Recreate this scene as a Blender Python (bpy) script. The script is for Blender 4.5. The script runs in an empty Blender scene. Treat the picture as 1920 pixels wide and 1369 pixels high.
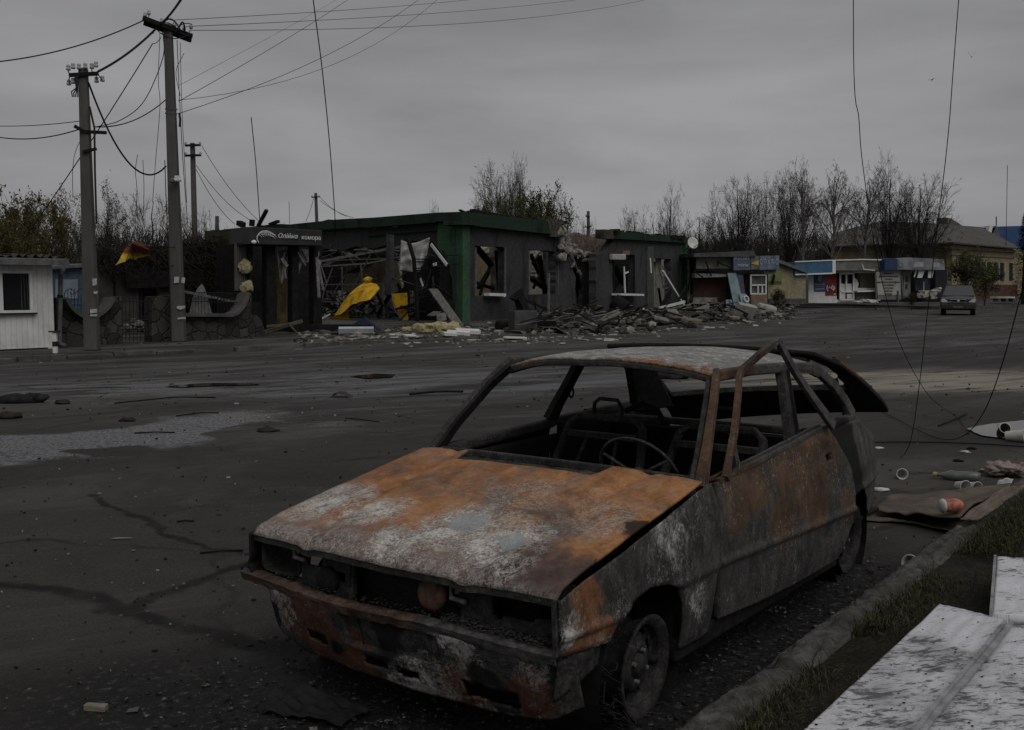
import bpy, bmesh, math, random
from mathutils import Vector, Matrix, noise as mnoise
R = math.radians
sc = bpy.context.scene
COL = sc.collection
# ------------------------------------------------------------------ camera
F_PX, EYE, HORIZ = 1900.0, 1.575, 538.0
PITCH = math.atan((684.5-HORIZ)/F_PX)
cam_d = bpy.data.cameras.new('camera'); cam = bpy.data.objects.new('camera', cam_d); COL.objects.link(cam)
cam_d.sensor_width = 36; cam_d.lens = 36*F_PX/1920; cam_d.clip_start = .05; cam_d.clip_end = 3000
cam.location = (0, 0, EYE); cam.rotation_euler = (R(90)-PITCH, 0, 0)
sc.camera = cam
# ------------------------------------------------------------------ sky and sun (overcast)
SUN_EL, SUN_AZ = R(52), R(152)
w = bpy.data.worlds.new('World'); sc.world = w; w.use_nodes = True
wt = w.node_tree; wt.nodes.clear()
def wn(t, **k):
    n = wt.nodes.new(t)
    for a, b in k.items(): setattr(n, a, b)
    return n
wo = wn('ShaderNodeOutputWorld'); bg = wn('ShaderNodeBackground'); bg.inputs['Strength'].default_value = .1
sky = wn('ShaderNodeTexSky', sky_type='NISHITA', sun_disc=False, sun_elevation=SUN_EL, sun_rotation=SUN_AZ, air_density=1.6, dust_density=4.0)
hsv = wn('ShaderNodeHueSaturation'); hsv.inputs['Saturation'].default_value = .12; hsv.inputs['Value'].default_value = .3
wt.links.new(sky.outputs[0], hsv.inputs['Color'])
tc = wn('ShaderNodeTexCoord'); mp = wn('ShaderNodeMapping'); mp.inputs['Scale'].default_value = (1.0, .55, 4.2); mp.inputs['Rotation'].default_value = (0, R(10), 0)
wt.links.new(tc.outputs['Generated'], mp.inputs['Vector'])
cn = wn('ShaderNodeTexNoise'); cn.inputs['Scale'].default_value = 2.3; cn.inputs['Detail'].default_value = 5; cn.inputs['Roughness'].default_value = .5; cn.inputs['Distortion'].default_value = .25
wt.links.new(mp.outputs[0], cn.inputs['Vector'])
cr = wn('ShaderNodeValToRGB'); cr.color_ramp.elements[0].position = .33; cr.color_ramp.elements[1].position = .67
cr.color_ramp.elements[0].color = (2.18, 2.185, 2.24, 1); cr.color_ramp.elements[1].color = (3.55, 3.56, 3.67, 1)
wt.links.new(cn.outputs[0], cr.inputs[0])
sx = wn('ShaderNodeSeparateXYZ'); wt.links.new(tc.outputs['Generated'], sx.inputs[0])
er = wn('ShaderNodeValToRGB'); er.color_ramp.interpolation = 'B_SPLINE'
for p, v in ((0, 1.0), (.08, 1.08), (.18, 1.0), (.28, .93), (.5, 1.05), (1, 1.3)):
    e = er.color_ramp.elements.new(p); e.color = (v, v, v, 1)
er.color_ramp.elements.remove(er.color_ramp.elements[-1]); er.color_ramp.elements.remove(er.color_ramp.elements[0])
wt.links.new(sx.outputs[2], er.inputs[0])
mu = wn('ShaderNodeMixRGB', blend_type='MULTIPLY'); mu.inputs[0].default_value = 1
wt.links.new(cr.outputs[0], mu.inputs[1]); wt.links.new(er.outputs[0], mu.inputs[2])
mx = wn('ShaderNodeMixRGB'); mx.inputs[0].default_value = .85
wt.links.new(hsv.outputs[0], mx.inputs[1]); wt.links.new(mu.outputs[0], mx.inputs[2])
wt.links.new(mx.outputs[0], bg.inputs['Color']); wt.links.new(bg.outputs[0], wo.inputs['Surface'])
sun_d = bpy.data.lights.new('sun', 'SUN'); sun_d.energy = 1.1; sun_d.angle = R(55); sun_d.color = (1, .98, .95)
sun = bpy.data.objects.new('sun', sun_d); COL.objects.link(sun); sun.rotation_euler = (R(90)-SUN_EL, 0, R(180)-SUN_AZ)
sun.location = (0, 0, 40)
sc.view_settings.view_transform = 'Standard'; sc.view_settings.look = 'None'; sc.view_settings.exposure = 0; sc.view_settings.gamma = 1
# ------------------------------------------------------------------ projection helpers: pixel of a 1920x1369 frame -> point in the place
cp_, sp_ = math.cos(PITCH), math.sin(PITCH)
def ray(px, py):
    a = (px-960)/F_PX; b = -(py-684.5)/F_PX
    return Vector((a, cp_+b*sp_, -sp_+b*cp_))
def at(px, py, Y):
    r = ray(px, py); t = Y/r.y
    return Vector((0, 0, EYE))+r*t
def gz(px, py, z=0.0):
    r = ray(px, py); t = (z-EYE)/r.z
    return Vector((0, 0, EYE))+r*t
# ------------------------------------------------------------------ mesh helpers
def nz(p, s=1.0, o=0.0): return mnoise.noise(Vector(p)*s+Vector((o, o*1.7, o*.3)))
class MB:
    def __init__(s): s.v = []; s.f = []
    def add(s, vs, fs):
        n = len(s.v); s.v += [tuple(x) for x in vs]; s.f += [tuple(i+n for i in f) for f in fs]; return s
    def box(s, c, d, rot=None, taper=1.0):
        c = Vector(c); h = Vector(d)/2; vs = []
        for z in (-1, 1):
            k = taper if z > 0 else 1
            for x, y in ((-1, -1), (1, -1), (1, 1), (-1, 1)):
                p = Vector((x*h.x*k, y*h.y*k, z*h.z))
                if rot is not None: p = rot @ p
                vs.append(c+p)
        return s.add(vs, [(3, 2, 1, 0), (4, 5, 6, 7), (0, 1, 5, 4), (1, 2, 6, 5), (2, 3, 7, 6), (3, 0, 4, 7)])
    def hexa(s, b, t):       # bottom quad, top quad
        return s.add(list(b)+list(t), [(3, 2, 1, 0), (4, 5, 6, 7), (0, 1, 5, 4), (1, 2, 6, 5), (2, 3, 7, 6), (3, 0, 4, 7)])
    def grid(s, P, nu, nv, skip=None):
        vs = [P(i/nu, j/nv) for j in range(nv+1) for i in range(nu+1)]
        fs = []
        for j in range(nv):
            for i in range(nu):
                if skip and skip((i+.5)/nu, (j+.5)/nv): continue
                a = j*(nu+1)+i; fs.append((a, a+1, a+nu+2, a+nu+1))
        return s.add(vs, fs)
    def tube(s, path, r, n=6, cap=True):
        path = [Vector(p) for p in path]; m = len(path)
        rs = r if isinstance(r, (list, tuple)) else [r]*m
        vs = []; prev = None
        for i, p in enumerate(path):
            t = (path[min(i+1, m-1)]-path[max(i-1, 0)])
            if t.length < 1e-9: t = Vector((0, 0, 1))
            t.normalize()
            if prev is None:
                a = Vector((0, 0, 1)) if abs(t.z) < .9 else Vector((1, 0, 0))
                prev = t.cross(a).normalized()
            u = (prev-t*prev.dot(t))
            if u.length < 1e-6: u = t.orthogonal()
            u.normalize(); prev = u; b = t.cross(u)
            for k in range(n):
                q = 2*math.pi*k/n
                vs.append(p+(u*math.cos(q)+b*math.sin(q))*rs[i])
        fs = []
        for i in range(m-1):
            for k in range(n):
                k2 = (k+1) % n
                fs.append((i*n+k, i*n+k2, (i+1)*n+k2, (i+1)*n+k))
        if cap and n > 2: fs += [tuple(range(n-1, -1, -1)), tuple((m-1)*n+k for k in range(n))]
        return s.add(vs, fs)
    def bar(s, path, wd, th, up=(0, 0, 1)):      # rectangular section along a path; wd across, th along 'up'
        path = [Vector(p) for p in path]; m = len(path); up0 = Vector(up); vs = []
        wds = wd if isinstance(wd, (list, tuple)) else [wd]*m
        ths = th if isinstance(th, (list, tuple)) else [th]*m
        for i, p in enumerate(path):
            t = (path[min(i+1, m-1)]-path[max(i-1, 0)]).normalized()
            sd = t.cross(up0)
            if sd.length < 1e-4: sd = t.orthogonal()
            sd.normalize(); u = sd.cross(t).normalized()
            for a, b in ((-1, -1), (1, -1), (1, 1), (-1, 1)):
                vs.append(p+sd*a*wds[i]/2+u*b*ths[i]/2)
        fs = [(3, 2, 1, 0), tuple((m-1)*4+k for k in range(4))]
        for i in range(m-1):
            for k in range(4):
                k2 = (k+1) % 4
                fs.append((i*4+k, i*4+k2, (i+1)*4+k2, (i+1)*4+k))
        return s.add(vs, fs)
    def lathe(s, prof, o=(0, 0, 0), ax=(0, 0, 1), n=24, skip=None, close=False):
        ax = Vector(ax).normalized(); u = ax.orthogonal().normalized(); b = ax.cross(u); o = Vector(o)
        m = len(prof); vs = []
        for r_, h in prof:
            for k in range(n):
                q = 2*math.pi*k/n; vs.append(o+ax*h+(u*math.cos(q)+b*math.sin(q))*r_)
        fs = []
        for i in range(m-1):
            for k in range(n):
                if skip and skip(i, k): continue
                k2 = (k+1) % n; fs.append((i*n+k, i*n+k2, (i+1)*n+k2, (i+1)*n+k))
        if close: fs += [tuple(range(n-1, -1, -1)), tuple((m-1)*n+k for k in range(n))]
        return s.add(vs, fs)
    def prism(s, pts, off):   # polygon of 3D points extruded by vector off
        pts = [Vector(p) for p in pts]; off = Vector(off); n = len(pts)
        return s.add(pts+[p+off for p in pts], [tuple(range(n-1, -1, -1)), tuple(range(n, 2*n))]+[(k, (k+1) % n, n+(k+1) % n, n+k) for k in range(n)])
    def blob(s, c, r, seed=0, n=1, sq=(1, 1, 1), amp=.35, rough=2.0):
        bm = bmesh.new(); bmesh.ops.create_icosphere(bm, subdivisions=n, radius=1)
        vs = []
        for v in bm.verts:
            d = v.co.normalized(); k = 1+amp*nz(d, rough, seed*3.1+.5)
            vs.append((c[0]+d.x*r*sq[0]*k, c[1]+d.y*r*sq[1]*k, c[2]+d.z*r*sq[2]*k))
        bm.verts.index_update()
        fs = [tuple(v.index for v in f.verts) for f in bm.faces]; bm.free()
        return s.add(vs, fs)
    def build(s, name, m, parent=None, smooth=False, bevel=0, solid=0, off=-1, jit=0, jsc=8, loc=None):
        if jit:
            s.v = [(x+jit*nz((x, y, z), jsc, 1), y+jit*nz((x, y, z), jsc, 7), z+jit*nz((x, y, z), jsc, 13)) for x, y, z in s.v]
        me = bpy.data.meshes.new(name); me.from_pydata(s.v, [], s.f); me.update()
        bm = bmesh.new(); bm.from_mesh(me); bmesh.ops.recalc_face_normals(bm, faces=bm.faces); bm.to_mesh(me); bm.free()
        if smooth: me.shade_smooth()
        o = bpy.data.objects.new(name, me); COL.objects.link(o)
        if m is not None: me.materials.append(m)
        if parent is not None: o.parent = parent
        if loc is not None: o.location = loc
        if solid:
            md = o.modifiers.new('thickness', 'SOLIDIFY'); md.thickness = solid; md.offset = off
        if bevel:
            md = o.modifiers.new('edge', 'BEVEL'); md.width = bevel; md.segments = 2; md.limit_method = 'ANGLE'; md.angle_limit = R(40)
        if smooth and (bevel or solid):
            pass
        return o
def tag(o, label=None, cat=None, group=None, kind=None):
    if label: o['label'] = label
    if cat: o['category'] = cat
    if group: o['group'] = group
    if kind: o['kind'] = kind
    return o
def thing(name, label, cat, loc=(0, 0, 0), rz=0, group=None):
    o = bpy.data.objects.new(name, None); COL.objects.link(o); o.empty_display_size = .2
    o.location = loc; o.rotation_euler = (0, 0, rz)
    return tag(o, label, cat, group)
def copy_tree(o, parent=None):
    c = o.copy(); COL.objects.link(c); c.parent = parent
    for ch in list(o.children): copy_tree(ch, c)
    return c
def text_mb(s, size, to_world, depth=.01, shear=0, font_bold=False, outline=0):
    cu = bpy.data.curves.new('t', 'FONT'); cu.body = s; cu.size = size; cu.extrude = depth/2; cu.shear = shear; cu.align_x = 'CENTER'; cu.align_y = 'CENTER'; cu.resolution_u = 3
    cu.offset = outline
    o = bpy.data.objects.new('t', cu); COL.objects.link(o)
    dg = bpy.context.evaluated_depsgraph_get(); me = o.evaluated_get(dg).to_mesh()
    mb = MB(); mb.add([to_world @ v.co for v in me.vertices], [tuple(p.vertices) for p in me.polygons])
    o.evaluated_get(dg).to_mesh_clear(); bpy.data.objects.remove(o); bpy.data.curves.remove(cu)
    return mb
# ------------------------------------------------------------------ material helpers
class N:
    def __init__(s, name):
        s.m = bpy.data.materials.new(name); s.m.use_nodes = True; s.t = s.m.node_tree; s.t.nodes.clear()
        s.o = s.n('ShaderNodeOutputMaterial'); s.b = s.n('ShaderNodeBsdfPrincipled'); s.t.links.new(s.b.outputs[0], s.o.inputs[0])
        s.tc = s.n('ShaderNodeTexCoord'); s.obj = s.tc.outputs['Object']
        s.b.inputs['Specular IOR Level'].default_value = .12
    def n(s, t, **k):
        x = s.t.nodes.new(t)
        for a, b in k.items(): setattr(x, a, b)
        return x
    def put(s, sock, v):
        if isinstance(v, bpy.types.NodeSocket): s.t.links.new(v, sock)
        elif isinstance(v, (tuple, list)) and len(v) == 3 and sock.type == 'RGBA': sock.default_value = (*v, 1)
        else: sock.default_value = v
    def world(s): return s.n('ShaderNodeNewGeometry').outputs['Position']
    def map(s, vec, scale=(1, 1, 1), loc=(0, 0, 0), rot=(0, 0, 0)):
        x = s.n('ShaderNodeMapping'); s.put(x.inputs[0], vec); x.inputs['Scale'].default_value = scale; x.inputs['Location'].default_value = loc; x.inputs['Rotation'].default_value = rot
        return x.outputs[0]
    def smap(s, vec, scale, deg): return s.map(s.map(vec, rot=(0, 0, R(-deg))), scale)     # stretch along a turned axis
    def noise(s, vec, scale, detail=4, rough=.55, dist=0, col=False):
        x = s.n('ShaderNodeTexNoise'); s.put(x.inputs['Vector'], vec); x.inputs['Scale'].default_value = scale; x.inputs['Detail'].default_value = detail
        x.inputs['Roughness'].default_value = rough; x.inputs['Distortion'].default_value = dist
        return x.outputs[1 if col else 0]
    def vor(s, vec, scale, feature='F1', rnd=1, out=0):
        x = s.n('ShaderNodeTexVoronoi', feature=feature); s.put(x.inputs['Vector'], vec); x.inputs['Scale'].default_value = scale; x.inputs['Randomness'].default_value = rnd
        return x.outputs[out]
    def math(s, op, a, b=0.0, c=None, clamp=False):
        x = s.n('ShaderNodeMath', operation=op, use_clamp=clamp); s.put(x.inputs[0], a); s.put(x.inputs[1], b)
        if c is not None: s.put(x.inputs[2], c)
        return x.outputs[0]
    def vm(s, op, a, b, out=0):
        x = s.n('ShaderNodeVectorMath', operation=op); s.put(x.inputs[0], a); s.put(x.inputs[1], b); return x.outputs[out]
    def rng(s, v, a, b, c=0.0, d=1.0, smooth=True):
        x = s.n('ShaderNodeMapRange', interpolation_type='SMOOTHSTEP' if smooth else 'LINEAR')
        s.put(x.inputs['Value'], v); x.inputs['From Min'].default_value = a; x.inputs['From Max'].default_value = b; x.inputs['To Min'].default_value = c; x.inputs['To Max'].default_value = d
        return x.outputs[0]
    def ramp(s, f, stops, interp='LINEAR'):
        x = s.n('ShaderNodeValToRGB'); r = x.color_ramp; r.interpolation = interp; s.put(x.inputs[0], f)
        while len(r.elements) > 1: r.elements.remove(r.elements[-1])
        for i, (p, c) in enumerate(stops):
            e = r.elements[0] if i == 0 else r.elements.new(p)
            e.position = p; e.color = (*c, 1) if isinstance(c, tuple) else (c, c, c, 1)
        return x.outputs[0]
    def mix(s, f, a, b, bl='MIX'):
        x = s.n('ShaderNodeMixRGB', blend_type=bl); s.put(x.inputs[0], f); s.put(x.inputs[1], a); s.put(x.inputs[2], b); return x.outputs[0]
    def jitter(s, vec, scale, amp):   # vector displaced by noise
        nn = s.noise(vec, scale, 3, .6, 0, True)
        d = s.vm('SUBTRACT', nn, (.5, .5, .5)); x = s.n('ShaderNodeVectorMath', operation='SCALE'); s.put(x.inputs[0], d); x.inputs['Scale'].default_value = amp
        return s.vm('ADD', vec, x.outputs[0])
    def zone(s, vec, pts):            # union of soft spheres (centre, radius)
        out = None
        for c, r_ in pts:
            d = s.vm('DISTANCE', vec, c, 1); k = s.rng(d, r_, r_*.35)
            out = k if out is None else s.math('MAXIMUM', out, k)
        return out
    def seg(s, vec, a, b, wd):        # soft line between two points of the ground
        a = Vector(a); b = Vector(b); L = (b-a).length; ang = math.atan2(b.y-a.y, b.x-a.x)
        v = s.vm('SUBTRACT', vec, tuple(a)); x = s.n('ShaderNodeVectorRotate', rotation_type='Z_AXIS'); s.put(x.inputs[0], v); x.inputs['Angle'].default_value = -ang
        sp = s.n('ShaderNodeSeparateXYZ'); s.put(sp.inputs[0], x.outputs[0])
        dx = s.math('SUBTRACT', sp.outputs[0], s.n2clamp(sp.outputs[0], L))
        d = s.math('SQRT', s.math('ADD', s.math('MULTIPLY', dx, dx), s.math('MULTIPLY', sp.outputs[1], sp.outputs[1])))
        return s.rng(d, wd, wd*.3)
    def n2clamp(s, v, L): return s.math('MINIMUM', s.math('MAXIMUM', v, 0.0), L)
    def bump(s, h, st=.3, d=.01):
        x = s.n('ShaderNodeBump'); s.put(x.inputs['Height'], h); x.inputs['Strength'].default_value = st; x.inputs['Distance'].default_value = d; s.put(s.b.inputs['Normal'], x.outputs[0]); return s
    def done(s, col, rough=.8, metal=0.0):
        s.put(s.b.inputs['Base Color'], col); s.put(s.b.inputs['Roughness'], rough); s.put(s.b.inputs['Metallic'], metal); return s.m
_mc = {}
def simple(name, c, var=.35, scale=6, rough=.8, dirt=.0, bump=.15, world=False, metal=0.0, stretch=(1, 1, 1)):
    """one coloured surface with mottling, fine grain and (optional) dirt blotches"""
    if name in _mc: return _mc[name]
    n = N(name); v = n.world() if world else n.obj
    v = n.map(v, stretch)
    a = n.noise(v, scale, 5, .6); f = n.noise(v, scale*9, 3, .6)
    lo = tuple(x*(1-var) for x in c); hi = tuple(min(1, x*(1+var)) for x in c)
    col = n.mix(n.rng(a, .3, .7), lo, hi)
    col = n.mix(n.rng(f, .35, .75, 0, .35), col, tuple(x*.55 for x in c))
    if dirt:
        d = n.noise(v, scale*.6, 6, .7, .6); col = n.mix(n.rng(d, .5, .68, 0, dirt), col, (.02, .018, .016))
    if bump: n.bump(n.math('ADD', a, n.math('MULTIPLY', f, .4)), bump, .01)
    _mc[name] = n.done(col, rough, metal); return _mc[name]
def burnt(name, base=(.03, .10), rust=(), ash=(), rust_amt=0.0, ash_amt=0.0, fleck=0.0, soot_shade=(), streak=(1, 1, 1), soft=0, rustc=((.05, .02, .01), (.16, .06, .022), (.36, .145, .048))):
    """burnt sheet steel: grey scale base, rust zones, flaking ash zones, soot zones, all in the part's own coordinates"""
    n = N(name); v = n.obj; vs = n.map(v, streak); j = n.jitter(n.jitter(v, 3.2, .34), 14, .08)
    big = n.noise(v, 3.5, 6, .65, .4); mid = n.noise(vs, 15, 7, .72, .5); fine = n.noise(v, 80, 5, .75); grit = n.noise(v, 240, 3, .8)
    g1 = n.math('SUBTRACT', mid, .5); g2 = n.math('SUBTRACT', fine, .5); g3 = n.math('SUBTRACT', grit, .5)
    rough_ = n.math('ADD', n.math('MULTIPLY', g1, 1.5), n.math('ADD', n.math('MULTIPLY', g2, 1.1), n.math('MULTIPLY', g3, .7)))
    b0, b1 = base
    col = n.ramp(n.math('ADD', n.math('MULTIPLY', mid, .6), n.math('MULTIPLY', fine, .4)), [(.30, (b0*.6, b0*.58, b0*.57)), (.47, (b0*1.3, b0*1.26, b0*1.22)), (.62, (b1, b1*.97, b1*.93))])
    rn = n.math('ADD', n.math('MULTIPLY', big, .35), n.math('ADD', n.math('MULTIPLY', mid, .35), n.math('ADD', n.math('MULTIPLY', fine, .2), n.math('MULTIPLY', grit, .1))))
    rcol = n.ramp(rn, [(.36, rustc[0]), (.47, rustc[1]), (.60, rustc[2])])
    rcol = n.mix(n.rng(n.noise(v, 6.5, 5, .7, .6), .42, .62, 0, .6), rcol, n.mix(1.0, rcol, (.60, .60, .66), 'MULTIPLY'))
    rm = n.zone(j, rust) if rust else 0.0
    rm = n.math('ADD', rm, n.rng(big, .46, .66, 0, rust_amt))
    rm = n.rng(n.math('ADD', rm, n.math('MULTIPLY', rough_, .62 if not soft else .45)), .26 if not soft else .08, .74 if not soft else 1.0)
    if rust or rust_amt: col = n.mix(rm, col, rcol)
    # ash: dense cores break up into flakes and crackle lines
    crack = n.noise(n.jitter(vs, 30, .03), 30, 8, .8, 2.2); veil = n.noise(vs, 6, 6, .7, .6); ridge = n.math('ABSOLUTE', n.math('SUBTRACT', n.noise(n.jitter(vs, 9, .06), 13, 6, .7, .9), .5))
    am = n.zone(j, ash) if ash else 0.0
    am = n.math('ADD', am, n.rng(veil, .50, .68, 0, ash_amt), clamp=True)
    ln = n.math('MULTIPLY', n.rng(ridge, .030, .006), .55)
    fl = n.math('ADD', n.math('MULTIPLY', am, .26), n.math('ADD', n.math('MULTIPLY', n.math('SUBTRACT', crack, .5), .75), n.math('ADD', n.math('MULTIPLY', g2, .35), n.math('MULTIPLY', n.math('SUBTRACT', veil, .5), .75))))
    fm = n.math('MULTIPLY', n.math('MAXIMUM', n.rng(fl, .15, .29), ln), n.rng(am, .06, .45))
    acol = n.ramp(n.math('ADD', n.math('MULTIPLY', n.noise(v, 19, 5, .7), .7), n.math('MULTIPLY', fine, .3)), [(.34, (.13, .122, .12)), (.5, (.27, .26, .245)), (.64, (.56, .55, .52))])
    col = n.mix(n.math('MULTIPLY', fm, .88), col, acol)
    if fleck:   # scattered flakes of pale scale
        g = n.noise(n.map(v, (streak[0]*1.2, streak[1]*1.2, streak[2]*1.2)), 62, 7, .8, 1.6)
        gm = n.math('MULTIPLY', n.rng(g, .555, .61), n.rng(n.noise(vs, 4.6, 6, .75, .8), .47, .60, 0, fleck))
        col = n.mix(n.math('MULTIPLY', gm, .8), col, (.36, .35, .335))
    if soot_shade:
        col = n.mix(n.math('MULTIPLY', n.rng(n.math('ADD', n.zone(j, soot_shade), n.math('MULTIPLY', rough_, .4)), .2, .7), .93), col, (.009, .0085, .009))
    col = n.mix(n.rng(grit, .5, .72, 0, .5), col, n.mix(1.0, col, (.42, .41, .40), 'MULTIPLY'))
    n.bump(n.math('ADD', n.math('MULTIPLY', mid, .7), n.math('ADD', n.math('MULTIPLY', fm, .5), n.math('MULTIPLY', fine, .45))), .55, .006)
    return n.done(col, n.rng(mid, .3, .7, .62, .92))
# ------------------------------------------------------------------ ground
EDGE = [Vector(p) for p in ((-80, -45), (-12, 19.5), (-8.9, 22.3), (-4.5, 26.7), (2.1, 33), (8.1, 41.4), (16, 56), (25, 70), (45, 82), (120, 100), (400, 140))]
def edge_d(x, y):      # signed distance past the far edge of the street
    best = 1e9; sg = 1
    for a, b in zip(EDGE, EDGE[1:]):
        dx, dy = b.x-a.x, b.y-a.y; L2 = dx*dx+dy*dy
        t = max(0, min(1, ((x-a.x)*dx+(y-a.y)*dy)/L2)); ex, ey = x-a.x-t*dx, y-a.y-t*dy
        d = math.hypot(ex, ey)
        if d < best: best = d; sg = 1 if dx*(y-a.y)-dy*(x-a.x) > 0 else -1
    return best*sg
def ss(a, b, x):
    t = max(0, min(1, (x-a)/(b-a))); return t*t*(3-2*t)
def gh(x, y):
    d = edge_d(x, y)
    return .13*ss(.05, .5, d)+.1*ss(3, 9, d)+.24*ss(12, 40, d)
def G(px, py):         # pixel -> point on the real ground surface
    z = 0.0
    for _ in range(30):
        p = gz(px, py, z); z = z*.4+.6*gh(p.x, p.y)
    return Vector((p.x, p.y, gh(p.x, p.y)))
CAR_X, CAR_Y, CAR_A = -0.075, 4.03, R(-126.3)
CD = Vector((math.cos(CAR_A), math.sin(CAR_A)))      # forward of the burnt car
def c2w(x, y, z=0): return Vector((CAR_X+x*CD.x-y*CD.y, CAR_Y+x*CD.y+y*CD.x, z))

def ground_mat():
    n = N('asphalt'); v = n.world(); j = n.jitter(n.jitter(v, .8, .9), 4, .22)
    big = n.noise(v, .55, 5, .6, .3); mid = n.noise(v, 3.1, 6, .65); fine = n.noise(v, 60, 4, .7); grain = n.noise(v, 190, 3, .8)
    col = n.mix(n.rng(big, .35, .65), (.027, .0258, .0232), (.043, .0408, .0365))
    col = n.mix(n.rng(mid, .35, .68, 0, .55), col, (.056, .0535, .049))
    col = n.mix(n.rng(fine, .4, .66, 0, .6), col, (.022, .021, .020))
    col = n.mix(n.rng(grain, .62, .75, 0, .55), col, (.14, .135, .125))
    rough = n.rng(mid, .3, .7, .72, .9)
    peb = n.vor(v, 120, out=1); col = n.mix(n.rng(peb, .55, 1.0, 0, .42, False), col, (.085, .082, .076)); col = n.mix(n.rng(peb, .35, .0, 0, .45, False), col, (.014, .0135, .013))
    wide = n.noise(n.smap(v, (.5, 1.3, 1), 30), .42, 6, .68, .8); col = n.mix(n.rng(wide, .50, .66, 0, .75), col, n.mix(n.rng(fine, .35, .65), (.050, .0475, .042), (.105, .10, .092))); col = n.mix(n.rng(wide, .48, .34, 0, .5), col, (.019, .0182, .0175))
    # street-wise streaks
    st = n.noise(n.smap(v, (.22, 1.1, 1), 44), 1.0, 6, .65, .5)
    hs = n.noise(n.smap(n.jitter(v, .9, .35), (.34, 1.9, 1), 26), 1.0, 8, .75, .6)
    sep = n.n('ShaderNodeSeparateXYZ'); n.put(sep.inputs[0], v)
    far = n.rng(sep.outputs[1], 12.5, 16)
    col = n.mix(n.math('MULTIPLY', n.rng(st, .44, .66, 0, .75), far), col, (.105, .103, .104))
    def ell(c, rx, ry, ang, soft=.6):
        p = n.map(n.vm('SUBTRACT', j, (c[0], c[1], 0)), (1, 1, 0), rot=(0, 0, R(-ang)))
        p = n.map(p, (1/rx, 1/ry, 0)); return n.rng(n.vm('LENGTH', p, (0, 0, 0), 1), 1.1, soft)
    # damp pale residue and painted wet sheen left of the car, streaked band beyond
    isl = n.noise(n.smap(v, (.55, 1.0, 1), 20), 1.05, 5, .6, .7)
    shp = n.math('ADD', n.math('MULTIPLY', n.math('SUBTRACT', isl, .5), 1.5), n.math('ADD', n.math('MULTIPLY', n.math('SUBTRACT', mid, .5), .7), n.math('MULTIPLY', n.math('SUBTRACT', fine, .5), .55)))
    reg = n.math('MAXIMUM', ell((-4.15, 10.7), 3.0, 1.35, 58, .25), ell((-4.9, 9.4), 1.7, .9, 30, .25))
    isla = n.math('MAXIMUM', ell((-5.0, 11.5), .95, .95, 0, .3), n.math('MAXIMUM', ell((-2.95, 11.0), .36, .95, 0, .3), ell((-4.0, 9.75), .62, .38, 0, .3)))
    f1 = n.rng(n.math('SUBTRACT', n.math('ADD', reg, n.math('MULTIPLY', shp, .8)), n.math('MULTIPLY', isla, 1.0)), .10, .66)
    f2 = n.math('MULTIPLY', n.rng(n.math('ADD', n.math('MULTIPLY', ell((-4.4, 15.9), 5.6, 2.3, 12, .1), .8), n.math('ADD', shp, n.math('MULTIPLY', n.math('SUBTRACT', hs, .5), 1.6))), .45, .75), .6)
    f3 = n.math('MULTIPLY', n.math('MULTIPLY', ell((-1.6, 12.3), 3.2, 1.9, 10, .4), n.rng(hs, .50, .62)), .5)
    gsp = n.noise(n.map(v, (1, .35, 1)), 34, 5, .85)
    damp_sheen = n.math('MULTIPLY', n.math('MAXIMUM', f1, n.math('MAXIMUM', f2, f3)), n.rng(gsp, .36, .58, .25, 1))
    fcol = n.mix(n.rng(gsp, .35, .65), (.07, .07, .076), (.185, .185, .20))
    col = n.mix(n.math('MULTIPLY', damp_sheen, .85), col, fcol)
    rough = n.mix(n.math('MULTIPLY', damp_sheen, .6), rough, (.42, .42, .42))
    band = n.math('MULTIPLY', ell((-2.5, 17.0), 10, 3.4, 8, .5), n.rng(hs, .45, .60))
    col = n.mix(n.math('MULTIPLY', band, .8), col, (.125, .125, .132))  # damp sheen of the band painted as paler streaks
    # pale dry streaks behind the car
    tan = n.math('MULTIPLY', ell((7.8, 17.2), 5.4, 2.3, 6, .5), n.rng(hs, .39, .53))
    col = n.mix(n.math('MULTIPLY', tan, .92), col, (.25, .22, .185))
    dk = n.math('MULTIPLY', ell((9.5, 22.5), 8, 2.6, 28, .5), n.rng(isl, .3, .5)); col = n.mix(n.math('MULTIPLY', dk, .6), col, (.028, .027, .026))
    # tarred cracks
    cj = n.jitter(n.jitter(v, 2.4, .28), 11, .07); ck = None
    for a, b, wd in (((-4.5, 5.75), (-2.4, 5.19), .075), ((-2.4, 5.19), (-1.9, 4.84), .085), ((-1.9, 4.84), (-1.57, 5.54), .075), ((-1.57, 5.54), (-.9, 6.2), .07), ((-1.9, 4.84), (-1.29, 4.43), .09), ((-1.29, 4.43), (-.7, 4.2), .11), ((-3.2, 7.6), (-2.31, 6.54), .05), ((-2.31, 6.54), (-1.86, 6.0), .05), ((-1.86, 6.0), (-1.3, 5.8), .05)):
        k = n.seg(cj, (*a, 0), (*b, 0), wd); ck = k if ck is None else n.math('MAXIMUM', ck, k)
    col = n.mix(n.math('MULTIPLY', ck, n.rng(mid, .25, .6, .42, .85)), col, (.009, .0085, .0085))
    hair = n.vor(n.jitter(v, 1.2, .5), .42, 'DISTANCE_TO_EDGE'); hm = n.math('MULTIPLY', n.rng(hair, .014, .004), n.rng(big, .42, .6)); col = n.mix(n.math('MULTIPLY', hm, .55), col, (.014, .013, .013))
    # soot burnt into the asphalt round the car
    m = c2w(-1.0, .1); sc1 = ell((m.x, m.y), 2.75, 1.35, math.degrees(CAR_A), .55); f = c2w(1.05, -.15); sc2 = ell((f.x, f.y), .95, .72, 30, .35)
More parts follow.
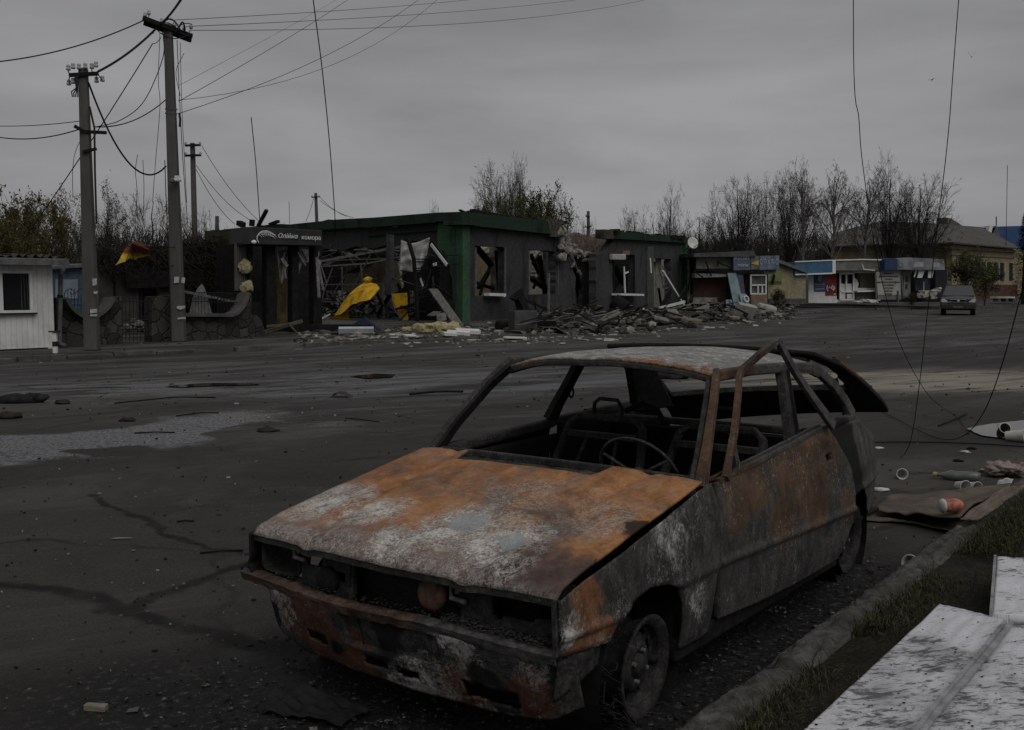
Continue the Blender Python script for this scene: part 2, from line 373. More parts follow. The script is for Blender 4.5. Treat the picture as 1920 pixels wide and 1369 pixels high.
    f2 = c2w(.9, -.9); sc3 = ell((f2.x, f2.y), .8, .55, 10, .2)
    s = n.math('MAXIMUM', n.math('MAXIMUM', sc1, sc2), n.math('MULTIPLY', sc3, .75))
    ash = n.noise(v, 26, 6, .75, .4)
    scol = n.ramp(ash, [(.35, (.006, .0058, .006)), (.55, (.014, .0135, .0135)), (.63, (.06, .058, .058)), (.72, (.16, .155, .15))])
    soot_vignette = n.math('MULTIPLY', ell((-.9, 3.3), 3.3, 1.75, 10, .25), n.rng(n.math('ADD', n.math('MULTIPLY', big, .5), n.math('MULTIPLY', mid, .5)), .30, .62, 1, .45)); col = n.mix(n.math('MULTIPLY', soot_vignette, .85), col, (.0125, .012, .0117))  # near asphalt darkened: wide soot stain plus corner vignette painted into the colour
    col = n.mix(n.math('MULTIPLY', s, .95), col, scol)
    n.put(n.b.inputs['Specular IOR Level'], n.math('ADD', .10, n.math('MULTIPLY', damp_sheen, .35)))
    # grit
    pb = n.vor(v, 16, out=0); pc = n.vor(v, 16, out=1); g = n.math('MULTIPLY', n.rng(pb, .16, .08), n.rng(pc, .80, .84)); col = n.mix(n.math('MULTIPLY', g, .55), col, (.22, .215, .20))
    n.bump(n.math('ADD', n.math('MULTIPLY', mid, .8), n.math('ADD', n.math('MULTIPLY', fine, .5), n.math('MULTIPLY', grain, .25))), .55, .012)
    return n.done(col, rough)
ASPH = ground_mat()
def axis(lo, hi, step, grow, c0, c1):
    out = []; x = c0
    while x <= c1: out.append(x); x += step
    s = step; x = c1
    while x < hi: s *= grow; x += s; out.append(x)
    s = step; x = c0
    while x > lo: s *= grow; x -= s; out.insert(0, x)
    return out
xs = axis(-500, 600, 1.0, 1.22, -24, 46); ys = axis(-60, 1500, .8, 1.22, -2, 84)
g = MB(); g.add([(x, y, gh(x, y)+(.012*nz((x, y, 0), .6) if y < 40 else 0)*min(1, max(0, (Vector((x, y)).length-6)/4))) for y in ys for x in xs], [(j*len(xs)+i, j*len(xs)+i+1, (j+1)*len(xs)+i+1, (j+1)*len(xs)+i) for j in range(len(ys)-1) for i in range(len(xs)-1)])
tag(g.build('ground', ASPH, smooth=True), kind='structure')
# pavement kerb along the far side of the street
CONC = simple('old_concrete', (.085, .082, .078), .35, 3.5, .9, .45, .4, True)
def edge_pt(s):
    for a, b in zip(EDGE[1:], EDGE[2:]):
        L = (b-a).length
        if s <= L: return a+(b-a)*(s/L), (b-a)/L
        s -= L
    return EDGE[-1].copy(), Vector((1, 0))
mb = MB(); rnd = random.Random(4)
s = .3
while s < 66:
    p, d = edge_pt(s+.5); z = .1+rnd.uniform(-.03, .02)
    if rnd.random() > .1 and not 17.2 < s < 19:
        mb.box((p.x-d.y*.08, p.y+d.x*.08, z/2), (.97, .17, z+.05), Matrix.Rotation(math.atan2(d.y, d.x)+rnd.uniform(-.02, .02), 3, 'Z') @ Matrix.Rotation(rnd.uniform(-.06, .06), 3, 'X'))
    s += 1.0
tag(mb.build('pavement_kerb', CONC, bevel=.015), kind='structure')
# near kerb and the verge behind it
KD = Vector((.605, .796)); KN = Vector((.796, -.605)); K0 = Vector((.68, 3.5))
def kp(s, t, z): return Vector((K0.x+KD.x*s+KN.x*t, K0.y+KD.y*s+KN.y*t, z))
n = N('kerb_concrete'); v = n.world(); a = n.noise(v, 7, 6, .7, .5); b = n.noise(v, 60, 4, .7)
col = n.ramp(a, [(.34, (.026, .0255, .025)), (.5, (.074, .071, .067)), (.66, (.125, .12, .112))]); col = n.mix(n.rng(b, .45, .7, 0, .6), col, (.03, .03, .029))
n.bump(n.math('ADD', a, n.math('MULTIPLY', b, .5)), .8, .015); KERBM = n.done(col, .92)
mb = MB()
def kerb_pt(u, v):
    s = -3+u*17.5; jn = max(0, 1-abs((s % 1.0)-.5)*2/.05) if abs((s % 1.0)-.5) < .025 else 0; chip = .045*nz((s, v*2, 0), 3.1)+.03*nz((s, v*3, 1), 9)+.07*max(0, nz((s, 0, 0), 1.1, 5)-.08)+.03*jn
    prof = [(-.005, -.03), (.0, .03), (.008, .085), (.03, .108), (.09, .115), (.15, .115), (.175, .10), (.18, .02)]
    k = v*(len(prof)-1); i = min(int(k), len(prof)-2); f = k-i
    t = prof[i][0]*(1-f)+prof[i+1][0]*f; z = prof[i][1]*(1-f)+prof[i+1][1]*f
    if .25 < v < .9: z -= abs(chip)*1.1; t += chip*.5*(1-v)
    z += .008*nz((s, t*5, 2), 9)
    return kp(s, t, z)
mb.grid(kerb_pt, 800, 21); tag(mb.build('near_kerb', KERBM, smooth=True), kind='structure')
n = N('verge_soil'); v = n.world(); a = n.noise(v, 5, 6, .7, .5); b = n.noise(v, 45, 4, .75)
col = n.mix(n.rng(a, .35, .65), (.014, .0135, .011), (.035, .033, .024)); col = n.mix(n.rng(b, .5, .68, 0, .6), col, (.075, .07, .055)); n.bump(n.math('ADD', a, b), 1, .03)
mb = MB(); mb.grid(lambda u, v: kp(-3.2+u*17.9, .176+v*v*9, .085+.045*nz((u*18, v*v*9, 0), 1.6)+.02*nz((u*18, v*v*9, 0), 7)+.03*min(1, v*3)), 160, 60)
tag(mb.build('verge', n.done(col, .95), smooth=True), kind='structure')
# grass on the verge
GRASS = N('grass_blade'); gi = GRASS.n('ShaderNodeObjectInfo'); gv = GRASS.noise(GRASS.obj, 2.2, 4, .7)
GRASSM = GRASS.done(GRASS.ramp(GRASS.noise(GRASS.obj, 40, 2, .5), [(.35, (.016, .018, .009)), (.52, (.036, .038, .018)), (.66, (.10, .088, .05))]), .85)
mb = MB(); rnd = random.Random(11)
def blade(p, h, lean, a, wd):
    d = Vector((math.cos(a), math.sin(a), 0)); sd = Vector((-d.y, d.x, 0))*wd
    q = [(0, 0), (.5, .3), (.85, .75), (1.0, 1.15)]
    pts = [p+Vector((0, 0, h*(k-.25*lean*l*l)))+d*h*lean*l for k, l in q]
    vs = [pts[0]-sd, pts[0]+sd, pts[1]-sd*.8, pts[1]+sd*.8, pts[2]-sd*.5, pts[2]+sd*.5, pts[3]]
    mb.add(vs, [(0, 1, 3, 2), (2, 3, 5, 4), (4, 5, 6)])
for _ in range(26000):
    s = rnd.uniform(-1.6, 11); t = .17+abs(rnd.gauss(0, .16)) if rnd.random() < .75 else rnd.uniform(.2, 1.6)
    den = nz((s, t, 0), 1.7)+.25*nz((s, t, 0), 5)
    if den < (-.22 if t < .4 else .02)+(.25 if s > 5 else 0)-(.25 if s > 6 and t > .5 else 0): continue
    p = kp(s, t, .07+.045*nz((s+3.2, math.sqrt(max(0, t-.176)), 0), .8)); k = rnd.random()
    blade(p, rnd.uniform(.035, .095)*(1.2 if t < .5 else .8), rnd.uniform(.2, 1.3), rnd.uniform(0, 6.28), rnd.uniform(.0012, .0026))
tag(mb.build('grass', GRASSM), 'tufts of dull green grass along the near kerb', 'grass', kind='stuff')
# puddles: thin sheets of still water
n = N('still_water'); n.put(n.b.inputs['Specular IOR Level'], .5); WATER = n.done((.012, .012, .013), .06)
def puddle(pts, seed):
    rr = random.Random(seed); c = sum(pts, Vector())/len(pts); out = []
    m = len(pts)
    for i in range(m):
        a, b = pts[i], pts[(i+1) % m]
        for k in range(7):
            p = a.lerp(b, k/7); q = (p-c)*(1+.13*nz(p, 2.3, seed)+.05*nz(p, 9, seed)); out.append(Vector((c.x+q.x, c.y+q.y, .014)))
    mb = MB(); mb.add(out, [tuple(range(len(out)))]); tag(mb.build('puddle_water', WATER), kind='structure')
puddle([gz(x, y) for x, y in ((1812, 806), (1850, 797), (1925, 790), (1990, 800), (1960, 822), (1890, 824), (1840, 818))], 1)
puddle([gz(x, y) for x, y in ((315, 726), (380, 720), (470, 720), (490, 723), (400, 725), (340, 728))], 2)
puddle([gz(x, y) for x, y in ((655, 707), (700, 702), (742, 703), (735, 709), (690, 711))], 3)
# ------------------------------------------------------------------ the burnt-out hatchback (all in the car's own axes: x forward, y to its left, z up)
ORC = ((.11, .056, .034), (.27, .125, .054), (.48, .215, .086))
def hood_mat():
    n = N('burnt_bonnet_steel'); v = n.obj; j = n.jitter(n.jitter(v, 2.6, .42), 11, .10); big = n.noise(v, 3.2, 6, .68, .5); mid = n.noise(n.jitter(v, 9, .1), 14, 7, .74, .8); fine = n.noise(v, 85, 5, .8); grit = n.noise(v, 260, 3, .85)
    sp = n.n('ShaderNodeSeparateXYZ'); n.put(sp.inputs[0], j)
    k = n.math('ADD', n.math('MULTIPLY', big, .40), n.math('ADD', n.math('MULTIPLY', mid, .35), n.math('ADD', n.math('MULTIPLY', fine, .15), n.math('MULTIPLY', grit, .10))))
    col = n.ramp(k, [(.36, (.10, .050, .032)), (.45, (.215, .098, .044)), (.53, (.345, .165, .074)), (.64, (.47, .265, .145))])
    brown = n.ramp(k, [(.38, (.085, .055, .045)), (.5, (.18, .115, .085)), (.62, (.30, .215, .17))]); col = n.mix(n.rng(n.noise(j, 4.5, 6, .7, .7), .47, .60, 0, .75), col, brown)
    mauve = n.ramp(k, [(.38, (.060, .048, .046)), (.5, (.125, .098, .090)), (.62, (.24, .20, .185))])
    fr = n.math('ADD', sp.outputs[0], n.math('MULTIPLY', n.math('SUBTRACT', mid, .5), .5)); col = n.mix(n.rng(fr, .38, .62, 0, .9), col, mauve)
    col = n.mix(n.math('MULTIPLY', n.zone(j, [((.60, .60, .65), .30), ((.46, .70, .67), .16)]), .9), col, n.ramp(k, [(.4, (.036, .026, .027)), (.6, (.12, .082, .078))]))
    col = n.mix(n.math('MULTIPLY', n.zone(j, [((.12, .10, .75), .17), ((.26, .50, .71), .15), ((.16, .34, .73), .12)]), .8), col, n.ramp(k, [(.4, (.06, .047, .042)), (.6, (.16, .125, .11))]))
    za = n.zone(j, [((.33, -.62, .69), .26), ((.37, -.30, .69), .20), ((.36, .13, .71), .30), ((.43, .38, .68), .26), ((.52, .0, .66), .2)]); zb = n.math('MULTIPLY', n.rng(sp.outputs[0], .44, .64), .42); zc = n.math('MULTIPLY', n.zone(j, [((.05, .15, .76), .30), ((.1, .55, .74), .3)]), .38)
    am = n.math('MAXIMUM', n.math('MAXIMUM', za, zb), zc)
    ridge = n.math('ABSOLUTE', n.math('SUBTRACT', n.noise(n.jitter(v, 8, .09), 15, 6, .72, 1.0), .5)); ridge2 = n.math('ABSOLUTE', n.math('SUBTRACT', n.noise(n.jitter(v, 12, .06), 34, 5, .7, .8), .5))
    worm = n.math('MAXIMUM', n.rng(ridge, .045, .012), n.math('MULTIPLY', n.rng(ridge2, .05, .012), .8))
    fl = n.math('ADD', n.math('MULTIPLY', n.math('SUBTRACT', mid, .5), 1.7), n.math('ADD', n.math('MULTIPLY', n.math('SUBTRACT', fine, .5), 1.5), n.math('MULTIPLY', n.math('SUBTRACT', grit, .5), .9)))
    full = n.rng(n.math('ADD', n.math('MULTIPLY', am, .95), fl), .60, 1.06); fm = n.math('MAXIMUM', full, n.math('MULTIPLY', worm, n.rng(am, .10, .6, 0, .85)))
    acol = n.ramp(n.math('ADD', n.math('MULTIPLY', fine, .6), n.math('MULTIPLY', mid, .4)), [(.34, (.17, .16, .155)), (.47, (.36, .345, .325)), (.6, (.62, .60, .565))])
    col = n.mix(n.math('MULTIPLY', fm, .90), col, acol)
    pat = n.rng(n.zone(n.jitter(v, 13, .10), [((.335, .145, .71), .115), ((.40, .385, .69), .085)]), .40, .52); col = n.mix(n.math('MULTIPLY', pat, n.rng(fl, -.5, -.2, 0, .85)), col, (.29, .305, .31))
    col = n.mix(n.rng(n.math('ADD', n.zone(j, [((.12, .80, .73), .15), ((-.15, .84, .78), .12), ((.4, .80, .69), .1)]), n.math('MULTIPLY', fl, .3)), .2, .7, 0, .9), col, (.016, .015, .015))
    col = n.mix(n.rng(grit, .5, .68, 0, .55), col, n.mix(1.0, col, (.38, .36, .35), 'MULTIPLY')); n.bump(n.math('ADD', n.math('MULTIPLY', mid, .6), n.math('ADD', n.math('MULTIPLY', fm, .5), n.math('MULTIPLY', fine, .5))), .6, .006)
    return n.done(col, n.rng(mid, .3, .7, .62, .9))
M_HOOD = hood_mat()
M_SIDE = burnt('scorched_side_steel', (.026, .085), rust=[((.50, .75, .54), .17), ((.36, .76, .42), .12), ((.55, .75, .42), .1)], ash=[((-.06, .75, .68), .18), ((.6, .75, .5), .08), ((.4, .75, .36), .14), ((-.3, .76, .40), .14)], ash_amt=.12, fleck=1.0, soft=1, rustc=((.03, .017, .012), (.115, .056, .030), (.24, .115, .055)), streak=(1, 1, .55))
M_DOOR = burnt('scorched_door_steel', (.03, .085), rust=[((-1.5, .84, .84), .32), ((-1.15, .8, .80), .3), ((-.75, .76, .80), .26), ((-1.35, .84, .66), .28), ((-1.05, .80, .56), .18), ((-.65, .76, .72), .2), ((-1.72, .85, .5), .13)], rust_amt=.1, ash_amt=.10, fleck=.75, soft=1, streak=(1, 1, .45), rustc=((.024, .016, .012), (.070, .045, .031), (.135, .082, .050)))
M_QUART = burnt('scorched_quarter_steel', (.04, .11), rust_amt=.05, ash_amt=.2, fleck=1.0, streak=(1, 1, .3), soot_shade=[((-2.0, .72, .80), .26), ((-2.12, .72, .66), .30), ((-2.18, .72, .5), .30), ((-2.12, .72, .34), .30)])  # black zones paint the shaded gap behind the ajar door onto the panel
M_PIL = burnt('rusted_pillar_steel', (.04, .11), rust=[((-.45, .69, .8), .5), ((-.85, .6, 1.2), .5), ((-.65, .65, 1.0), .4)], rust_amt=.3, fleck=.6, ash_amt=.12, rustc=((.020, .014, .011), (.072, .044, .030), (.150, .090, .058)))
M_ROOF = burnt('ashen_roof_steel', (.13, .24), rust=[((-.82, .5, 1.24), .28), ((-.80, .2, 1.26), .16), ((-.85, -.45, 1.24), .18)], rust_amt=.0, ash=[((-1.0, -.3, 1.26), .6), ((-1.1, .2, 1.26), .5), ((-1.5, .1, 1.26), .7), ((-1.6, -.4, 1.26), .5)], ash_amt=.3, fleck=.8)
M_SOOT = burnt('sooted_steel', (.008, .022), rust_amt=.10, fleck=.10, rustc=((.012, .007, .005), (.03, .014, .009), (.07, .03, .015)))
M_GREY = burnt('grey_charred_steel', (.02, .07), rust_amt=.12, fleck=.45, ash_amt=.1)
M_FRONT = burnt('rusty_front_panel', (.022, .085), rust=[((.6, -.42, .35), .24), ((.6, -.2, .2), .2), ((.6, .62, .24), .18), ((.6, .3, .18), .14)], rust_amt=.12, ash=[((.6, .34, .36), .16), ((.58, .62, .38), .12), ((.6, -.6, .38), .18), ((.58, .15, .18), .24), ((.58, .45, .2), .12)], ash_amt=.2, fleck=.7, soot_shade=[((.6, .0, .36), .15), ((.6, -.68, .34), .12), ((.6, .45, .25), .14), ((.6, -.3, .3), .08)], rustc=((.024, .013, .010), (.062, .031, .022), (.125, .060, .040)))
M_LIP = burnt('rusted_rail_steel', (.035, .1), rust=[((.66, -.3, .43), .7)], rust_amt=.4, fleck=.5, rustc=((.026, .017, .013), (.072, .046, .035), (.15, .10, .075)))
M_RIM = burnt('scorched_wheel_steel', (.014, .05), rust_amt=.28, fleck=.35, rustc=((.02, .012, .009), (.06, .03, .02), (.12, .065, .04)))
M_BRKT = simple('bare_metal_bracket', (.13, .126, .118), .4, 30, .6, .5)
M_HORN = simple('rusty_horn_disc', (.095, .055, .042), .4, 25, .8, .4)
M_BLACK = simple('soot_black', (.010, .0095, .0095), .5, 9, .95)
car = thing('burned_car', 'rusty burnt-out hatchback with missing windows and raised tailgate beside the near kerb', 'car', (CAR_X, CAR_Y, 0), CAR_A)
def lerp(a, b, t): return a+(b-a)*t
def pl(pts, t):        # piecewise-linear lookup: pts = [(t, value)]
    if t <= pts[0][0]: return pts[0][1]
    for (a, x), (b, y) in zip(pts, pts[1:]):
        if t <= b: return x+(y-x)*(t-a)/(b-a)
    return pts[-1][1]
SIDE = [(.12, .715), (.2, .738), (.3, .757), (.44, .768), (.455, .770), (.468, .782), (.484, .784), (.50, .772), (.60, .770), (.72, .752), (.80, .728), (.84, .722), (.90, .70)]
def side_y(x, z):
    y = pl(SIDE, z)
    if x < -1.9: y -= .075*((-1.9-x)/.9)**2.2
    if x > .25: y -= .03*((x-.25)/.38)**2
    return y+.005*nz((x, 0, z), 3.3)+.0022*nz((x, 0, z), 11)
def hood_z(x, y): return .636+(.62-x)*.176+.030*(1-(abs(y)/.725)**2.2)-.022*max(0, (x-.45)/.2)**2
def mir(f): return lambda u, v: (lambda p: (p[0], -p[1], p[2]))(f(u, v))
# bonnet
def bon(u, v):
    y = lerp(-.725, .725, u); fx = .625+.055*(1-(y/.725)**2); rx = -.385+(.0 if not -.44 < y < .335 else .13*ss(.0, .03, min(y+.44, .335-y)))
    if abs(y) > .6: rx += -.01
    x = lerp(rx, fx, v); z = hood_z(x, y)+.004*nz((x, y, 0), 4)+.0022*nz((x, y, 0), 13)
    z -= .012*ss(.05, .0, abs(abs(y)-.5*(1-.25*v))) if abs(y) < .55 else 0
    if v > .975: z -= .018*(v-.975)/.025
    return (x, y, z)
b = MB().grid(bon, 96, 72); bonnet = b.build('bonnet', M_HOOD, car, smooth=True, solid=.012)
lipb = MB(); lipb.bar([(bon(i/40, 1)[0]-.012, bon(i/40, 1)[1], bon(i/40, 1)[2]-.016+.002*nz((i, 0, 0), .9)) for i in range(41)], .012, .022); lipb.build('bonnet_lip', M_GREY, bonnet)
# cowl strip at the foot of the windscreen
c_ = MB().grid(lambda u, v: (lerp(-.27, -.46, v)+.02*(1-(2*u-1)**2)*0, lerp(-.60, .60, u), .752+.035*v+.008*nz((u*20, v, 0), 1)), 60, 5, lambda u, v: any(abs(u-k) < .012 and abs(v-.5) < .3 for k in (.2, .31, .5, .74, .84)))
c_.build('cowl_panel', M_GREY, car, solid=.01)
MB().bar([(-.455, -.70, .80), (-.475, -.35, .800), (-.48, 0, .800), (-.475, .35, .800), (-.455, .70, .80)], .03, .035).build('windscreen_sill', M_GREY, car, bevel=.006)
# fenders
def fend(u, v):
    bot = [(0, .628, .415), (.10, .50, .405), (.18, .345, .395), (.22, .335, .42), (.30, .29, .465), (.38, .22, .497), (.5, .08, .515), (.62, -.06, .495), (.70, -.13, .455), (.76, -.175, .39), (.80, -.195, .30), (.84, -.195, .2), (.9, -.27, .185), (1, -.43, .20)]
    xb = pl([(a, b) for a, b, c in bot], u); zb = pl([(a, c) for a, b, c in bot], u)
    xt = lerp(.632, -.46, u); zt = hood_z(min(xt, .62), .725)-.020 if xt > -.385 else .80
    x = lerp(xb, xt, v**.9); z = lerp(zb, zt, v)
    if u > .9: x = lerp(x, lerp(-.43, -.485, min(1, v*1.4)) if v < .72 else lerp(-.485, -.47, (v-.72)/.28), (u-.9)/.1)
    y = side_y(x, z)
    if xb > -.3 and v < .05: y -= .006
    return (x, y, z)
fe = MB().grid(fend, 84, 34).build('front_fender', M_SIDE, car, smooth=True, solid=.008)
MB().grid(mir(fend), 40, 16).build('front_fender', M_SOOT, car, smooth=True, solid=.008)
MB().bar([(.632, .722, .60), (.636, .728, .50), (.63, .728, .42)], .012, .02, (1, 0, 0)).build('fender_edge', M_GREY, fe)
for sg in (1, -1):   # wheel wells, sills
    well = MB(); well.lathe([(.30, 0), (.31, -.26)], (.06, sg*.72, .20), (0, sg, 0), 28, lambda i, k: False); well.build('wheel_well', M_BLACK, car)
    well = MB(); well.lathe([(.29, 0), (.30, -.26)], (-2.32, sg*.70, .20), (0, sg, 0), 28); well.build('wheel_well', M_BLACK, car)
    MB().bar([(-.2, sg*.69, .19), (-2.0, sg*.70, .165)], .07, .09).build('sill', M_SOOT, car, bevel=.012)
# front end: recessed panel, openings, radiator, lamp bucket, horns, latches, rail, lower panel
def fr_up(u, v):
    y = lerp(-.715, .715, u); z = lerp(.40, .615+.018*(1-(y/.72)**2), v); x = .555+.04*(1-(y/.72)**2)+.01*nz((y, z, 0), 9)
    x -= .05*ss(.55, .72, abs(y)); return (x, y, z)
def holes_up(u, v):
    y = lerp(-.715, .715, u); z = lerp(.40, .63, v); e = .02*nz((y, z, 3), 18)
    if .445+e < y < .655+e and .487-.4*e < z < .597: return not (y > .6 and z < .50)
    if -.205 < y < .30+e and .41 < z < .585+e: return True
    if -.70 < y < -.485 and .45 < z < .578: return True
    if -.44+e < y < -.36 and .52 < z < .58: return True
    return abs(y+.26) < .02 and abs(z-.5) < .02
fp = MB().grid(fr_up, 110, 18, holes_up).build('front_panel', burnt('charred_front_panel', (.018, .06), rust_amt=.2, fleck=.5, ash_amt=.12, rustc=((.02, .013, .01), (.05, .03, .022), (.10, .06, .042))), car, solid=.012, off=0)
rad = MB().box((.475, .03, .42), (.05, .54, .36))
rad.build('radiator', burnt('burnt_radiator_core', (.012, .035), rust_amt=.1, fleck=.05, streak=(1, 1, 4)), car, bevel=.006)
MB().bar([(.575, -.205, .60), (.585, -.205, .5), (.59, -.207, .40)], .018, .02, (1, 0, 0)).build('radiator_post', M_GREY, fp)
MB().box((.46, .16, .595), (.02, .22, .05)).build('tag_plate', M_SOOT, fp)
def bucket(y0, z0, mat):
    prof = [(1.0, .0), (1.04, .012), (.97, .02), (.90, .0), (.84, -.055), (.55, -.085), (.2, -.095), (.03, -.095)]; nn = 40; vs = []
    for r_, h in prof:
        for k in range(nn):
            q = 2*math.pi*k/nn; cx, cy = math.cos(q), math.sin(q); e = (abs(cx)**5+abs(cy)**5)**(-.2)
            vs.append((.585+h, y0+.108*r_*cx*e, z0+.060*r_*cy*e))
    return MB().add(vs, [(i*nn+k, i*nn+(k+1) % nn, (i+1)*nn+(k+1) % nn, (i+1)*nn+k) for i in range(len(prof)-1) for k in range(nn)]).build('headlight_housing', mat, car, smooth=True)
hb = bucket(-.592, .514, burnt('charred_lamp_bucket', (.014, .04), fleck=.3, rust_amt=.1))
MB().lathe([(.001, .03), (.022, .028), (.026, 0), (.03, -.02)], (.50, -.59, .515), (1, 0, 0), 14).build('bulb_socket', M_GREY, hb, smooth=True)
for y0, z0, r_, mt in ((.196, .518, .057, M_HORN), (-.318, .478, .05, M_SOOT)):
    h = MB().lathe([(.001, .030), (r_*.35, .030), (r_*.8, .024), (r_, .014), (r_*1.02, .0), (r_*.9, -.014), (r_*.5, -.03), (.02, -.05), (.018, -.10)], (.60, y0, z0), (1, .1, .05), 30); h.build('horn', mt, car, smooth=True)
for y0, z0 in ((.318, .556), (-.463, .572)):
    l = MB(); l.bar([(.615, y0-.028, z0-.028), (.622, y0-.026, z0), (.615, y0-.02, z0+.03)], .012, .005, (1, 0, 0)); l.bar([(.617, y0-.026, z0+.024), (.63, y0+.0, z0+.02), (.628, y0+.012, z0-.004), (.617, y0-.01, z0-.010)], .012, .006, (1, 0, 0)); l.tube([(.617, y0-.03, z0-.03), (.62, y0+.035, z0-.034)], .009, 8)
    l.build('bonnet_latch', M_BRKT, car, bevel=.002)
def rail_x(y): return .635+.055*(1-(y/.76)**2)
def rail_z(y): return .432+.012*nz((y, 0, 0), 2.1)-.016*max(0, y-.35)
rl = MB(); rl.grid(lambda u, v: (lambda y: (rail_x(y)-.075*(1-v)+.006*nz((y, v, 0), 14), y, rail_z(y)+.010*math.sin(v*3)+.006*nz((y, v, 1), 19)))(lerp(-.80, .725, u)), 150, 6)
rl.grid(lambda u, v: (lambda y: (rail_x(y)-.012*v+.004*nz((y, v, 0), 14), y, rail_z(y)+.002-.034*v+.007*nz((y, 0, 4), 22)*v))(lerp(-.80, .725, u)), 150, 3)
rl.build('bumper_rail', M_LIP, car, solid=.006)
MB().blob((.575, -.80, .440), .03, 3, 2, (1.2, 1.6, .7)).build('rail_end', M_SOOT, car, smooth=True)
rub = MB(); rr = random.Random(5)
for _ in range(900):
    y = rr.uniform(.28, .70) if rr.random() < .75 else rr.uniform(-.7, .7); rub.blob((rail_x(y)-rr.uniform(.02, .085), y, rail_z(y)+.018+rr.uniform(0, .015)), rr.uniform(.001, .0045), rr.random()*50, 1, (rr.uniform(.8, 2.4), rr.uniform(.6, 1.6), .5), .9)
tag(rub.build('ash_crust', M_GREY, car), 'flaky grey ash heaped on the front rail', kind='stuff')
def lowb(y): return pl([(-.76, .33), (-.70, .27), (-.60, .215), (-.47, .165), (-.2, .155), (.42, .15), (.66, .165), (.74, .21)], y)
def fr_lo(u, v):
    y = lerp(-.75, .74, u); zt = .412; zb = lowb(y); z = lerp(zb, zt, v)
    x = .62+.06*(1-(y/.75)**2)-.085*(max(0, .41-z)/.26)**1.5-.10*ss(.60, .78, abs(y))+.008*nz((y, z, 0), 5)+.004*nz((y, z, 0), 17)
    if .28 < z < .40 and -.2 < y < .27: x -= .02
    return (x, y, z)
def holes_lo(u, v):
    y = lerp(-.75, .74, u); z = lerp(lowb(y), .412, v); e = .012*nz((y, z, 5), 16)
    return (-.41+e < y < -.30 and .235+e < z < .275) or (-.11+e < y < .0 and .205+e < z < .25) or (.035+e < y < .15 and .20+e < z < .24) or (.34+e < y < .56 and .19+e < z < .25+e) or (-.19 < y < .26 and .285 < z < .395 and abs(nz((y*40, z, 2), 1)) > .60)
lo = MB().grid(fr_lo, 150, 30, holes_lo).build('lower_front_panel', M_FRONT, car, smooth=True, solid=.010)
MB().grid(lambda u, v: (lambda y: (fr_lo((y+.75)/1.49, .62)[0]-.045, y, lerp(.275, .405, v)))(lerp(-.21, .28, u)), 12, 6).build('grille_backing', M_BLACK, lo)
ve = MB().grid(lambda u, v: (lerp(.60, .37, u)+.004*nz((u, v, 0), 3), .735-.012*v-.02*(1-u)**2+.004*nz((u, v, 0), 4), lerp(.392, lerp(.255, .315, u), v)), 14, 8).build('corner_valance', M_GREY, car, smooth=True, solid=.008)
# engine bay dark mass, floor, firewall
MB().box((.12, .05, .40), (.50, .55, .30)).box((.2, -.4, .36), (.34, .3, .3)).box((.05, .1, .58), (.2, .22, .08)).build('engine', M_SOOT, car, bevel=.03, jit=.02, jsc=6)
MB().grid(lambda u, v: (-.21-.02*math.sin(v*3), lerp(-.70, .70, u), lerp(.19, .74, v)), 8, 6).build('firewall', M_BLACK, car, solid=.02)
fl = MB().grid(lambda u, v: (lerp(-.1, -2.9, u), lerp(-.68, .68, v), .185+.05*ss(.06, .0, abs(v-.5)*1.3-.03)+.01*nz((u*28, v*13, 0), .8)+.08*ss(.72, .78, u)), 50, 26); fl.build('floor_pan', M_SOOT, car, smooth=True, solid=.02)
# left door, hanging ajar on its hinges
HX, HY, SW = -.50, .745, R(5.0)
def dr(p):
    x, y, z = p[0]-HX, p[1]-HY, p[2]; return (HX+x*math.cos(SW)+y*math.sin(SW), HY-x*math.sin(SW)+y*math.cos(SW), z)
def dpan(u, v):
    zb = lerp(.235, .245, u)-.02*math.sin(u*3.14); zt = lerp(.795, .903, u); z = lerp(zb, zt, v)
    xf = pl([(.2, -.53), (.30, -.50), (.47, -.485), (.7, -.495), (.80, -.53)], z); xr = pl([(.2, -1.60), (.28, -1.70), (.40, -1.79), (.55, -1.81), (.68, -1.775), (.80, -1.70), (.88, -1.63)], z)
    x = lerp(xf, xr, u); y = side_y(x, z)
    if z > .76: y -= .02*ss(.76, .80, z)*0
    return dr((x, y, z))
def dskip(u, v):
    p = dpan(u, v); return .035 > abs(p[0]+1.555) and abs(p[2]-.765) < .014
dd = MB().grid(dpan, 110, 66, dskip); door = dd.build('door', M_DOOR, car, smooth=True, solid=.045)
MB().box(dr((-1.575, .700, .765)), (.07, .01, .03)).build('handle_recess', M_BLACK, door)
tr = MB(); tr.bar([(lambda p: (p[0], p[1]-.004, p[2]+.004))(dpan(i/30, 1)) for i in range(31)], .02, .016, (0, 0, 1)); tr.bar([(lambda p: (p[0], p[1]-.045, p[2]+.002))(dpan(i/30, 1)) for i in range(31)], .014, .014, (0, 0, 1)); tr.build('belt_strip', M_PIL, door, jit=.003, jsc=20)
fr = MB(); A_ = (-.575, .745, .80); B_ = (-.945, .632, 1.195); C_ = (-1.175, .715, 1.333); D_ = (-1.59, .835, .91)
fr.bar([A_, (-.70, .722, .97), (-.86, .668, 1.13), (-.925, .64, 1.185), (-.965, .637, 1.212), (-1.06, .672, 1.272), (-1.155, .708, 1.325), C_, (-1.20, .722, 1.30), (-1.30, .75, 1.185), (-1.42, .79, 1.06), D_], [.044, .036, .030, .030, .030, .030, .030, .032, .032, .036, .040, .05], [.024]*12, (0, 1, 0))
door_fr = fr.build('door_window_frame', M_PIL, door, bevel=.003)
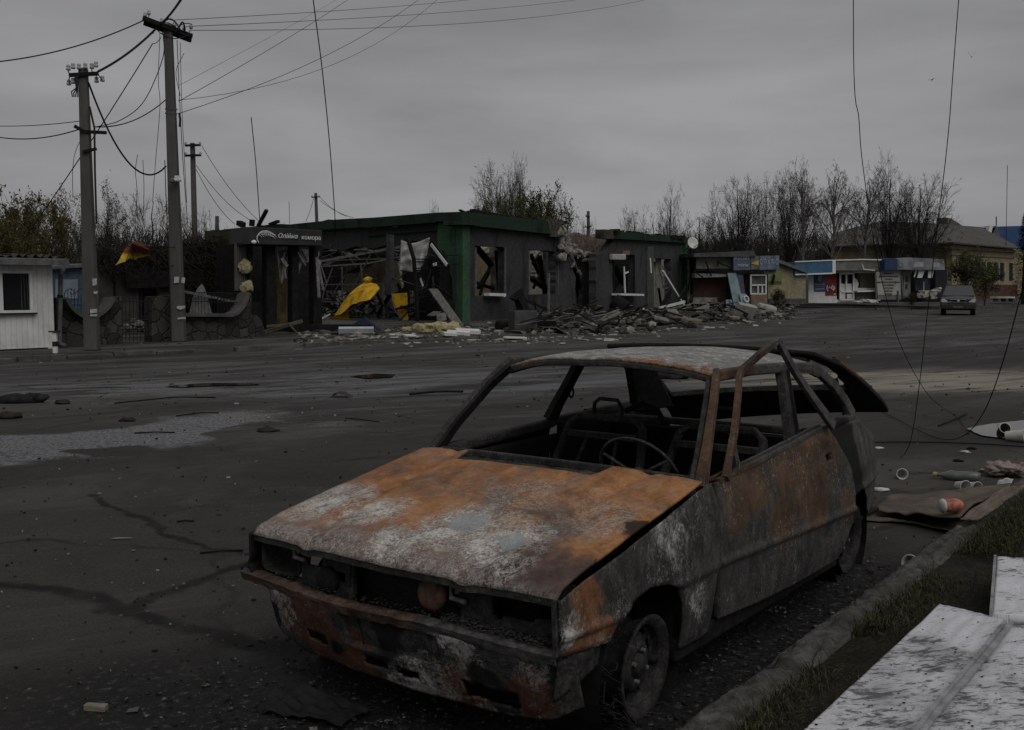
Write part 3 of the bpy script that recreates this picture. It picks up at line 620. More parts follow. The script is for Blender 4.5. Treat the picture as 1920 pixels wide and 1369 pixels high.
MB().prism([(-.56, .748, .80), (-.73, .745, .815), (-.69, .728, .95), (-.665, .735, .955)], (0, -.02, 0)).build('mirror_plate', M_SIDE, door)
MB().prism([(-.615, .752, .835), (-.665, .751, .838), (-.655, .747, .885), (-.64, .747, .885)], (0, -.02, 0)).build('plate_opening', M_BLACK, door)
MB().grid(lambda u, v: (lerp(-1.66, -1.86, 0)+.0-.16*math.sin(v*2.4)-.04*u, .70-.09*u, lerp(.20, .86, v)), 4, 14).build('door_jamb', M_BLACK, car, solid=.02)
# left rear quarter
def quar(u, v):
    bot = [(0, -1.78, .20), (.12, -2.0, .20), (.16, -2.03, .26), (.24, -2.09, .38), (.34, -2.19, .455), (.44, -2.31, .475), (.54, -2.43, .455), (.64, -2.53, .39), (.72, -2.60, .30), (.78, -2.66, .27), (1, -2.86, .30)]
    xb = pl([(a, b) for a, b, c in bot], u); zb = pl([(a, c) for a, b, c in bot], u)
    top = [(0, -1.78, .862), (.5, -2.2, .855), (.75, -2.48, .835), (1, -2.80, .70)]
    xt = pl([(a, b) for a, b, c in top], u); zt = pl([(a, c) for a, b, c in top], u)
    x = lerp(xb, xt, v); z = lerp(zb, zt, v)
    if u < .12: x = lerp(x, pl([(.2, -1.74), (.40, -1.93), (.55, -1.95), (.68, -1.92), (.80, -1.85), (.88, -1.77)], z), 1-u/.12)
    return (x, side_y(x, z)-.012, z)
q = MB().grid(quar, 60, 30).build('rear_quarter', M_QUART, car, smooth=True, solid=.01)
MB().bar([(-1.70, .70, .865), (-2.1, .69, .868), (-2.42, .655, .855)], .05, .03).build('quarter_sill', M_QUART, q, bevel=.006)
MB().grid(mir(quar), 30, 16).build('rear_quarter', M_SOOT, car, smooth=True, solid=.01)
# right door and its inner panel, seen through the windscreen
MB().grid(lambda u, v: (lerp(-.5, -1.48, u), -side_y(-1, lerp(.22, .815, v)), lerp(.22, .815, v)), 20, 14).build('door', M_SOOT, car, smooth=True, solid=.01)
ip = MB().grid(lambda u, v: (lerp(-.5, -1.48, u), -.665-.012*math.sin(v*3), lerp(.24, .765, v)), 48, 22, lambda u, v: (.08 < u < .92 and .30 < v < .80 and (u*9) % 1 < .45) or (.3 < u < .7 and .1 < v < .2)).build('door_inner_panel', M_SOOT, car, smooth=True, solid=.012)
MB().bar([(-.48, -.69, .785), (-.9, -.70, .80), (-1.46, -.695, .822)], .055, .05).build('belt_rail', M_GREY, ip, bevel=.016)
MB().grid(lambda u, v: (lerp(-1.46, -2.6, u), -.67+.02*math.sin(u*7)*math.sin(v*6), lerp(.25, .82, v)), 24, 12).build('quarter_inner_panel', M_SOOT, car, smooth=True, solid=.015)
MB().bar([(-1.46, -.70, .828), (-2.0, -.70, .838), (-2.5, -.66, .84)], .06, .045).build('quarter_sill', M_GREY, car, bevel=.012)
# roof and pillars
def rf(u, v):
    y = lerp(-.565, .565, u); fx = -.865+.075*(1-(y/.565)**2); rx = -1.97-.06*(1-(y/.565)**2); x = lerp(fx, rx, v)
    z = 1.208+.062*(1-(abs(y)/.565)**2.6)-.03*v*v-.022*(1-v)**6+.009*nz((x, y, 0), 2.6)+.004*nz((x, y, 0), 8)
    return (x, y, z)
roof = MB().grid(rf, 54, 50).build('roof', M_ROOF, car, smooth=True, solid=.012)
hd = MB(); hd.bar([(lambda p: (p[0]-.012, p[1], p[2]-.026))(rf(i/24, 0)) for i in range(25)], .045, .026); hd.build('windscreen_header', burnt('header_steel', (.025, .07), rust_amt=.35, fleck=.3), roof, bevel=.006)
for sg in (1, -1):
    mt = M_PIL if sg > 0 else M_SOOT
    MB().bar([(-.86, sg*.567, 1.190), (-1.2, sg*.575, 1.192), (-1.6, sg*.58, 1.180), (-1.98, sg*.575, 1.155)], .04, .05).build('roof_rail', M_PIL if sg > 0 else M_GREY, car, bevel=.01)
    MB().bar([(-.425, sg*.705, .775), (-.56, sg*.668, .93), (-.74, sg*.610, 1.10), (-.84, sg*.572, 1.180), (-.885, sg*.555, 1.205)], [.050, .037, .031, .034, .042], [.045, .036, .032, .032, .028], (0, 1, 0)).build('windscreen_pillar', M_PIL if sg > 0 else M_GREY, car, bevel=.004)
    MB().bar([(-.43, sg*.672, .785), (-.565, sg*.638, .93), (-.745, sg*.582, 1.095), (-.85, sg*.545, 1.172)], .016, .05, (1, 0, 0)).build('pillar_flange', M_GREY if sg > 0 else M_SOOT, car)
    if sg < 0: MB().bar([(-.455, sg*.722, .78), (-.59, sg*.688, .93), (-.765, sg*.632, 1.10), (-.875, sg*.590, 1.190)], .012, .03, (0, 1, 0)).build('pillar_gutter', M_PIL if sg > 0 else M_GREY, car)
    MB().bar([(-1.56, sg*.575, 1.18), (-1.515, sg*.615, 1.06), (-1.45, sg*.665, .92), (-1.42, sg*.69, .84)], [.06, .062, .07, .085], [.04]*4, (0, 1, 0)).build('door_pillar', M_GREY if sg > 0 else M_SOOT, car, bevel=.003)
    MB().bar([(-1.595, sg*.582, 1.17), (-1.55, sg*.622, 1.06), (-1.49, sg*.672, .92), (-1.465, sg*.695, .84)], .012, .05, (0, 1, 0)).build('pillar_flange', M_SOOT, car)
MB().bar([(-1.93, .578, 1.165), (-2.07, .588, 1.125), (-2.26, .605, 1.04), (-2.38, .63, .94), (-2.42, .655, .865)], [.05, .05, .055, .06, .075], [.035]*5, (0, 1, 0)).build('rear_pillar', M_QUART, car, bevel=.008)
MB().bar([(-1.62, .60, 1.165), (-1.9, .60, 1.14), (-2.02, .60, 1.11)], .02, .02).build('quarter_window_frame', M_GREY, car)
MB().prism([(-2.00, -.585, 1.18), (-2.30, -.56, 1.10), (-2.52, -.60, .95), (-2.68, -.62, .80), (-2.30, -.685, .80), (-2.24, -.66, .90), (-2.12, -.62, 1.06)], (0, .05, 0)).build('rear_pillar', M_SOOT, car, bevel=.01)
MB().bar([(-1.98, -.56, 1.185), (-2.03, 0, 1.235), (-1.98, .56, 1.185)], .07, .035).build('roof_rear_rail', M_SOOT, car, bevel=.008)
# seat-belt reel bracket on the right pillar
sb = MB(); sb.tube([(-1.52, -.60, 1.07), (-1.51, -.60, 1.02)], .010, 8); sb.tube([(-1.50+.022*math.cos(k*.7), -.60, .99+.028*math.sin(k*.7)) for k in range(10)], .006, 6); sb.build('belt_bracket', M_SOOT, car)
# tail: lower rear panel, shelf, raised tailgate
MB().grid(lambda u, v: (-2.86+.03*v-.03*(2*u-1)**2*0+.06*abs(2*u-1)**4, lerp(-.64, .64, u), lerp(.24, .52, v)), 20, 8).build('rear_panel', M_SOOT, car, smooth=True, solid=.02)
MB().grid(lambda u, v: (-2.05-.12*(1-v), lerp(-.64, .64, u), lerp(.24, .775, v)+.008*nz((u*9, v*5, 0), 1)), 24, 10).build('rear_seat_back', M_SOOT, car, solid=.04)
MB().bar([(-2.06, -.64, .795), (-2.08, 0, .80), (-2.06, .64, .795)], .05, .04).build('shelf_bar', M_GREY, car, bevel=.01)
TG = [(0, -1.97, 1.238), (.14, -2.12, 1.205), (.32, -2.38, 1.150), (.55, -2.66, 1.055), (.72, -2.86, .975), (.88, -3.05, .895), (1, -3.165, .845)]
def tgp(u, v):
    y = lerp(-.70, .645, u)*(.93+.07*v); x = pl([(a, b) for a, b, c in TG], v)-.04*(1-(2*u-1)**2)*v; z = pl([(a, c) for a, b, c in TG], v)+.02*(1-(2*u-1)**2)
    if v > .9: z -= .02*(v-.9)/.1
    return (x+.22*(1-u)*v, y, z-.16*(1-u)*v)
tg = MB().grid(tgp, 60, 44, lambda u, v: .10 < v < .70 and .07 < u < .93-.12*max(0, v-.45)).build('tailgate', M_SOOT, car, smooth=True, solid=.022)
MB().bar([(lambda p: (p[0], p[1], p[2]+.004))(tgp(.985, .25+.75*i/12)) for i in range(13)], .03, .018).build('tailgate_edge', burnt('rusty_edge', (.02, .05), rust_amt=.3, rust=[((-2.5, .6, 1.1), .25)]), tg)
MB().bar([tgp(i/24, .71) for i in range(25)], .03, .03).build('window_bar', M_GREY, tg)
MB().bar([(lambda p: (p[0], p[1], p[2]-.02))(tgp(.86, .10+.60*i/6)) for i in range(7)], .03, .02).build('tailgate_brace', M_SOOT, tg)
MB().box((lambda p: (p[0]+.0, p[1], p[2]-.02))(tgp(.33, .8)), (.02, .02, .012)).build('lock_plate', M_BRKT, tg)
MB().tube([(-2.55, .52, 1.05), (-2.62, .55, .86), (-2.63, .55, .74)], .012, 8).box((-2.63, .55, .73), (.06, .05, .03)).build('gas_strut', M_SOOT, car)
# inside: steering wheel, seats
stw = MB(); cc = Vector((-.60, .335, .775)); an = Vector((-.86, 0, .5)).normalized(); a1 = Vector((0, 1, 0)); a2 = an.cross(a1)
stw.tube([cc+(a1*math.cos(k*math.pi/18)+a2*math.sin(k*math.pi/18))*.188 for k in range(37)], .007, 8, False)
for k in (0, 120, 240): stw.tube([cc-an*.02, cc+(a1*math.cos(R(k+90))+a2*math.sin(R(k+90)))*.187], .007, 6)
sw = stw.build('steering_wheel', M_GREY, car, smooth=True)
MB().tube([cc-an*.0, cc-an*.10, cc-an*.30], [.028, .036, .03], 14).lathe([(.001, .012), (.026, .010), (.034, -.01), (.034, -.04)], cc, an, 14).build('steering_column', M_GREY, sw, smooth=True)
def seat(y0, x0, name):
    s_ = MB(); t = lambda x, y, z: (x0+x, y0+y, z)
    s_.bar([t(.14, .27, .50), t(0, .255, .66), t(-.08, .225, .835), t(-.10, .17, .875), t(-.10, -.17, .875), t(-.08, -.225, .835), t(0, -.255, .66), t(.14, -.27, .50)], .035, .045, (1, 0, 0))
    so = s_.build('seat_frame', M_GREY, car, bevel=.01)
    i_ = MB()
    for y in (-.09, .09): i_.tube([t(.04, y*1.2, .64), t(-.06, y, .80)], .010, 6)
    i_.bar([t(-.03, -.22, .79), t(-.03, .22, .79)], .04, .03); i_.bar([t(.08, -.25, .57), t(.08, .25, .57)], .04, .03)
    i_.build('seat_spring', M_GREY, so)
    h = MB(); h.tube([t(-.10, -.09, .86), t(-.115, -.09, .95), t(-.12, -.06, .975), t(-.12, .05, .972), t(-.115, .08, .93), t(-.10, .085, .86)], .011, 7); h.build('headrest_frame', M_GREY, so, smooth=True)
    MB().box(t(.38, 0, .36), (.46, .48, .05)).box(t(.38, .2, .28), (.5, .03, .16)).box(t(.38, -.2, .28), (.5, .03, .16)).build('seat_base', M_SOOT, so, bevel=.015)
seat(-.33, -1.34, 'passenger'); seat(.33, -1.34, 'driver')
MB().tube([(-1.36, -.18, .93), (-1.40, -.10, .97), (-1.42, -.02, .94), (-1.40, .03, .88)], .016, 7).build('seat_tube', M_SOOT, car, smooth=True)
# wheels: bare rims with a few wire beads of the burnt tyre
def wheel(x, y, sg, steer=0, sag=.0):
    o = Vector((x, y, .193)); ax = Matrix.Rotation(steer, 3, 'Z') @ Vector((0, sg, -.03)); ax.normalize()
    rim = MB().lathe([(.150, .012), (.160, .026), (.176, .032), (.190, .040), (.1925, .032), (.187, .022), (.172, .012), (.165, -.02), (.150, -.05), (.158, -.085), (.18, -.105), (.192, -.11), (.192, -.118), (.17, -.112), (.145, -.09), (.138, -.05), (.150, .0), (.150, .012)], o, ax, 56)
    ro = rim.build('wheel', M_RIM, car, smooth=True)
    dk = MB().lathe([(.155, .0), (.148, -.012), (.135, -.020), (.118, -.022), (.096, -.010), (.082, .004), (.066, .006), (.05, .0), (.044, -.008), (.043, .012), (.030, .022), (.001, .024)], o, ax, 48, lambda i, k: 2 <= i <= 3 and k % 6 < 4 and not (k > 30 and i == 3))
    dk.build('wheel_disc', M_RIM, ro, smooth=True)
    for k in range(4):
        q = k*math.pi/2+.4; u = ax.orthogonal().normalized(); b = ax.cross(u); MB().lathe([(.001, .02), (.008, .018), (.009, .0)], o+(u*math.cos(q)+b*math.sin(q))*.057, ax, 8).build('wheel_bolt', M_BRKT, ro)
    MB().lathe([(.02, -.03), (.115, -.035), (.118, -.06), (.02, -.07)], o, ax, 30).build('brake_drum', M_SOOT, ro)
    return ro
wheel(.015, .675, 1, R(3)); wheel(-2.32, .66, 1); wheel(0, -.675, -1, R(3)); wheel(-2.32, -.66, -1)
tw = MB(); rr = random.Random(2)
for k in range(26):
    a0 = rr.uniform(3.6, 5.9); pts = []
    for i in range(12):
        a = a0+i*.09; r_ = .20+.02*rr.random()+.02*math.sin(i*.8+k); pts.append((.015+r_*math.cos(a), .64+rr.uniform(-.02, .05)*1.0+.05*math.sin(k), max(.012, .193+r_*math.sin(a))))
    tw.tube(pts, .0022, 4)
tag(tw.build('tyre_wire', M_RIM, car), 'loose wire beads of the burnt-off tyre', kind='stuff')
MB().tube([(.03, -.6, .2), (.0, .6, .2)], .03, 8).build('axle', M_BLACK, car); MB().tube([(-2.32, -.6, .2), (-2.32, .6, .2)], .03, 8).build('axle', M_BLACK, car)
# ------------------------------------------------------------------ upright planes: shapes drawn on a wall that stands at its own place
class Plane:
    def __init__(s, P0, P1):
        s.a = Vector((P0.x, P0.y, 0)); d = Vector((P1.x-P0.x, P1.y-P0.y, 0)); s.d = d.normalized(); s.n = Vector((s.d.y, -s.d.x, 0))
        if s.n.y > 0: s.n = -s.n
        s.ang = math.atan2(s.d.y, s.d.x)
    def pt(s, px, py, off=0.0):
        r = ray(px, py); o = Vector((0, 0, EYE)); q = s.a+s.n*off
        t = (q-o).dot(s.n)/r.dot(s.n); return o+r*t
    def poly(s, mb, pts, th=.1, off=0.0):
        P = [s.pt(x, y, off) for x, y in pts]; return mb.prism(P, -s.n*th)
    def rect(s, mb, x0, y0, x1, y1, th=.1, off=0.0): return s.poly(mb, [(x0, y0), (x1, y0), (x1, y1), (x0, y1)], th, off)
    def line(s, mb, pts, wd, th=.05, off=0.0):      # flat bar following pixels
        return mb.bar([s.pt(x, y, off) for x, y in pts], wd, th, s.n)
    def rod(s, mb, pts, r, off=0.0, n=5): return mb.tube([s.pt(x, y, off) for x, y in pts], r, n)
def rough(pts, amp, step, seed=0, keep=()):     # broken outline
    out = []; m = len(pts)
    for i in range(m):
        a, b = pts[i], pts[(i+1) % m]; L = math.hypot(b[0]-a[0], b[1]-a[1]); k = 1 if i in keep else max(1, int(L/step))
        for j in range(k):
            t = j/k; x, y = a[0]+(b[0]-a[0])*t, a[1]+(b[1]-a[1])*t
            if j: x += amp*nz((x, y, seed), .21); y += amp*nz((x, y, seed+9), .21)
            out.append((x, y))
    return out
SIMPLE = dict(
 wood=simple('weathered_wood', (.10, .085, .068), .35, 4, .9, .4, stretch=(1, 1, 6)),
 char=simple('charred_timber', (.014, .0135, .013), .4, 8, .95),
 dmetal=simple('dark_metal', (.022, .022, .023), .3, 10, .7),
 gmetal=simple('grey_metal', (.12, .12, .122), .3, 8, .6, .35),
 white=simple('dirty_white_paint', (.60, .60, .585), .1, 3, .7, .22, .1),
 whiteb=simple('white_plastic', (.66, .66, .65), .08, 5, .5, .1, .05),
 pole=simple('pole_concrete', (.088, .086, .083), .18, 1.6, .9, .3, .3, stretch=(1, 1, .25)),
 glassy=simple('dark_window', (.012, .013, .015), .2, 3, .15, 0, 0),
 stone=None)
n = N('field_stone'); v = n.world(); j = n.jitter(v, 3, .15); e = n.vor(j, 3.2, 'DISTANCE_TO_EDGE'); c = n.vor(j, 3.2, 'F1', 1, 1); a = n.noise(v, 14, 5, .7)
col = n.mix(n.rng(c, 0, 1, 0, 1, False), (.022, .021, .020), (.075, .070, .062)); col = n.mix(n.rng(e, .05, .01), col, (.030, .029, .027)); col = n.mix(n.rng(a, .45, .7, 0, .6), col, (.018, .017, .017))
n.bump(n.rng(e, 0, .08), .8, .04); STONE = n.done(col, .9)
# ------------------------------------------------------------------ white site cabin at the left edge
kb = Plane(at(103, 650, 23.8), at(4, 655, 22.95)); KDIR = kb.d if kb.d.x > 0 else -kb.d
A = kb.pt(103, 651); zt = kb.pt(103, 497).z; zb = A.z
n = N('white_cladding'); v = n.obj; sp = n.n('ShaderNodeSeparateXYZ'); n.put(sp.inputs[0], v)
gr = n.n('ShaderNodeTexWave', wave_type='BANDS', bands_direction='X'); n.put(gr.inputs['Vector'], v); gr.inputs['Scale'].default_value = 2.6; gr.inputs['Distortion'].default_value = 0
a = n.noise(v, 2.5, 5, .65, .4); s_ = n.noise(n.map(v, (3, 3, .3)), 2.2, 5, .7)
col = n.mix(n.rng(a, .35, .68), (.66, .655, .635), (.52, .515, .50)); col = n.mix(n.rng(s_, .5, .75, 0, .4), col, (.30, .29, .27)); col = n.mix(n.rng(gr.outputs[0], .05, .0, 0, .5), col, (.28, .28, .27))
spk = n.vor(v, 9); col = n.mix(n.math('MULTIPLY', n.rng(spk, .09, .03), n.rng(a, .4, .6)), col, (.12, .11, .10)); n.bump(gr.outputs[0], .3, .01)
CLAD = n.done(col, .7)
cab = thing('site_cabin', 'white clad cabin with a twin-pane window at the left edge of the photo', 'cabin', (A.x, A.y, gh(A.x, A.y)), math.atan2(-KDIR.y, -KDIR.x))
z0 = zb-gh(A.x, A.y); z1 = zt-gh(A.x, A.y); L = 5.0
def cabp(px, py):       # pixel on the cabin front -> cabin axes (x to the left along the wall, y depth, z)
    p = kb.pt(px, py); return (Vector((p.x-A.x, p.y-A.y, 0)).dot(-KDIR), p.z-gh(A.x, A.y))
wl, wzt = cabp(58, 511); wr, wzb = cabp(-30, 585); sg = 1
DEP = -1.0              # cabin depth runs away from the street
m = MB()
x0, x1 = wl, wl+1.38
m.box((x0/2, DEP*1.2, (z0+z1)/2), (x0, 2.4, z1-z0)); m.box(((x1+L)/2, DEP*1.2, (z0+z1)/2), (L-x1, 2.4, z1-z0))
m.box(((x0+x1)/2, DEP*.06, (z0+wzb)/2), (x1-x0, .12, wzb-z0)); m.box(((x0+x1)/2, DEP*.06, (wzt+z1)/2), (x1-x0, .12, z1-wzt)); m.box(((x0+x1)/2, DEP*2.34, (z0+z1)/2), (x1-x0, .12, z1-z0))
m.build('wall', CLAD, cab)
f = MB()
for xx in (x0+.02, (x0+x1)/2, x1-.02): f.box((xx, .012, (wzt+wzb)/2), (.07 if xx != (x0+x1)/2 else .10, .06, wzt-wzb))
for zz in (wzt+.01, wzb-.01): f.box(((x0+x1)/2, .014, zz), (x1-x0+.10, .06, .07))
win = f.build('window_frame', SIMPLE['whiteb'], cab, bevel=.006)
for k in range(2):
    p = MB().box((x0+(k+.5)*(x1-x0)/2, -.03, (wzt+wzb)/2), ((x1-x0)/2-.08, .012, wzt-wzb-.04)); p.build('pane', SIMPLE['glassy'], win)
cu = MB()
for k in range(3): cu.bar([(x0+.1+k*.06, -.018, wzt-.03), (x0+.08+k*.07, -.018, wzb+.06)], .018, .006)
cu.build('blind_strips', SIMPLE['gmetal'], win)
MB().box(((x0+x1)/2, .05, wzb-.05), (x1-x0+.16, .12, .035)).build('window_sill', SIMPLE['dmetal'], win)
ro = MB().box((L/2-.06, -1.1, z1+.07), (L+.35, 3.0, .14)).build('roof', SIMPLE['gmetal'], cab, bevel=.02)
r2 = MB(); rr = random.Random(3)
for k in range(13):
    x = -.1+k*.36; r2.grid(lambda u, v: (x+u*.42, .30-v*1.3, z1+.15+.035*math.sin(u*14)+.10*abs(nz((x, u, v), 2.3))+.02*rr.random()), 12, 3)
r2.build('torn_roofing', simple('old_roofing_sheet', (.075, .06, .05), .4, 7, .9, .5), ro, solid=.012)
MB().box((L/2-.1, .42, z1+.03), (L+.25, .05, .09)).build('gutter', SIMPLE['gmetal'], ro)
for x in (.10, 1.5, 3.2): MB().box((x, -.05, z0/2-.02), (.12, .14, z0+.08)).build('block_stand', SIMPLE['white'], cab)
MB().box((1.9, -.9, z0*.5), (3.6, 1.6, z0*.9)).build('brick_plinth', simple('dark_brick_base', (.05, .04, .035), .4, 10, .9), cab)
# red-and-white marker post by the cabin
P = G(104, 662); mk = thing('marker_post', 'short white marker post with a dark band at the corner of the white cabin', 'post', P)
MB().box((0, 0, .22), (.085, .085, .46)).build('post', SIMPLE['whiteb'], mk, bevel=.008); MB().box((0, 0, .20), (.092, .092, .11)).build('band', SIMPLE['dmetal'], mk); MB().box((0, -.02, .47), (.22, .1, .03)).build('cap', SIMPLE['dmetal'], mk)
# ------------------------------------------------------------------ drainpipe, blue booth
bp = Plane(at(100, 600, 27.5), at(240, 600, 29.5))
bb = thing('blue_booth', 'blue corrugated metal booth between the white cabin and the first pole', 'booth', bp.pt(140, 640)*1.0)
bb.location = (0, 0, 0)
n = N('blue_corrugated'); v = n.world(); w_ = n.n('ShaderNodeTexWave', wave_type='BANDS', bands_direction='X'); n.put(w_.inputs['Vector'], v); w_.inputs['Scale'].default_value = 3.2; a = n.noise(v, 3, 5, .7)
col = n.mix(n.rng(a, .3, .7), (.055, .085, .135), (.085, .12, .17)); n.bump(w_.outputs[0], .8, .03); BLUEC = n.done(col, .6)
m = MB(); bp.rect(m, 60, 500, 172, 640, 2.0); m.build('wall', BLUEC, bb)
m = MB(); bp.rect(m, 104, 524, 146, 560, .02, .02); m.build('panel', simple('pale_blue_panel', (.21, .26, .31), .15, 4, .7, .2), bb)
m = MB(); bp.poly(m, [(55, 503), (172, 494), (172, 500), (55, 508)], 2.2, .2); m.build('roof', SIMPLE['gmetal'], bb)
tag(bb)
P = G(113, 652); dp = thing('drainpipe', 'grey drainpipe with an elbow foot beside the white cabin', 'pipe', (P.x, P.y, 0))
ps = Plane(P, P+Vector((1, .2, 0))); m = MB()
m.tube([ps.pt(119, 503)-P*1+Vector((0, 0, P.z)), ps.pt(114, 512)-P+Vector((0, 0, P.z)), ps.pt(113, 560)-P+Vector((0, 0, P.z)), ps.pt(111, 640)-P+Vector((0, 0, P.z)), ps.pt(114, 646)-P+Vector((0, 0, P.z)), ps.pt(124, 649)-P+Vector((0, 0, P.z))], .055, 10)
m.build('pipe', SIMPLE['gmetal'], dp, smooth=True)
c_ = MB().tube([ps.pt(113, 558)-P+Vector((0, 0, P.z)), ps.pt(113, 553)-P+Vector((0, 0, P.z))], .07, 10).build('collar', SIMPLE['dmetal'], dp)
# ------------------------------------------------------------------ stone fence with round dips, ironwork and a gate
F0, F1 = at(112, 650, 24.6), at(492, 630, 29.3); fp_ = Plane(F0, F1)
def base_y(px):        # pixel row where the fence meets the ground
    p = fp_.pt(px, 600); g_ = gh(p.x, p.y); q = (g_-.1-EYE)/p.y; return HORIZ-q*F_PX
fence = thing('stone_fence', 'dark field-stone fence with round dips and scrolled ironwork behind the two concrete poles', 'fence', (0, 0, 0))
def arc(x0, x1, y0, dip, k=10): return [(x0+(x1-x0)*i/k, y0+dip*math.sin(math.pi*i/k)**.7) for i in range(k+1)]
def wallpiece(tops, name='wall', mt=None, th=.35, off=0):
    m = MB()
    for a, b in zip(tops, tops[1:]):
        if b[0]-a[0] < .01: continue
        fp_.poly(m, [a, b, (b[0], base_y(b[0])), (a[0], base_y(a[0]))], th, off)
    return m.build(name, mt or STONE, fence)
wallpiece([(106, 558)]+arc(118, 206, 558, 36)+[(228, 556)]); wallpiece([(285, 556), (332, 554)]); wallpiece([(332, 590), (428, 591), (440, 586), (450, 574), (456, 560), (460, 550), (471, 549)]); wallpiece([(471, 590), (484, 592), (492, 604), (498, 625)])
m = MB(); fp_.line(m, arc(118, 206, 559, 36, 16), .09, .40, .02); m.build('coping', SIMPLE['pole'], fence); m = MB(); fp_.line(m, [(332, 590), (428, 591), (440, 586), (450, 574), (456, 560), (460, 549)], .09, .40, .02); m.build('coping', SIMPLE['pole'], fence)
m = MB()
for i in range(9):
    x = 121+i*6.2; fp_.rod(m, [(x, 590 if 3 < i < 7 else 575), (x, 548-8*math.sin(i*.7))], .008, -.1)
fp_.rod(m, [(120, 552+0), (124, 545), (132, 541), (139, 546), (138, 552), (133, 552), (132, 548)], .010, -.1); fp_.rod(m, [(139, 552), (147, 544), (156, 540), (166, 543), (172, 556)], .010, -.1); fp_.rod(m, [(118, 572), (172, 572)], .010, -.1)
m.build('ironwork', SIMPLE['dmetal'], fence)
m = MB()
for i in range(16):
    x = 348+i*6; fp_.rod(m, [(x, 591), (x, 546+6*abs(math.sin(i*.55)))], .008, -.1)
for y in (548, 565, 588): fp_.rod(m, [(346, y), (446, y+2)], .010, -.1)
for i in range(7):
    cx = 354+i*13; fp_.rod(m, [(cx+5*math.cos(k*.9), 556+5*math.sin(k*.9)) for k in range(8)], .006, -.1)
m.build('ironwork', SIMPLE['dmetal'], fence)
gt = MB()
for i in range(9):
    x = 229+i*7; fp_.rod(gt, [(x, base_y(x)-2), (x, 562-4*math.sin(math.pi*i/8))], .009, -.15)
for y in (566, 600, 618, 634): fp_.rod(gt, [(229, y), (285, y-1)], .012, -.15)
for i in range(4): fp_.rod(gt, [(237+i*13+5*math.cos(k*.8), 590+7*math.sin(k*.8)) for k in range(9)], .006, -.15)
gt.build('gate', SIMPLE['dmetal'], fence)
# light rubble heap behind the gate, grey slab wall and thatch of dry vines
bw = Plane(at(180, 600, 30.5), at(470, 600, 34.5))
sl = thing('slab_wall', 'grey concrete slab wall with a dark doorway behind the stone fence', 'wall', (0, 0, 0))
m = MB(); bw.rect(m, 182, 500, 262, 650, .2); bw.rect(m, 262, 500, 345, 526, .2); bw.rect(m, 300, 526, 345, 650, .2); m.build('slabs', simple('grey_slab', (.060, .058, .055), .3, 1.6, .9, .5, .3, True), sl)
m = MB(); bw.rect(m, 214, 502, 217, 650, .06, .05); bw.rect(m, 262, 521, 268, 650, .08, .05); bw.line(m, [(236, 526), (382, 520)], .5, .06, .25); m.build('lintel', SIMPLE['char'], sl)
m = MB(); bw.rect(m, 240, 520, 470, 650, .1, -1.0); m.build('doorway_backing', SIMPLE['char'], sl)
m = MB(); rr = random.Random(8)
P = at(258, 640, 29.5)
for _ in range(60):
    x, y = rr.gauss(0, .8), rr.gauss(0, .5); m.blob((P.x+x, P.y+1.0+y, gh(P.x, P.y)+.02+max(0, .5-abs(x)*.3)*rr.random()), rr.uniform(.05, .17), rr.random()*90, 1, (1, 1, .7))
tag(m.build('rubble_heap', simple('pale_rubble', (.20, .19, .17), .5, 5, .95, .5, .4, True)), 'heap of pale rubble seen through the iron gate', 'rubble', kind='stuff')
def twigs(name, label, cat, plane, x0, x1, ytop, ybot, count, ln, mat, seed, leaf=0, off=.3, down=.6, group=None):
    m = MB(); rr = random.Random(seed); p0 = plane.pt(x0, ybot); lf = MB()
    for _ in range(count):
        x = rr.uniform(x0, x1); t = rr.random(); yt = ytop(x) if callable(ytop) else ytop; y = yt+(ybot-yt)*t**1.3; p = plane.pt(x, y, off*rr.uniform(-1, 1)); d = Vector((rr.gauss(0, 1), rr.gauss(0, 1), rr.gauss(-down, .8))).normalized()*ln*rr.uniform(.4, 1.3)
        q = p+d*.5+Vector((rr.gauss(0, .1), rr.gauss(0, .1), rr.gauss(0, .1)))*ln; m.tube([p, q, p+d], [.011, .008, .004], 3, False)
    o = m.build(name, mat); tag(o, label, cat, group); return o
VINE = simple('dry_vine', (.030, .025, .019), .4, 6, .95)
twigs('dry_vine', 'mass of dead brown creeper hanging over the slab wall left of the corrugated hut', 'creeper', bw, 186, 345, lambda x: 470+8*math.sin(x*.06), 512, 1500, .55, VINE, 1)
twigs('dry_vine', 'dense dead creeper covering the wall between the tall pole and the corrugated hut', 'creeper', bw, 345, 452, lambda x: 448+6*math.sin(x*.09), 560, 2600, .6, VINE, 2)
m = MB(); bw.poly(m, rough([(186, 478), (250, 466), (345, 458), (450, 450), (456, 552), (345, 545), (300, 520), (186, 505)], 4, 8, 2), .3, -.12); tag(m.build('creeper_mat', simple('creeper_litter', (.017, .0145, .011), .5, 3, .98, 0, .8, True)), 'dark mat of dead leaves behind the creeper stems', 'creeper')
# pitched iron sheet leaning inside the fence, loose plank
lp = Plane(at(350, 600, 27.6), at(420, 600, 28.6))
m = MB(); lp.poly(m, [(356, 588), (362, 560), (372, 540), (379, 533), (384, 540), (390, 560), (398, 588)], .03); tag(m.build('tin_sheet', simple('folded_tin', (.18, .18, .175), .35, 5, .6, .4)), 'folded pale tin sheet leaning behind the ironwork right of the tall pole', 'metal sheet')
m = MB(); lp.line(m, [(346, 547), (440, 566)], .07, .05, .12); tag(m.build('loose_rail', SIMPLE['gmetal']), 'pale loose rail lying aslant across the fence ironwork', 'rail')
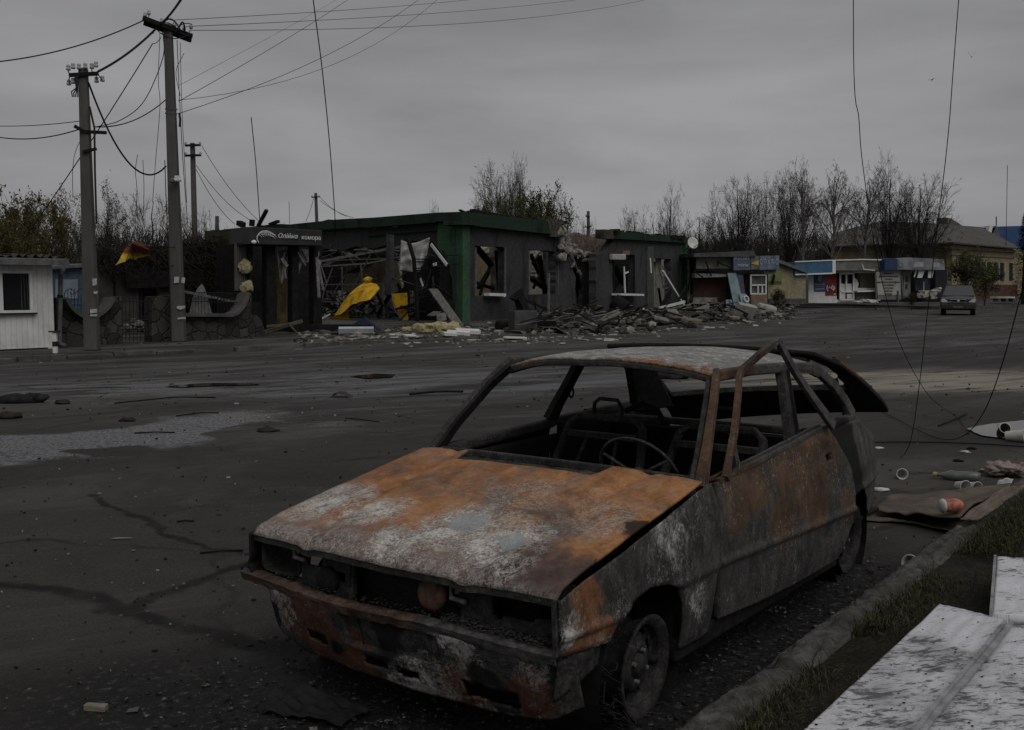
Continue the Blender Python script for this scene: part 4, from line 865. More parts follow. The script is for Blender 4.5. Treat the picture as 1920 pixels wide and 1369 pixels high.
# torn parasol on a wire
up = Plane(at(210, 500, 26.5), at(290, 500, 27.2))
n = N('torn_parasol_cloth'); v = n.world(); sp = n.n('ShaderNodeSeparateXYZ'); n.put(sp.inputs[0], v); a = n.noise(v, 6, 4, .6)
zz = up.pt(250, 478).z; f = n.rng(n.math('ADD', sp.outputs[2], n.math('MULTIPLY', a, .18)), zz+.02, zz+.16); col = n.mix(f, (.50, .36, .045), (.16, .045, .022)); col = n.mix(n.rng(a, .5, .7, 0, .5), col, (.1, .06, .03)); CLOTH = n.done(col, .8)
ms = MB(); top = up.pt(247, 456)
rimpx = [(216, 498), (224, 494), (234, 491), (243, 484), (252, 487), (263, 483), (282, 479), (279, 468), (270, 462)]
rim = [up.pt(x, y, .35*math.sin(i*1.1)) for i, (x, y) in enumerate(rimpx)]
for a_, b_ in zip(rim, rim[1:]):
    def fan(u, v, a_=a_, b_=b_): q = top.lerp(a_.lerp(b_, u), v); return q+Vector((0, 0, .10*math.sin(v*3.1)*(1-abs(2*u-1))))
    ms.grid(fan, 4, 6)
um = thing('torn_parasol', 'torn yellow and red parasol caught on wires between the two poles', 'parasol', (0, 0, 0)); ms.build('canopy', CLOTH, um, solid=.006)
m = MB(); m.tube([top, up.pt(250, 484), up.pt(241, 520, -.2)], .012, 6); 
for k in (0, 3, 6): m.tube([top, rim[k]], .006, 5)
m.build('ribs', SIMPLE['dmetal'], um)
# ------------------------------------------------------------------ concrete poles
def pole(base, top, rb, rt, name_label, mat=SIMPLE['pole'], sq=True):
    o = thing('utility_pole', name_label, 'utility pole', base)
    d = top-base; m = MB(); k = 10
    m.bar([d*(i/k) for i in range(k+1)], [2*(rb+(rt-rb)*i/k) for i in range(k+1)], [1.7*(rb+(rt-rb)*i/k) for i in range(k+1)], (0, 1, 0)); m.build('shaft', mat, o, bevel=.03)
    return o, d
INS = simple('porcelain', (.34, .35, .35), .15, 8, .3, .1, 0)
b1 = G(336, 641); D1 = b1.y; t1 = at(315, 45, D1+.0); p1, d1 = pole(b1, t1, .165, .10, 'tall leaning concrete pole with posters, a camera and a slanted crossarm')
def on1(px, py, dy=0): return at(px, py, D1+dy)-b1
m = MB(); m.bar([on1(268, 34, -.5), on1(316, 52, -.12), on1(360, 68, .3)], .09, .11).bar([on1(270, 43, -.35), on1(316, 60, .05), on1(358, 76, .45)], .09, .10); m.build('crossarm', SIMPLE['char'], p1)
for i, (x, y) in enumerate(((272, 34), (279, 30), (303, 45), (327, 52), (345, 58), (358, 56))): MB().lathe([(.012, -.05), (.014, .03), (.045, .035), (.05, .08), (.03, .085), (.045, .11), (.02, .15), (.001, .155)], on1(x, y, -.2+i*.12), (0, .1, 1), 12).build('insulator', INS, p1, smooth=True)
m = MB(); rr = random.Random(6)
for k in range(9):
    a = on1(rr.uniform(275, 355), 0)*0+on1(rr.uniform(280, 350), rr.uniform(45, 66), -.1); b = on1(rr.uniform(285, 362), rr.uniform(45, 70), .1); c = (a+b)/2+Vector((rr.uniform(-.15, .15), -.15, rr.choice((-1, 1))*rr.uniform(.1, .35))); m.tube([a*(1-t)**2+c*2*t*(1-t)+b*t*t for t in [i/8 for i in range(9)]], .012 if k > 2 else .022, 5)
m.build('jumper_cables', SIMPLE['dmetal'], p1)
m = MB(); 
for y in (205, 213): m.lathe([(.155, -.01), (.158, .01)], on1(321, y), (0, 0, 1), 14)
m.build('band', SIMPLE['gmetal'], p1)
m = MB().tube([on1(336, 212, -.1), on1(338, 225, -.1), on1(337, 238, -.1)], .03, 8); m.build('cable_clamp', SIMPLE['dmetal'], p1)
cm = MB(); cm.tube([on1(322, 338, -.26), on1(340, 337, -.2)], .05, 12); cm.build('camera_body', SIMPLE['whiteb'], p1, smooth=True); MB().lathe([(.001, .02), (.06, .02), (.072, -.02), (.06, -.06), (.001, -.07)], on1(322, 338.5, -.30), (-.3, -1, 0), 14).build('camera_lens', SIMPLE['gmetal'], p1, smooth=True); MB().box(on1(333, 334, -.2), (.12, .14, .11)).build('camera_mount', SIMPLE['whiteb'], p1, bevel=.01)
POST = simple('torn_poster_paper', (.42, .42, .41), .2, 22, .9, .5, 0)
for pts in ([(327, 519), (336, 519), (335, 530), (326, 531)], [(341, 520), (347, 521), (346, 531), (340, 530)], [(331, 574), (347, 573), (347, 577), (339, 581), (332, 579)], [(333, 596), (348, 594), (348, 598), (333, 599)]):
    MB().prism([on1(x, y, -.175) for x, y in pts], (0, .012, 0)).build('poster', POST, p1)
m = MB().tube([on1(309, 300, -.16), on1(311, 360, -.16), on1(318, 520, -.16), on1(320, 636, -.16)], .012, 5); m.build('riser_cable', SIMPLE['dmetal'], p1)
b2 = G(173, 657); D2 = b2.y; t2 = at(156, 128, D2); p2, d2 = pole(b2, t2, .155, .092, 'left concrete pole with two rows of white insulators, second from the left edge cabin')
def on2(px, py, dy=0): return at(px, py, D2+dy)-b2
m = MB().bar([on2(130, 141, -.1), on2(184, 138, -.1)], .07, .08).bar([on2(139, 236, -.2), on2(158, 247, -.1), on2(200, 249, 0)], .06, .07).bar([on2(155, 285, -.14), on2(181, 279, -.12)], .05, .06); m.build('crossarm', SIMPLE['char'], p2)
iso = [(128, 127), (137, 124), (148, 125), (160, 124), (172, 124), (180, 121)]
for x, y in iso:
    MB().lathe([(.035, -.06), (.05, -.05), (.05, -.01), (.03, .0), (.045, .02), (.04, .06), (.001, .07)], on2(x, y, -.1), (0, 0, 1), 10).build('insulator', INS, p2, smooth=True)
for x, y in ((129, 155), (137, 152), (181, 150), (192, 148)): MB().lathe([(.035, -.06), (.05, -.05), (.05, -.01), (.03, .0), (.045, .02), (.04, .06), (.001, .07)], on2(x, y, -.05), (0, 0, 1), 10).build('insulator', INS, p2, smooth=True)
m = MB()
for (a, b) in (((128, 129), (131, 141)), ((148, 127), (150, 141)), ((172, 126), (175, 140)), ((181, 139), (182, 150)), ((131, 142), (130, 156)), ((184, 139), (192, 150))): m.tube([on2(*a, -.1), on2((a[0]+b[0])/2-1, (a[1]+b[1])/2, -.12), on2(*b, -.1)], .012, 5)
for k in range(4): m.tube([on2(140+k*2, 142, -.14), on2(143+k, 165, -.2), on2(134+k*4, 172+k*3, -.2), on2(136+k*3, 182, -.2)], .014, 5)
m.build('insulator_pins', SIMPLE['dmetal'], p2)
m = MB().tube([on2(168, 200, -.12), on2(177, 240, -.14), on2(178, 320, -.15), on2(181, 420, -.15)], .022, 6); m.build('riser_cable', SIMPLE['dmetal'], p2)
for pts in ([(173, 523), (181, 522), (181, 534), (174, 536)], [(169, 580), (182, 579), (182, 586), (169, 588)], [(169, 590), (182, 589), (182, 593), (169, 593)], [(175, 547), (183, 546), (182, 551), (176, 551)]):
    MB().prism([on2(x, y, -.16) for x, y in pts], (0, .012, 0)).build('poster', POST, p2)
# far poles
for (bx, by, tx, ty, D, rb, lab, arms) in ((368, 560, 361, 268, 50, .14, 'slimmer distant pole with two crossarms just right of the tall leaning pole', ((347, 376, 272), (347, 377, 291))), (598, 470, 592, 362, 95, .17, 'far pole with a small crossarm above the green parapet', ((584, 600, 369),)), (1104, 470, 1103, 396, 105, .2, 'bare far post standing above the collapsed gap in the ruined building', ((1098, 1106, 405), (1097, 1109, 425))), (404, 500, 407, 405, 60, .13, 'stubby dark post beside the distant two-arm pole', ())):
    g_ = at(bx, by, D); b_ = Vector((g_.x, D, gh(g_.x, D))); t_ = at(tx, ty, D); o_, d_ = pole(b_, t_, rb, rb*.75, lab)
    for x0, x1, y in arms:
        am = MB().bar([at(x0, y+1, D-.2)-b_, at(x1, y, D-.2)-b_], .09, .10); ao = am.build('crossarm', SIMPLE['char'], o_)
        for x in (x0+1, x1-1): MB().lathe([(.02, .0), (.06, .02), (.06, .12), (.001, .16)], at(x, y, D-.2)-b_, (0, 0, 1), 8).build('insulator', INS, ao)
# ------------------------------------------------------------------ ruined green and grey shop
C0 = at(868, 601, 40.6); L1 = at(400, 620, 55.0); R1 = at(1288, 580, 61.0)
PL, PR = Plane(L1, C0), Plane(C0, R1)
def wallmat(name, c, soot_shade=.6, seed=0, lo=0, hi=4.5):
    n = N(name); v = n.map(n.world(), (1, 1, 1), (seed, 0, 0)); a = n.noise(v, .9, 6, .65, .4); b = n.noise(v, 7, 5, .7); s_ = n.noise(n.map(v, (1, 1, .35)), 1.3, 6, .7, .6)
    col = n.mix(n.rng(b, .3, .7), tuple(x*.78 for x in c), tuple(x*1.2 for x in c)); col = n.mix(n.rng(a, .45, .68, 0, .45), col, tuple(x*.6 for x in c)); col = n.mix(n.rng(s_, .5, .66, 0, soot_shade), col, (.012, .0115, .0115))
    n.bump(n.math('ADD', a, b), .5, .03); return n.done(col, .92)
GREYW = wallmat('grey_render', (.046, .046, .050), .75); GREYL = wallmat('grey_render_clean', (.056, .056, .059), .5, 5); GREEN = wallmat('green_paint', (.046, .098, .056), .55, 3); GREEND = wallmat('dark_green_parapet', (.023, .037, .026), .9, 7)
TANW = wallmat('bare_plaster', (.17, .145, .115), .45, 2); PALEW = wallmat('pale_plaster', (.24, .225, .20), .5, 9); CYAN = wallmat('pale_cyan_plaster', (.26, .32, .32), .4, 4)
n = N('broken_brick'); v = n.world(); bt = n.n('ShaderNodeTexBrick'); n.put(bt.inputs['Vector'], n.map(v, (1, 1, 1), rot=(R(90), 0, 0))); bt.inputs['Scale'].default_value = 3.2
bt.inputs['Color1'].default_value = (.15, .085, .06, 1); bt.inputs['Color2'].default_value = (.20, .16, .13, 1); bt.inputs['Mortar'].default_value = (.13, .125, .12, 1); a = n.noise(v, 5, 6, .7); col = n.mix(n.rng(a, .4, .65), bt.outputs[0], (.06, .055, .05)); n.bump(a, 1, .05); BRICK = n.done(col, .95)
bld = thing('ruined_shop_building', 'long ruined shop with a green corner pilaster and a collapsed gap in its wall', 'building', (0, 0, 0))
# right-hand facade with its openings
m = MB(); TH = .4
def tr(x): return pl([(868, 421), (1050, 441), (1130, 446), (1288, 456)], x)      # underside of the cornice
def bs(x): return pl([(868, 602), (1288, 586)], x)
PR.poly(m, [(868, tr(868)), (890, tr(890)), (890, bs(890)), (868, bs(868))], TH)
PR.poly(m, rough([(890, tr(890)), (948, tr(948)), (948, 466), (942, 463), (890, 461)], .9, 7, 1, (0,)), TH); PR.poly(m, rough([(890, 556), (948, 554), (948, bs(948)), (890, bs(890))], .8, 6, 2, (2,)), TH)
PR.poly(m, rough([(948, tr(948)), (991, tr(991)), (991, bs(991)), (948, bs(948))], .6, 9, 3, (0, 2)), TH); PR.poly(m, rough([(991, tr(991)), (1060, tr(1045)), (1056, 468), (1044, 472), (991, 468)], 1.6, 5, 4, (0,)), TH)
PR.poly(m, [(991, 553), (1042, 551), (1042, bs(1042)), (991, bs(991))], TH)
m.build('front_wall', GREYW, bld)
m = MB(); PR.poly(m, rough([(1042, 470), (1057, 462), (1063, 480), (1072, 500), (1080, 520), (1078, 545), (1080, 570), (1081, 598), (1042, bs(1042))], 1.6, 5, 6, (7,)), TH); m.build('front_wall', GREYL, bld)
m = MB(); PR.poly(m, rough([(1118, 476), (1135, 472), (1150, 452), (1150, bs(1150)), (1118, bs(1118))], 1.2, 6, 7, (2, 3)), TH); PR.poly(m, [(1150, tr(1150)), (1190, tr(1190)), (1190, 478), (1150, 477)], TH); PR.poly(m, rough([(1150, 551), (1190, 549), (1190, bs(1190)), (1150, bs(1150))], 1.0, 6, 8, (1, 2, 3)), TH)
PR.poly(m, [(1190, tr(1190)), (1223, tr(1223)), (1223, bs(1223)), (1190, bs(1190))], TH); PR.poly(m, rough([(1223, tr(1223)), (1276, tr(1276)), (1276, bs(1276)), (1257, bs(1257)), (1258, 486), (1223, 484)], 1, 7, 9, (0, 1, 2)), TH)
m.build('front_wall', GREYL, bld)
m = MB(); PR.rect(m, 1214, 462, 1226, bs(1225), .12, .12); m.build('wall_pier', simple('olive_pier', (.075, .08, .068), .3, 4, .9, .4, .3, True), bld)
m = MB(); PR.poly(m, [(1276, 452), (1289, 453), (1289, bs(1288)), (1276, bs(1276))], .9, .03); m.build('end_pilaster', GREEN, bld)
# cornice with the broken end
m = MB(); PR.poly(m, rough([(866, 397), (1000, 411), (1030, 415), (1052, 421), (1058, 428), (1052, tr(1052)), (866, tr(866))], 1.2, 8, 11, (5,)), .9, .28); m.build('cornice', GREEND, bld)
m = MB(); PR.poly(m, rough([(1150, 434), (1200, 437), (1290, 447), (1292, 456), (1150, tr(1150))], 1.1, 8, 12, (3,)), .9, .25); m.build('cornice', GREEND, bld)
m = MB(); rr = random.Random(9)
for k in range(46):     # rough roof edge
    x = rr.uniform(868, 1050) if k < 30 else rr.uniform(1150, 1285); y = pl([(868, 397), (1052, 420), (1150, 434), (1290, 447)], x); p = PR.pt(x, y, rr.uniform(-.5, .2)); m.box(p, (rr.uniform(.2, .9), rr.uniform(.1, .5), rr.uniform(.05, .2)), Matrix.Rotation(PR.ang+rr.uniform(-.3, .3), 3, 'Z') @ Matrix.Rotation(rr.uniform(-.2, .2), 3, 'Y'))
tag(m.build('roof_debris', SIMPLE['char'], bld), kind='stuff')
m = MB(); m2 = MB()
for k in range(8):       # stacked brick courses showing at the broken ends
    y = 410+k*4.2; PR.poly(m, rough([(1026+k*1.2, y), (1056+3*math.sin(k*2.2), y+2.5), (1056+3*math.sin(k*2.2), y+6), (1026+k, y+4)], .6, 5, k), .5, .30); 
    y2 = 430+k*2.0; PR.poly(m2, rough([(1133+2*math.sin(k*3.1), y2), (1165-k*2, y2+1.5), (1165-k*2, y2+4), (1133, y2+3)], .6, 5, k+20), .5, .28)
m2.build('brick_courses', simple('sooty_brick', (.07, .062, .055), .5, 6, .95, .3, .5, True), bld); m.build('brick_courses', simple('sooty_brick', (.07, .062, .055), .5, 6, .95, .3, .5, True), bld)
# broken brick infill and torn masonry in the gap
BK = Plane(PR.pt(1040, 500, -1.6), PR.pt(1200, 500, -1.6))
m = MB(); BK.poly(m, rough([(1048, 452), (1062, 444), (1085, 436), (1110, 446), (1138, 436), (1148, 450), (1144, 470), (1120, 478), (1108, 494), (1090, 482), (1072, 480), (1056, 476)], 3, 6, 13), .6); m.build('broken_masonry', BRICK, bld)
m = MB(); rr = random.Random(19)
for k in range(60):
    t = rr.random(); x = 1056+t*86; y = 462+22*math.sin(t*3.1)+rr.gauss(0, 5); m.blob(BK.pt(x, y, rr.uniform(-.2, .5)), rr.uniform(.1, .32), k, 1, (1.3, 1, .55))
for k in range(22): m.blob(PR.pt(1052+rr.uniform(-4, 12), 430+k*2.6, rr.uniform(.0, .3)), rr.uniform(.1, .3), k+70, 1, (1, 1, .8))
tag(m.build('torn_masonry', simple('torn_plaster', (.22, .205, .185), .45, 4, .95, .5, .6, True), bld), kind='stuff')
m = MB(); rr = random.Random(2)
for a, b in (((1060, 466), (1085, 512)), ((1066, 470), (1076, 500)), ((1084, 508), (1088, 522)), ((1075, 492), (1070, 502))): m.tube([PR.pt(*a, .1), PR.pt((a[0]+b[0])/2+3, (a[1]+b[1])/2, .15), PR.pt(*b, .05)], [.10, .07, .05], 6)
m.build('hanging_lath', simple('pale_lath', (.16, .15, .135), .4, 5, .95), bld)
# inside: rear wall, cross walls, slabs
def inner(name, plane_off, pts, mat, amp=2, th=.2, seed=0):
    m = MB(); PR.poly(m, rough(pts, amp, 8, seed), th, plane_off); return m.build(name, mat, bld)
inner('rear_wall', -6, [(880, 425), (960, 440), (960, 600), (880, 600)], wallmat('ochre_plaster', (.15, .115, .075), .4, 1), 1)
inner('rear_wall', -6.5, [(958, 445), (1062, 450), (1062, 600), (958, 600)], PALEW, 1, .2, 4)
inner('rear_wall', -6, [(1062, 476), (1150, 470), (1150, 600), (1062, 600)], wallmat('blue_grey_plaster', (.045, .05, .065), .6, 8), 3, .2, 5)
inner('rear_wall', -3, [(1140, 455), (1222, 460), (1222, 600), (1140, 600)], SIMPLE['char'], 1, .2, 6); inner('rear_wall', -4, [(1222, 470), (1275, 470), (1275, 600), (1222, 600)], PALEW, 1, .2, 7)
inner('cross_wall', -1.8, [(1024, 430), (1050, 432), (1050, 600), (1024, 600)], GREYL, 1, .2, 7); inner('cross_wall', -1.2, [(1094, 480), (1118, 478), (1118, 600), (1094, 600)], GREYW, 1.5, .3, 8)
inner('cross_wall', -1.4, [(926, 430), (944, 430), (948, 600), (932, 600), (930, 500)], PALEW, 3, .3, 9)
m = MB(); rr = random.Random(33)
for (x0, y0, x1, y1, o0, o1, wd) in ((892, 462, 940, 520, -.6, -2.5, .28), (896, 470, 926, 500, -1, -3, .16), (900, 552, 922, 488, -1.2, -3, .10), (930, 470, 936, 548, -.8, -1.2, .14), (892, 530, 944, 548, -1, -2, .12), (994, 520, 1040, 552, -.6, -2, .4), (996, 478, 1030, 560, -1.2, -3.4, .16), (1000, 540, 1024, 492, -1.4, -2.2, .1), (1012, 480, 1022, 556, -1, -1.5, .2), (1000, 492, 1040, 540, -2, -2.5, .22), (898, 540, 940, 470, -2, -3.5, .2), (1076, 480, 1090, 580, -.8, -2, .3), (1154, 500, 1180, 560, -.7, -1.8, .3), (1228, 492, 1240, 575, -.5, -1.6, .12), (1246, 490, 1254, 570, -.5, -1.2, .1)): m.bar([PR.pt(x0, y0, o0), PR.pt(x1, y1, o1)], wd, .12)
m.build('fallen_beams', SIMPLE['char'], bld)
for (x, y, o) in ((905, 466, -3), (918, 470, -3.4), (1004, 484, -3), (1016, 490, -3.4), (1008, 505, -2.6), (1034, 508, -3), (1002, 476, -2.8)): MB().box(PR.pt(x, y, o), (rr.uniform(.6, 1.6), .5, rr.uniform(.06, .14)), Matrix.Rotation(PR.ang+rr.uniform(-.4, .4), 3, 'Z') @ Matrix.Rotation(rr.uniform(-.5, .5), 3, 'Y')).build('ceiling_slab', PALEW, bld)
# window trims
def frame(x0, y0, x1, y1, name='window_frame', mt=SIMPLE['gmetal'], wd=.07, off=.02):
    m = MB(); PR.line(m, [(x0, y0), (x0, y1)], wd, .08, off); m.build(name, mt, bld); m = MB(); PR.line(m, [(x1, y0), (x1, y1)], wd*.7, .08, off); return m.build(name, mt, bld)
frame(891, 464, 947, 552); fw = frame(991.5, 470, 1046, 552); frame(1150, 478, 1189, 549, mt=SIMPLE['char'])
m = MB(); PR.line(m, [(912, 552), (944, 553)], .12, .25, .2); m.blob(PR.pt(942, 555, .2), .18, 4, 1, (1, 1, .6)); m.build('broken_sill', SIMPLE['white'], bld)
m = MB(); PR.line(m, [(1146, 482), (1170, 482)], .30, .25, .15); m.build('lintel_tube', simple('pale_tube', (.40, .39, .36), .2, 6, .8, .4), bld, bevel=.05)
m = MB(); PR.rect(m, 1169, 470, 1181, 478, .12, .1); m.build('bare_brick', simple('pink_brick', (.20, .13, .10), .3, 8), bld)
m = MB(); PR.line(m, [(1156, 552), (1199, 553)], .10, .55, .35); PR.line(m, [(1170, 500), (1172, 550)], .09, .06, -.1); PR.line(m, [(1171, 513), (1178, 510)], .07, .06, -.1); m.build('white_sill_board', SIMPLE['whiteb'], bld)
m = MB(); PR.line(m, [(1219, 484), (1221, 512)], .13, .04, .16); m.build('conduit', SIMPLE['whiteb'], bld)
m = MB(); PR.rod(m, [(1235, 500), (1250, 560)], .03, .1); PR.rod(m, [(1242, 498), (1262, 562)], .03, .1); PR.rod(m, [(1238, 512), (1256, 548)], .025, .1); PR.rod(m, [(1248, 505), (1240, 545)], .025, .1)
for k in range(6): PR.rod(m, [(1240+5*math.cos(i*.8)+k*2.5, 516+k*7+5*math.sin(i*.8)) for i in range(8)], .015, .12, 4)
m.build('bent_window_grille', SIMPLE['gmetal'], bld)
m = MB(); PR.rect(m, 1230, 482, 1240, 540, .06, -.4); m.build('pale_door_leaf', PALEW, bld)
# left facade: parapet, upper wall, green pilaster, post
def lt(x): return pl([(400, 432), (520, 424), (600, 417), (700, 408), (820, 399), (868, 397)], x)
m = MB(); PL.poly(m, [(868, 421), (868, 397), (820, 398.5), (700, 408), (640, 411), (560, 419), (480, 428), (388, 433), (388, 446), (480, 442), (600, 431), (700, 425), (820, 415)], .8, .28); m.build('parapet', GREEND, bld)
m = MB(); PL.poly(m, [(820, 417), (867.5, 421), (867.5, 602), (850, 601), (848, 520), (820, 480)], .4, .06); m.build('corner_pilaster', GREEN, bld)
m = MB(); PL.poly(m, rough([(600, 430), (700, 424), (822, 416), (822, 470), (808, 452), (768, 452), (757, 464), (730, 458), (700, 466), (668, 462), (640, 470), (610, 466), (600, 470)], 1.5, 8, 3, (0, 1, 2)), .4); m.build('side_wall', wallmat('sooty_side_wall', (.042, .042, .044), .6, 11), bld)
m = MB(); PL.poly(m, [(820, 470), (852, 500), (852, 601), (822, 600)], .4, -.02); m.build('side_wall', GREYW, bld)
m = MB(); PL.line(m, [(690, 441), (820, 430)], .10, .12, .06); PL.line(m, [(690, 426), (820, 416)], .06, .3, .2); m.build('ledge', GREEND, bld)
m = MB(); PL.poly(m, [(700, 424), (706, 423), (706, 428), (701, 429)], .05, .05); PL.poly(m, [(735, 421), (746, 420), (745, 426), (736, 427)], .05, .05); m.build('plaster_scar', PALEW, bld)
def innerL(name, off, pts, mat, amp=1.5, th=.15, seed=0):
    m = MB(); PL.poly(m, rough(pts, amp, 8, seed), th, off); return m.build(name, mat, bld)
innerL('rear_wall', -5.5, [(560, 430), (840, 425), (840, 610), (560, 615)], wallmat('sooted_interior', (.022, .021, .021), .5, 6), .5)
innerL('rear_wall', -3.4, [(655, 470), (700, 465), (745, 478), (752, 540), (716, 570), (640, 560), (648, 510)], TANW, 2.5, .15, 3); innerL('plaster_panel', -2.6, [(590, 468), (668, 462), (664, 470), (640, 476), (592, 478)], CYAN, 1.5, .1, 5); innerL('plaster_panel', -2.2, [(676, 466), (712, 458), (734, 458), (733, 466), (680, 474)], CYAN, 1, .1, 6); innerL('plaster_panel', -.5, [(728, 455), (754, 452), (754, 464), (728, 463)], TANW, .6, .1, 8)
innerL('plaster_panel', -2.8, [(688, 562), (722, 560), (724, 575), (690, 578)], PALEW, 2, .1, 8)
m = MB(); rr = random.Random(14)
for k in range(46):
    x = rr.uniform(590, 730); y = 476+rr.gauss(0, 7)-(x-660)*.04; m.box(PL.pt(x, y, rr.uniform(-3, -.6)), (rr.uniform(.4, 1.6), rr.uniform(.3, 1), .05), Matrix.Rotation(rr.uniform(0, 3), 3, 'Z') @ Matrix.Rotation(rr.uniform(-.6, .6), 3, 'Y'))
tag(m.build('hanging_ceiling', simple('torn_ceiling', (.13, .13, .125), .6, 3, .9, .6, .3, True), bld), kind='stuff')
shelf = MB()
for k in range(7): PL.rect(shelf, 612+k*7, 545, 615.5+k*7, 562, .1, -3.2)
shelf.build('pale_shelf_slats', PALEW, bld)
P = G(727, 612); post = MB()
PL.poly(post, [(724, 440), (731, 440), (733, 612), (722, 612)], .22, .9); post.build('steel_post', simple('grey_post', (.055, .055, .055), .3, 4), bld)
m = MB(); PL.line(m, [(592, 492), (668, 478), (757, 462)], .10, .08, .6); PL.line(m, [(596, 500), (690, 494), (760, 480), (800, 478)], .07, .06, .5); PL.line(m, [(598, 489), (760, 484)], .05, .05, .4); m.build('awning_beam', simple('pale_steel_tube', (.16, .155, .145), .3, 8, .8, .4), bld)
fr = MB()
for pts in ([(596, 534), (720, 532)], [(596, 566), (642, 566)], [(641, 500), (642, 570)], [(642, 533), (642, 600)], [(719, 532), (720, 612)], [(598, 535), (598, 610)], [(676, 495), (680, 530)], [(700, 534), (702, 560)]): PL.line(fr, pts, .06, .05, 1.2)
fr.build('stall_frame', simple('rusty_tube', (.075, .072, .068), .3, 8), bld)
# burnt stalls and black frames right of the yellow sheets
dk = MB()
for pts in ([(800, 488), (832, 488)], [(800, 496), (836, 494)], [(806, 488), (806, 500)], [(830, 470), (842, 500)], [(812, 452), (836, 492)]): PL.line(dk, pts, .07, .06, 1.0)
PL.rect(dk, 796, 500, 824, 582, .8, .6); PL.poly(dk, rough([(786, 572), (800, 560), (826, 566), (828, 608), (786, 608)], 3, 6, 4), 1.0, .8)
dk.build('burnt_kiosk_shell', SIMPLE['char'], bld)
m = MB(); PL.line(m, [(808, 458), (838, 497)], .12, .03, 1.1); PL.line(m, [(788, 522), (793, 537)], .09, .02, 1.1); PL.poly(m, [(811, 494), (818, 492), (818, 498), (812, 499)], .03, 1.15); m.build('pale_trim', SIMPLE['whiteb'], bld)
m = MB(); PL.rod(m, [(838, 479), (861, 478), (861, 495), (838, 497), (838, 479)], .02, .3); m.build('sign_bracket', SIMPLE['dmetal'], bld)
gri = MB()
for k in range(10): PL.rod(gri, [(769+k*3.2, 543), (769+k*3.2, 602)], .014, 1.0, 4)
for y in (543, 558, 575, 592, 602): PL.rod(gri, [(768, y), (800, y)], .018, 1.0, 4)
gri.build('iron_grille', SIMPLE['char'], bld)
m = MB(); PL.rect(m, 768, 545, 782, 600, .05, .3); m.build('pale_board_behind_grille', PALEW, bld)
# black mast of bent bars in front of the white sheet
bm_ = thing('bent_sign_frame', 'dark bent steel post with bars standing in front of the hanging white sheet', 'sign frame', (0, 0, 0))
m = MB(); PL.line(m, [(765, 448), (776, 486), (780, 540), (783, 606)], .13, .1, 2.0); m.build('post', SIMPLE['char'], bm_)
m = MB()
for y in (486, 491, 503, 507): PL.rod(m, [(776, y), (800, y)], .025, 2.0)
m.build('bars', SIMPLE['char'], bm_)
# hanging white sheet
n = N('white_sheet_plastic'); v = n.world(); a = n.noise(v, 5, 5, .7, .5); n.bump(a, .9, .06); SHEETM = n.done(n.mix(n.rng(a, .35, .7), (.50, .50, .49), (.33, .33, .32)), .6)
m = MB()
def sheet(u, v):
    x = lerp(lerp(752, 806, u), lerp(750, 795, u), v); y = lerp(450+6*math.sin(u*4), lerp(508, 516, u)-5*u, v)
    return PL.pt(x, y, 1.4+.22*math.sin(u*9+v*2)+.12*nz((u*4, v*4, 0), 1)+.1*v)
m.grid(sheet, 30, 24, lambda u, v: u > .80+.30*(1-v) and v > .55); tag(m.build('hanging_sheet', SHEETM, smooth=True, solid=.01), 'crumpled white sheet hanging from the wrecked awning', 'sheet')
# yellow sheets
n = N('yellow_tin'); v = n.world(); a = n.noise(v, 3, 5, .6, .4); YEL = n.done(n.mix(n.rng(a, .5, .7), n.mix(n.rng(n.noise(v, 1.2, 3), .35, .65), (.44, .245, .012), (.56, .33, .02)), (.26, .14, .012)), .65)
PY = Plane(PL.pt(600, 600, 2.2), PL.pt(720, 600, 2.2)); m = MB()
def fold(pxo, faces, label, mt):
    m = MB(); m.add([PY.pt(x, y, o) for x, y, o in pxo], faces); bm = bmesh.new(); me = bpy.data.meshes.new('t'); me.from_pydata(m.v, [], m.f); bm.from_mesh(me); bmesh.ops.triangulate(bm, faces=bm.faces); bmesh.ops.subdivide_edges(bm, edges=bm.edges, cuts=3, use_grid_fill=True); bm.verts.index_update(); k = MB(); k.add([v.co+Vector((nz(v.co, 2.2, 1), nz(v.co, 2.2, 4), nz(v.co, 2.2, 8)))*.05 for v in bm.verts], [tuple(v.index for v in f.verts) for f in bm.faces]); bm.free(); bpy.data.meshes.remove(me); return tag(k.build('crumpled_yellow_sheet', mt, solid=.008), label, 'metal sheet')
fold([(655, 552, .5), (668, 540, .1), (684, 543, .5), (712, 541, .2), (694, 562, .8), (672, 568, .9), (662, 571, .7), (640, 588, .8), (626, 592, .5), (598, 606, .2), (652, 580, .3), (655, 609, .3), (622, 609, .1), (684, 528, -.4), (706, 533, -.3)], [(0, 1, 2, 5, 6), (2, 3, 4, 5), (0, 6, 7, 8), (8, 7, 10, 11, 12, 9), (1, 13, 14, 3, 2)], 'large crumpled yellow sheet draped over the stall frame', YEL)
m = MB(); m.blob(PY.pt(690, 524, -.3), .16, 3, 2, (1.2, 1, .7)); tag(m.build('yellow_scrap', YEL, smooth=True), 'small rounded yellow scrap on top of the crumpled sheet', 'scrap')
m = MB(); PY.poly(m, [(600, 597), (618, 588), (618, 591), (602, 600)], .03, .7); tag(m.build('pale_strip', SIMPLE['whiteb']), 'pale strip of trim lying on the lower end of the yellow sheet', 'trim')
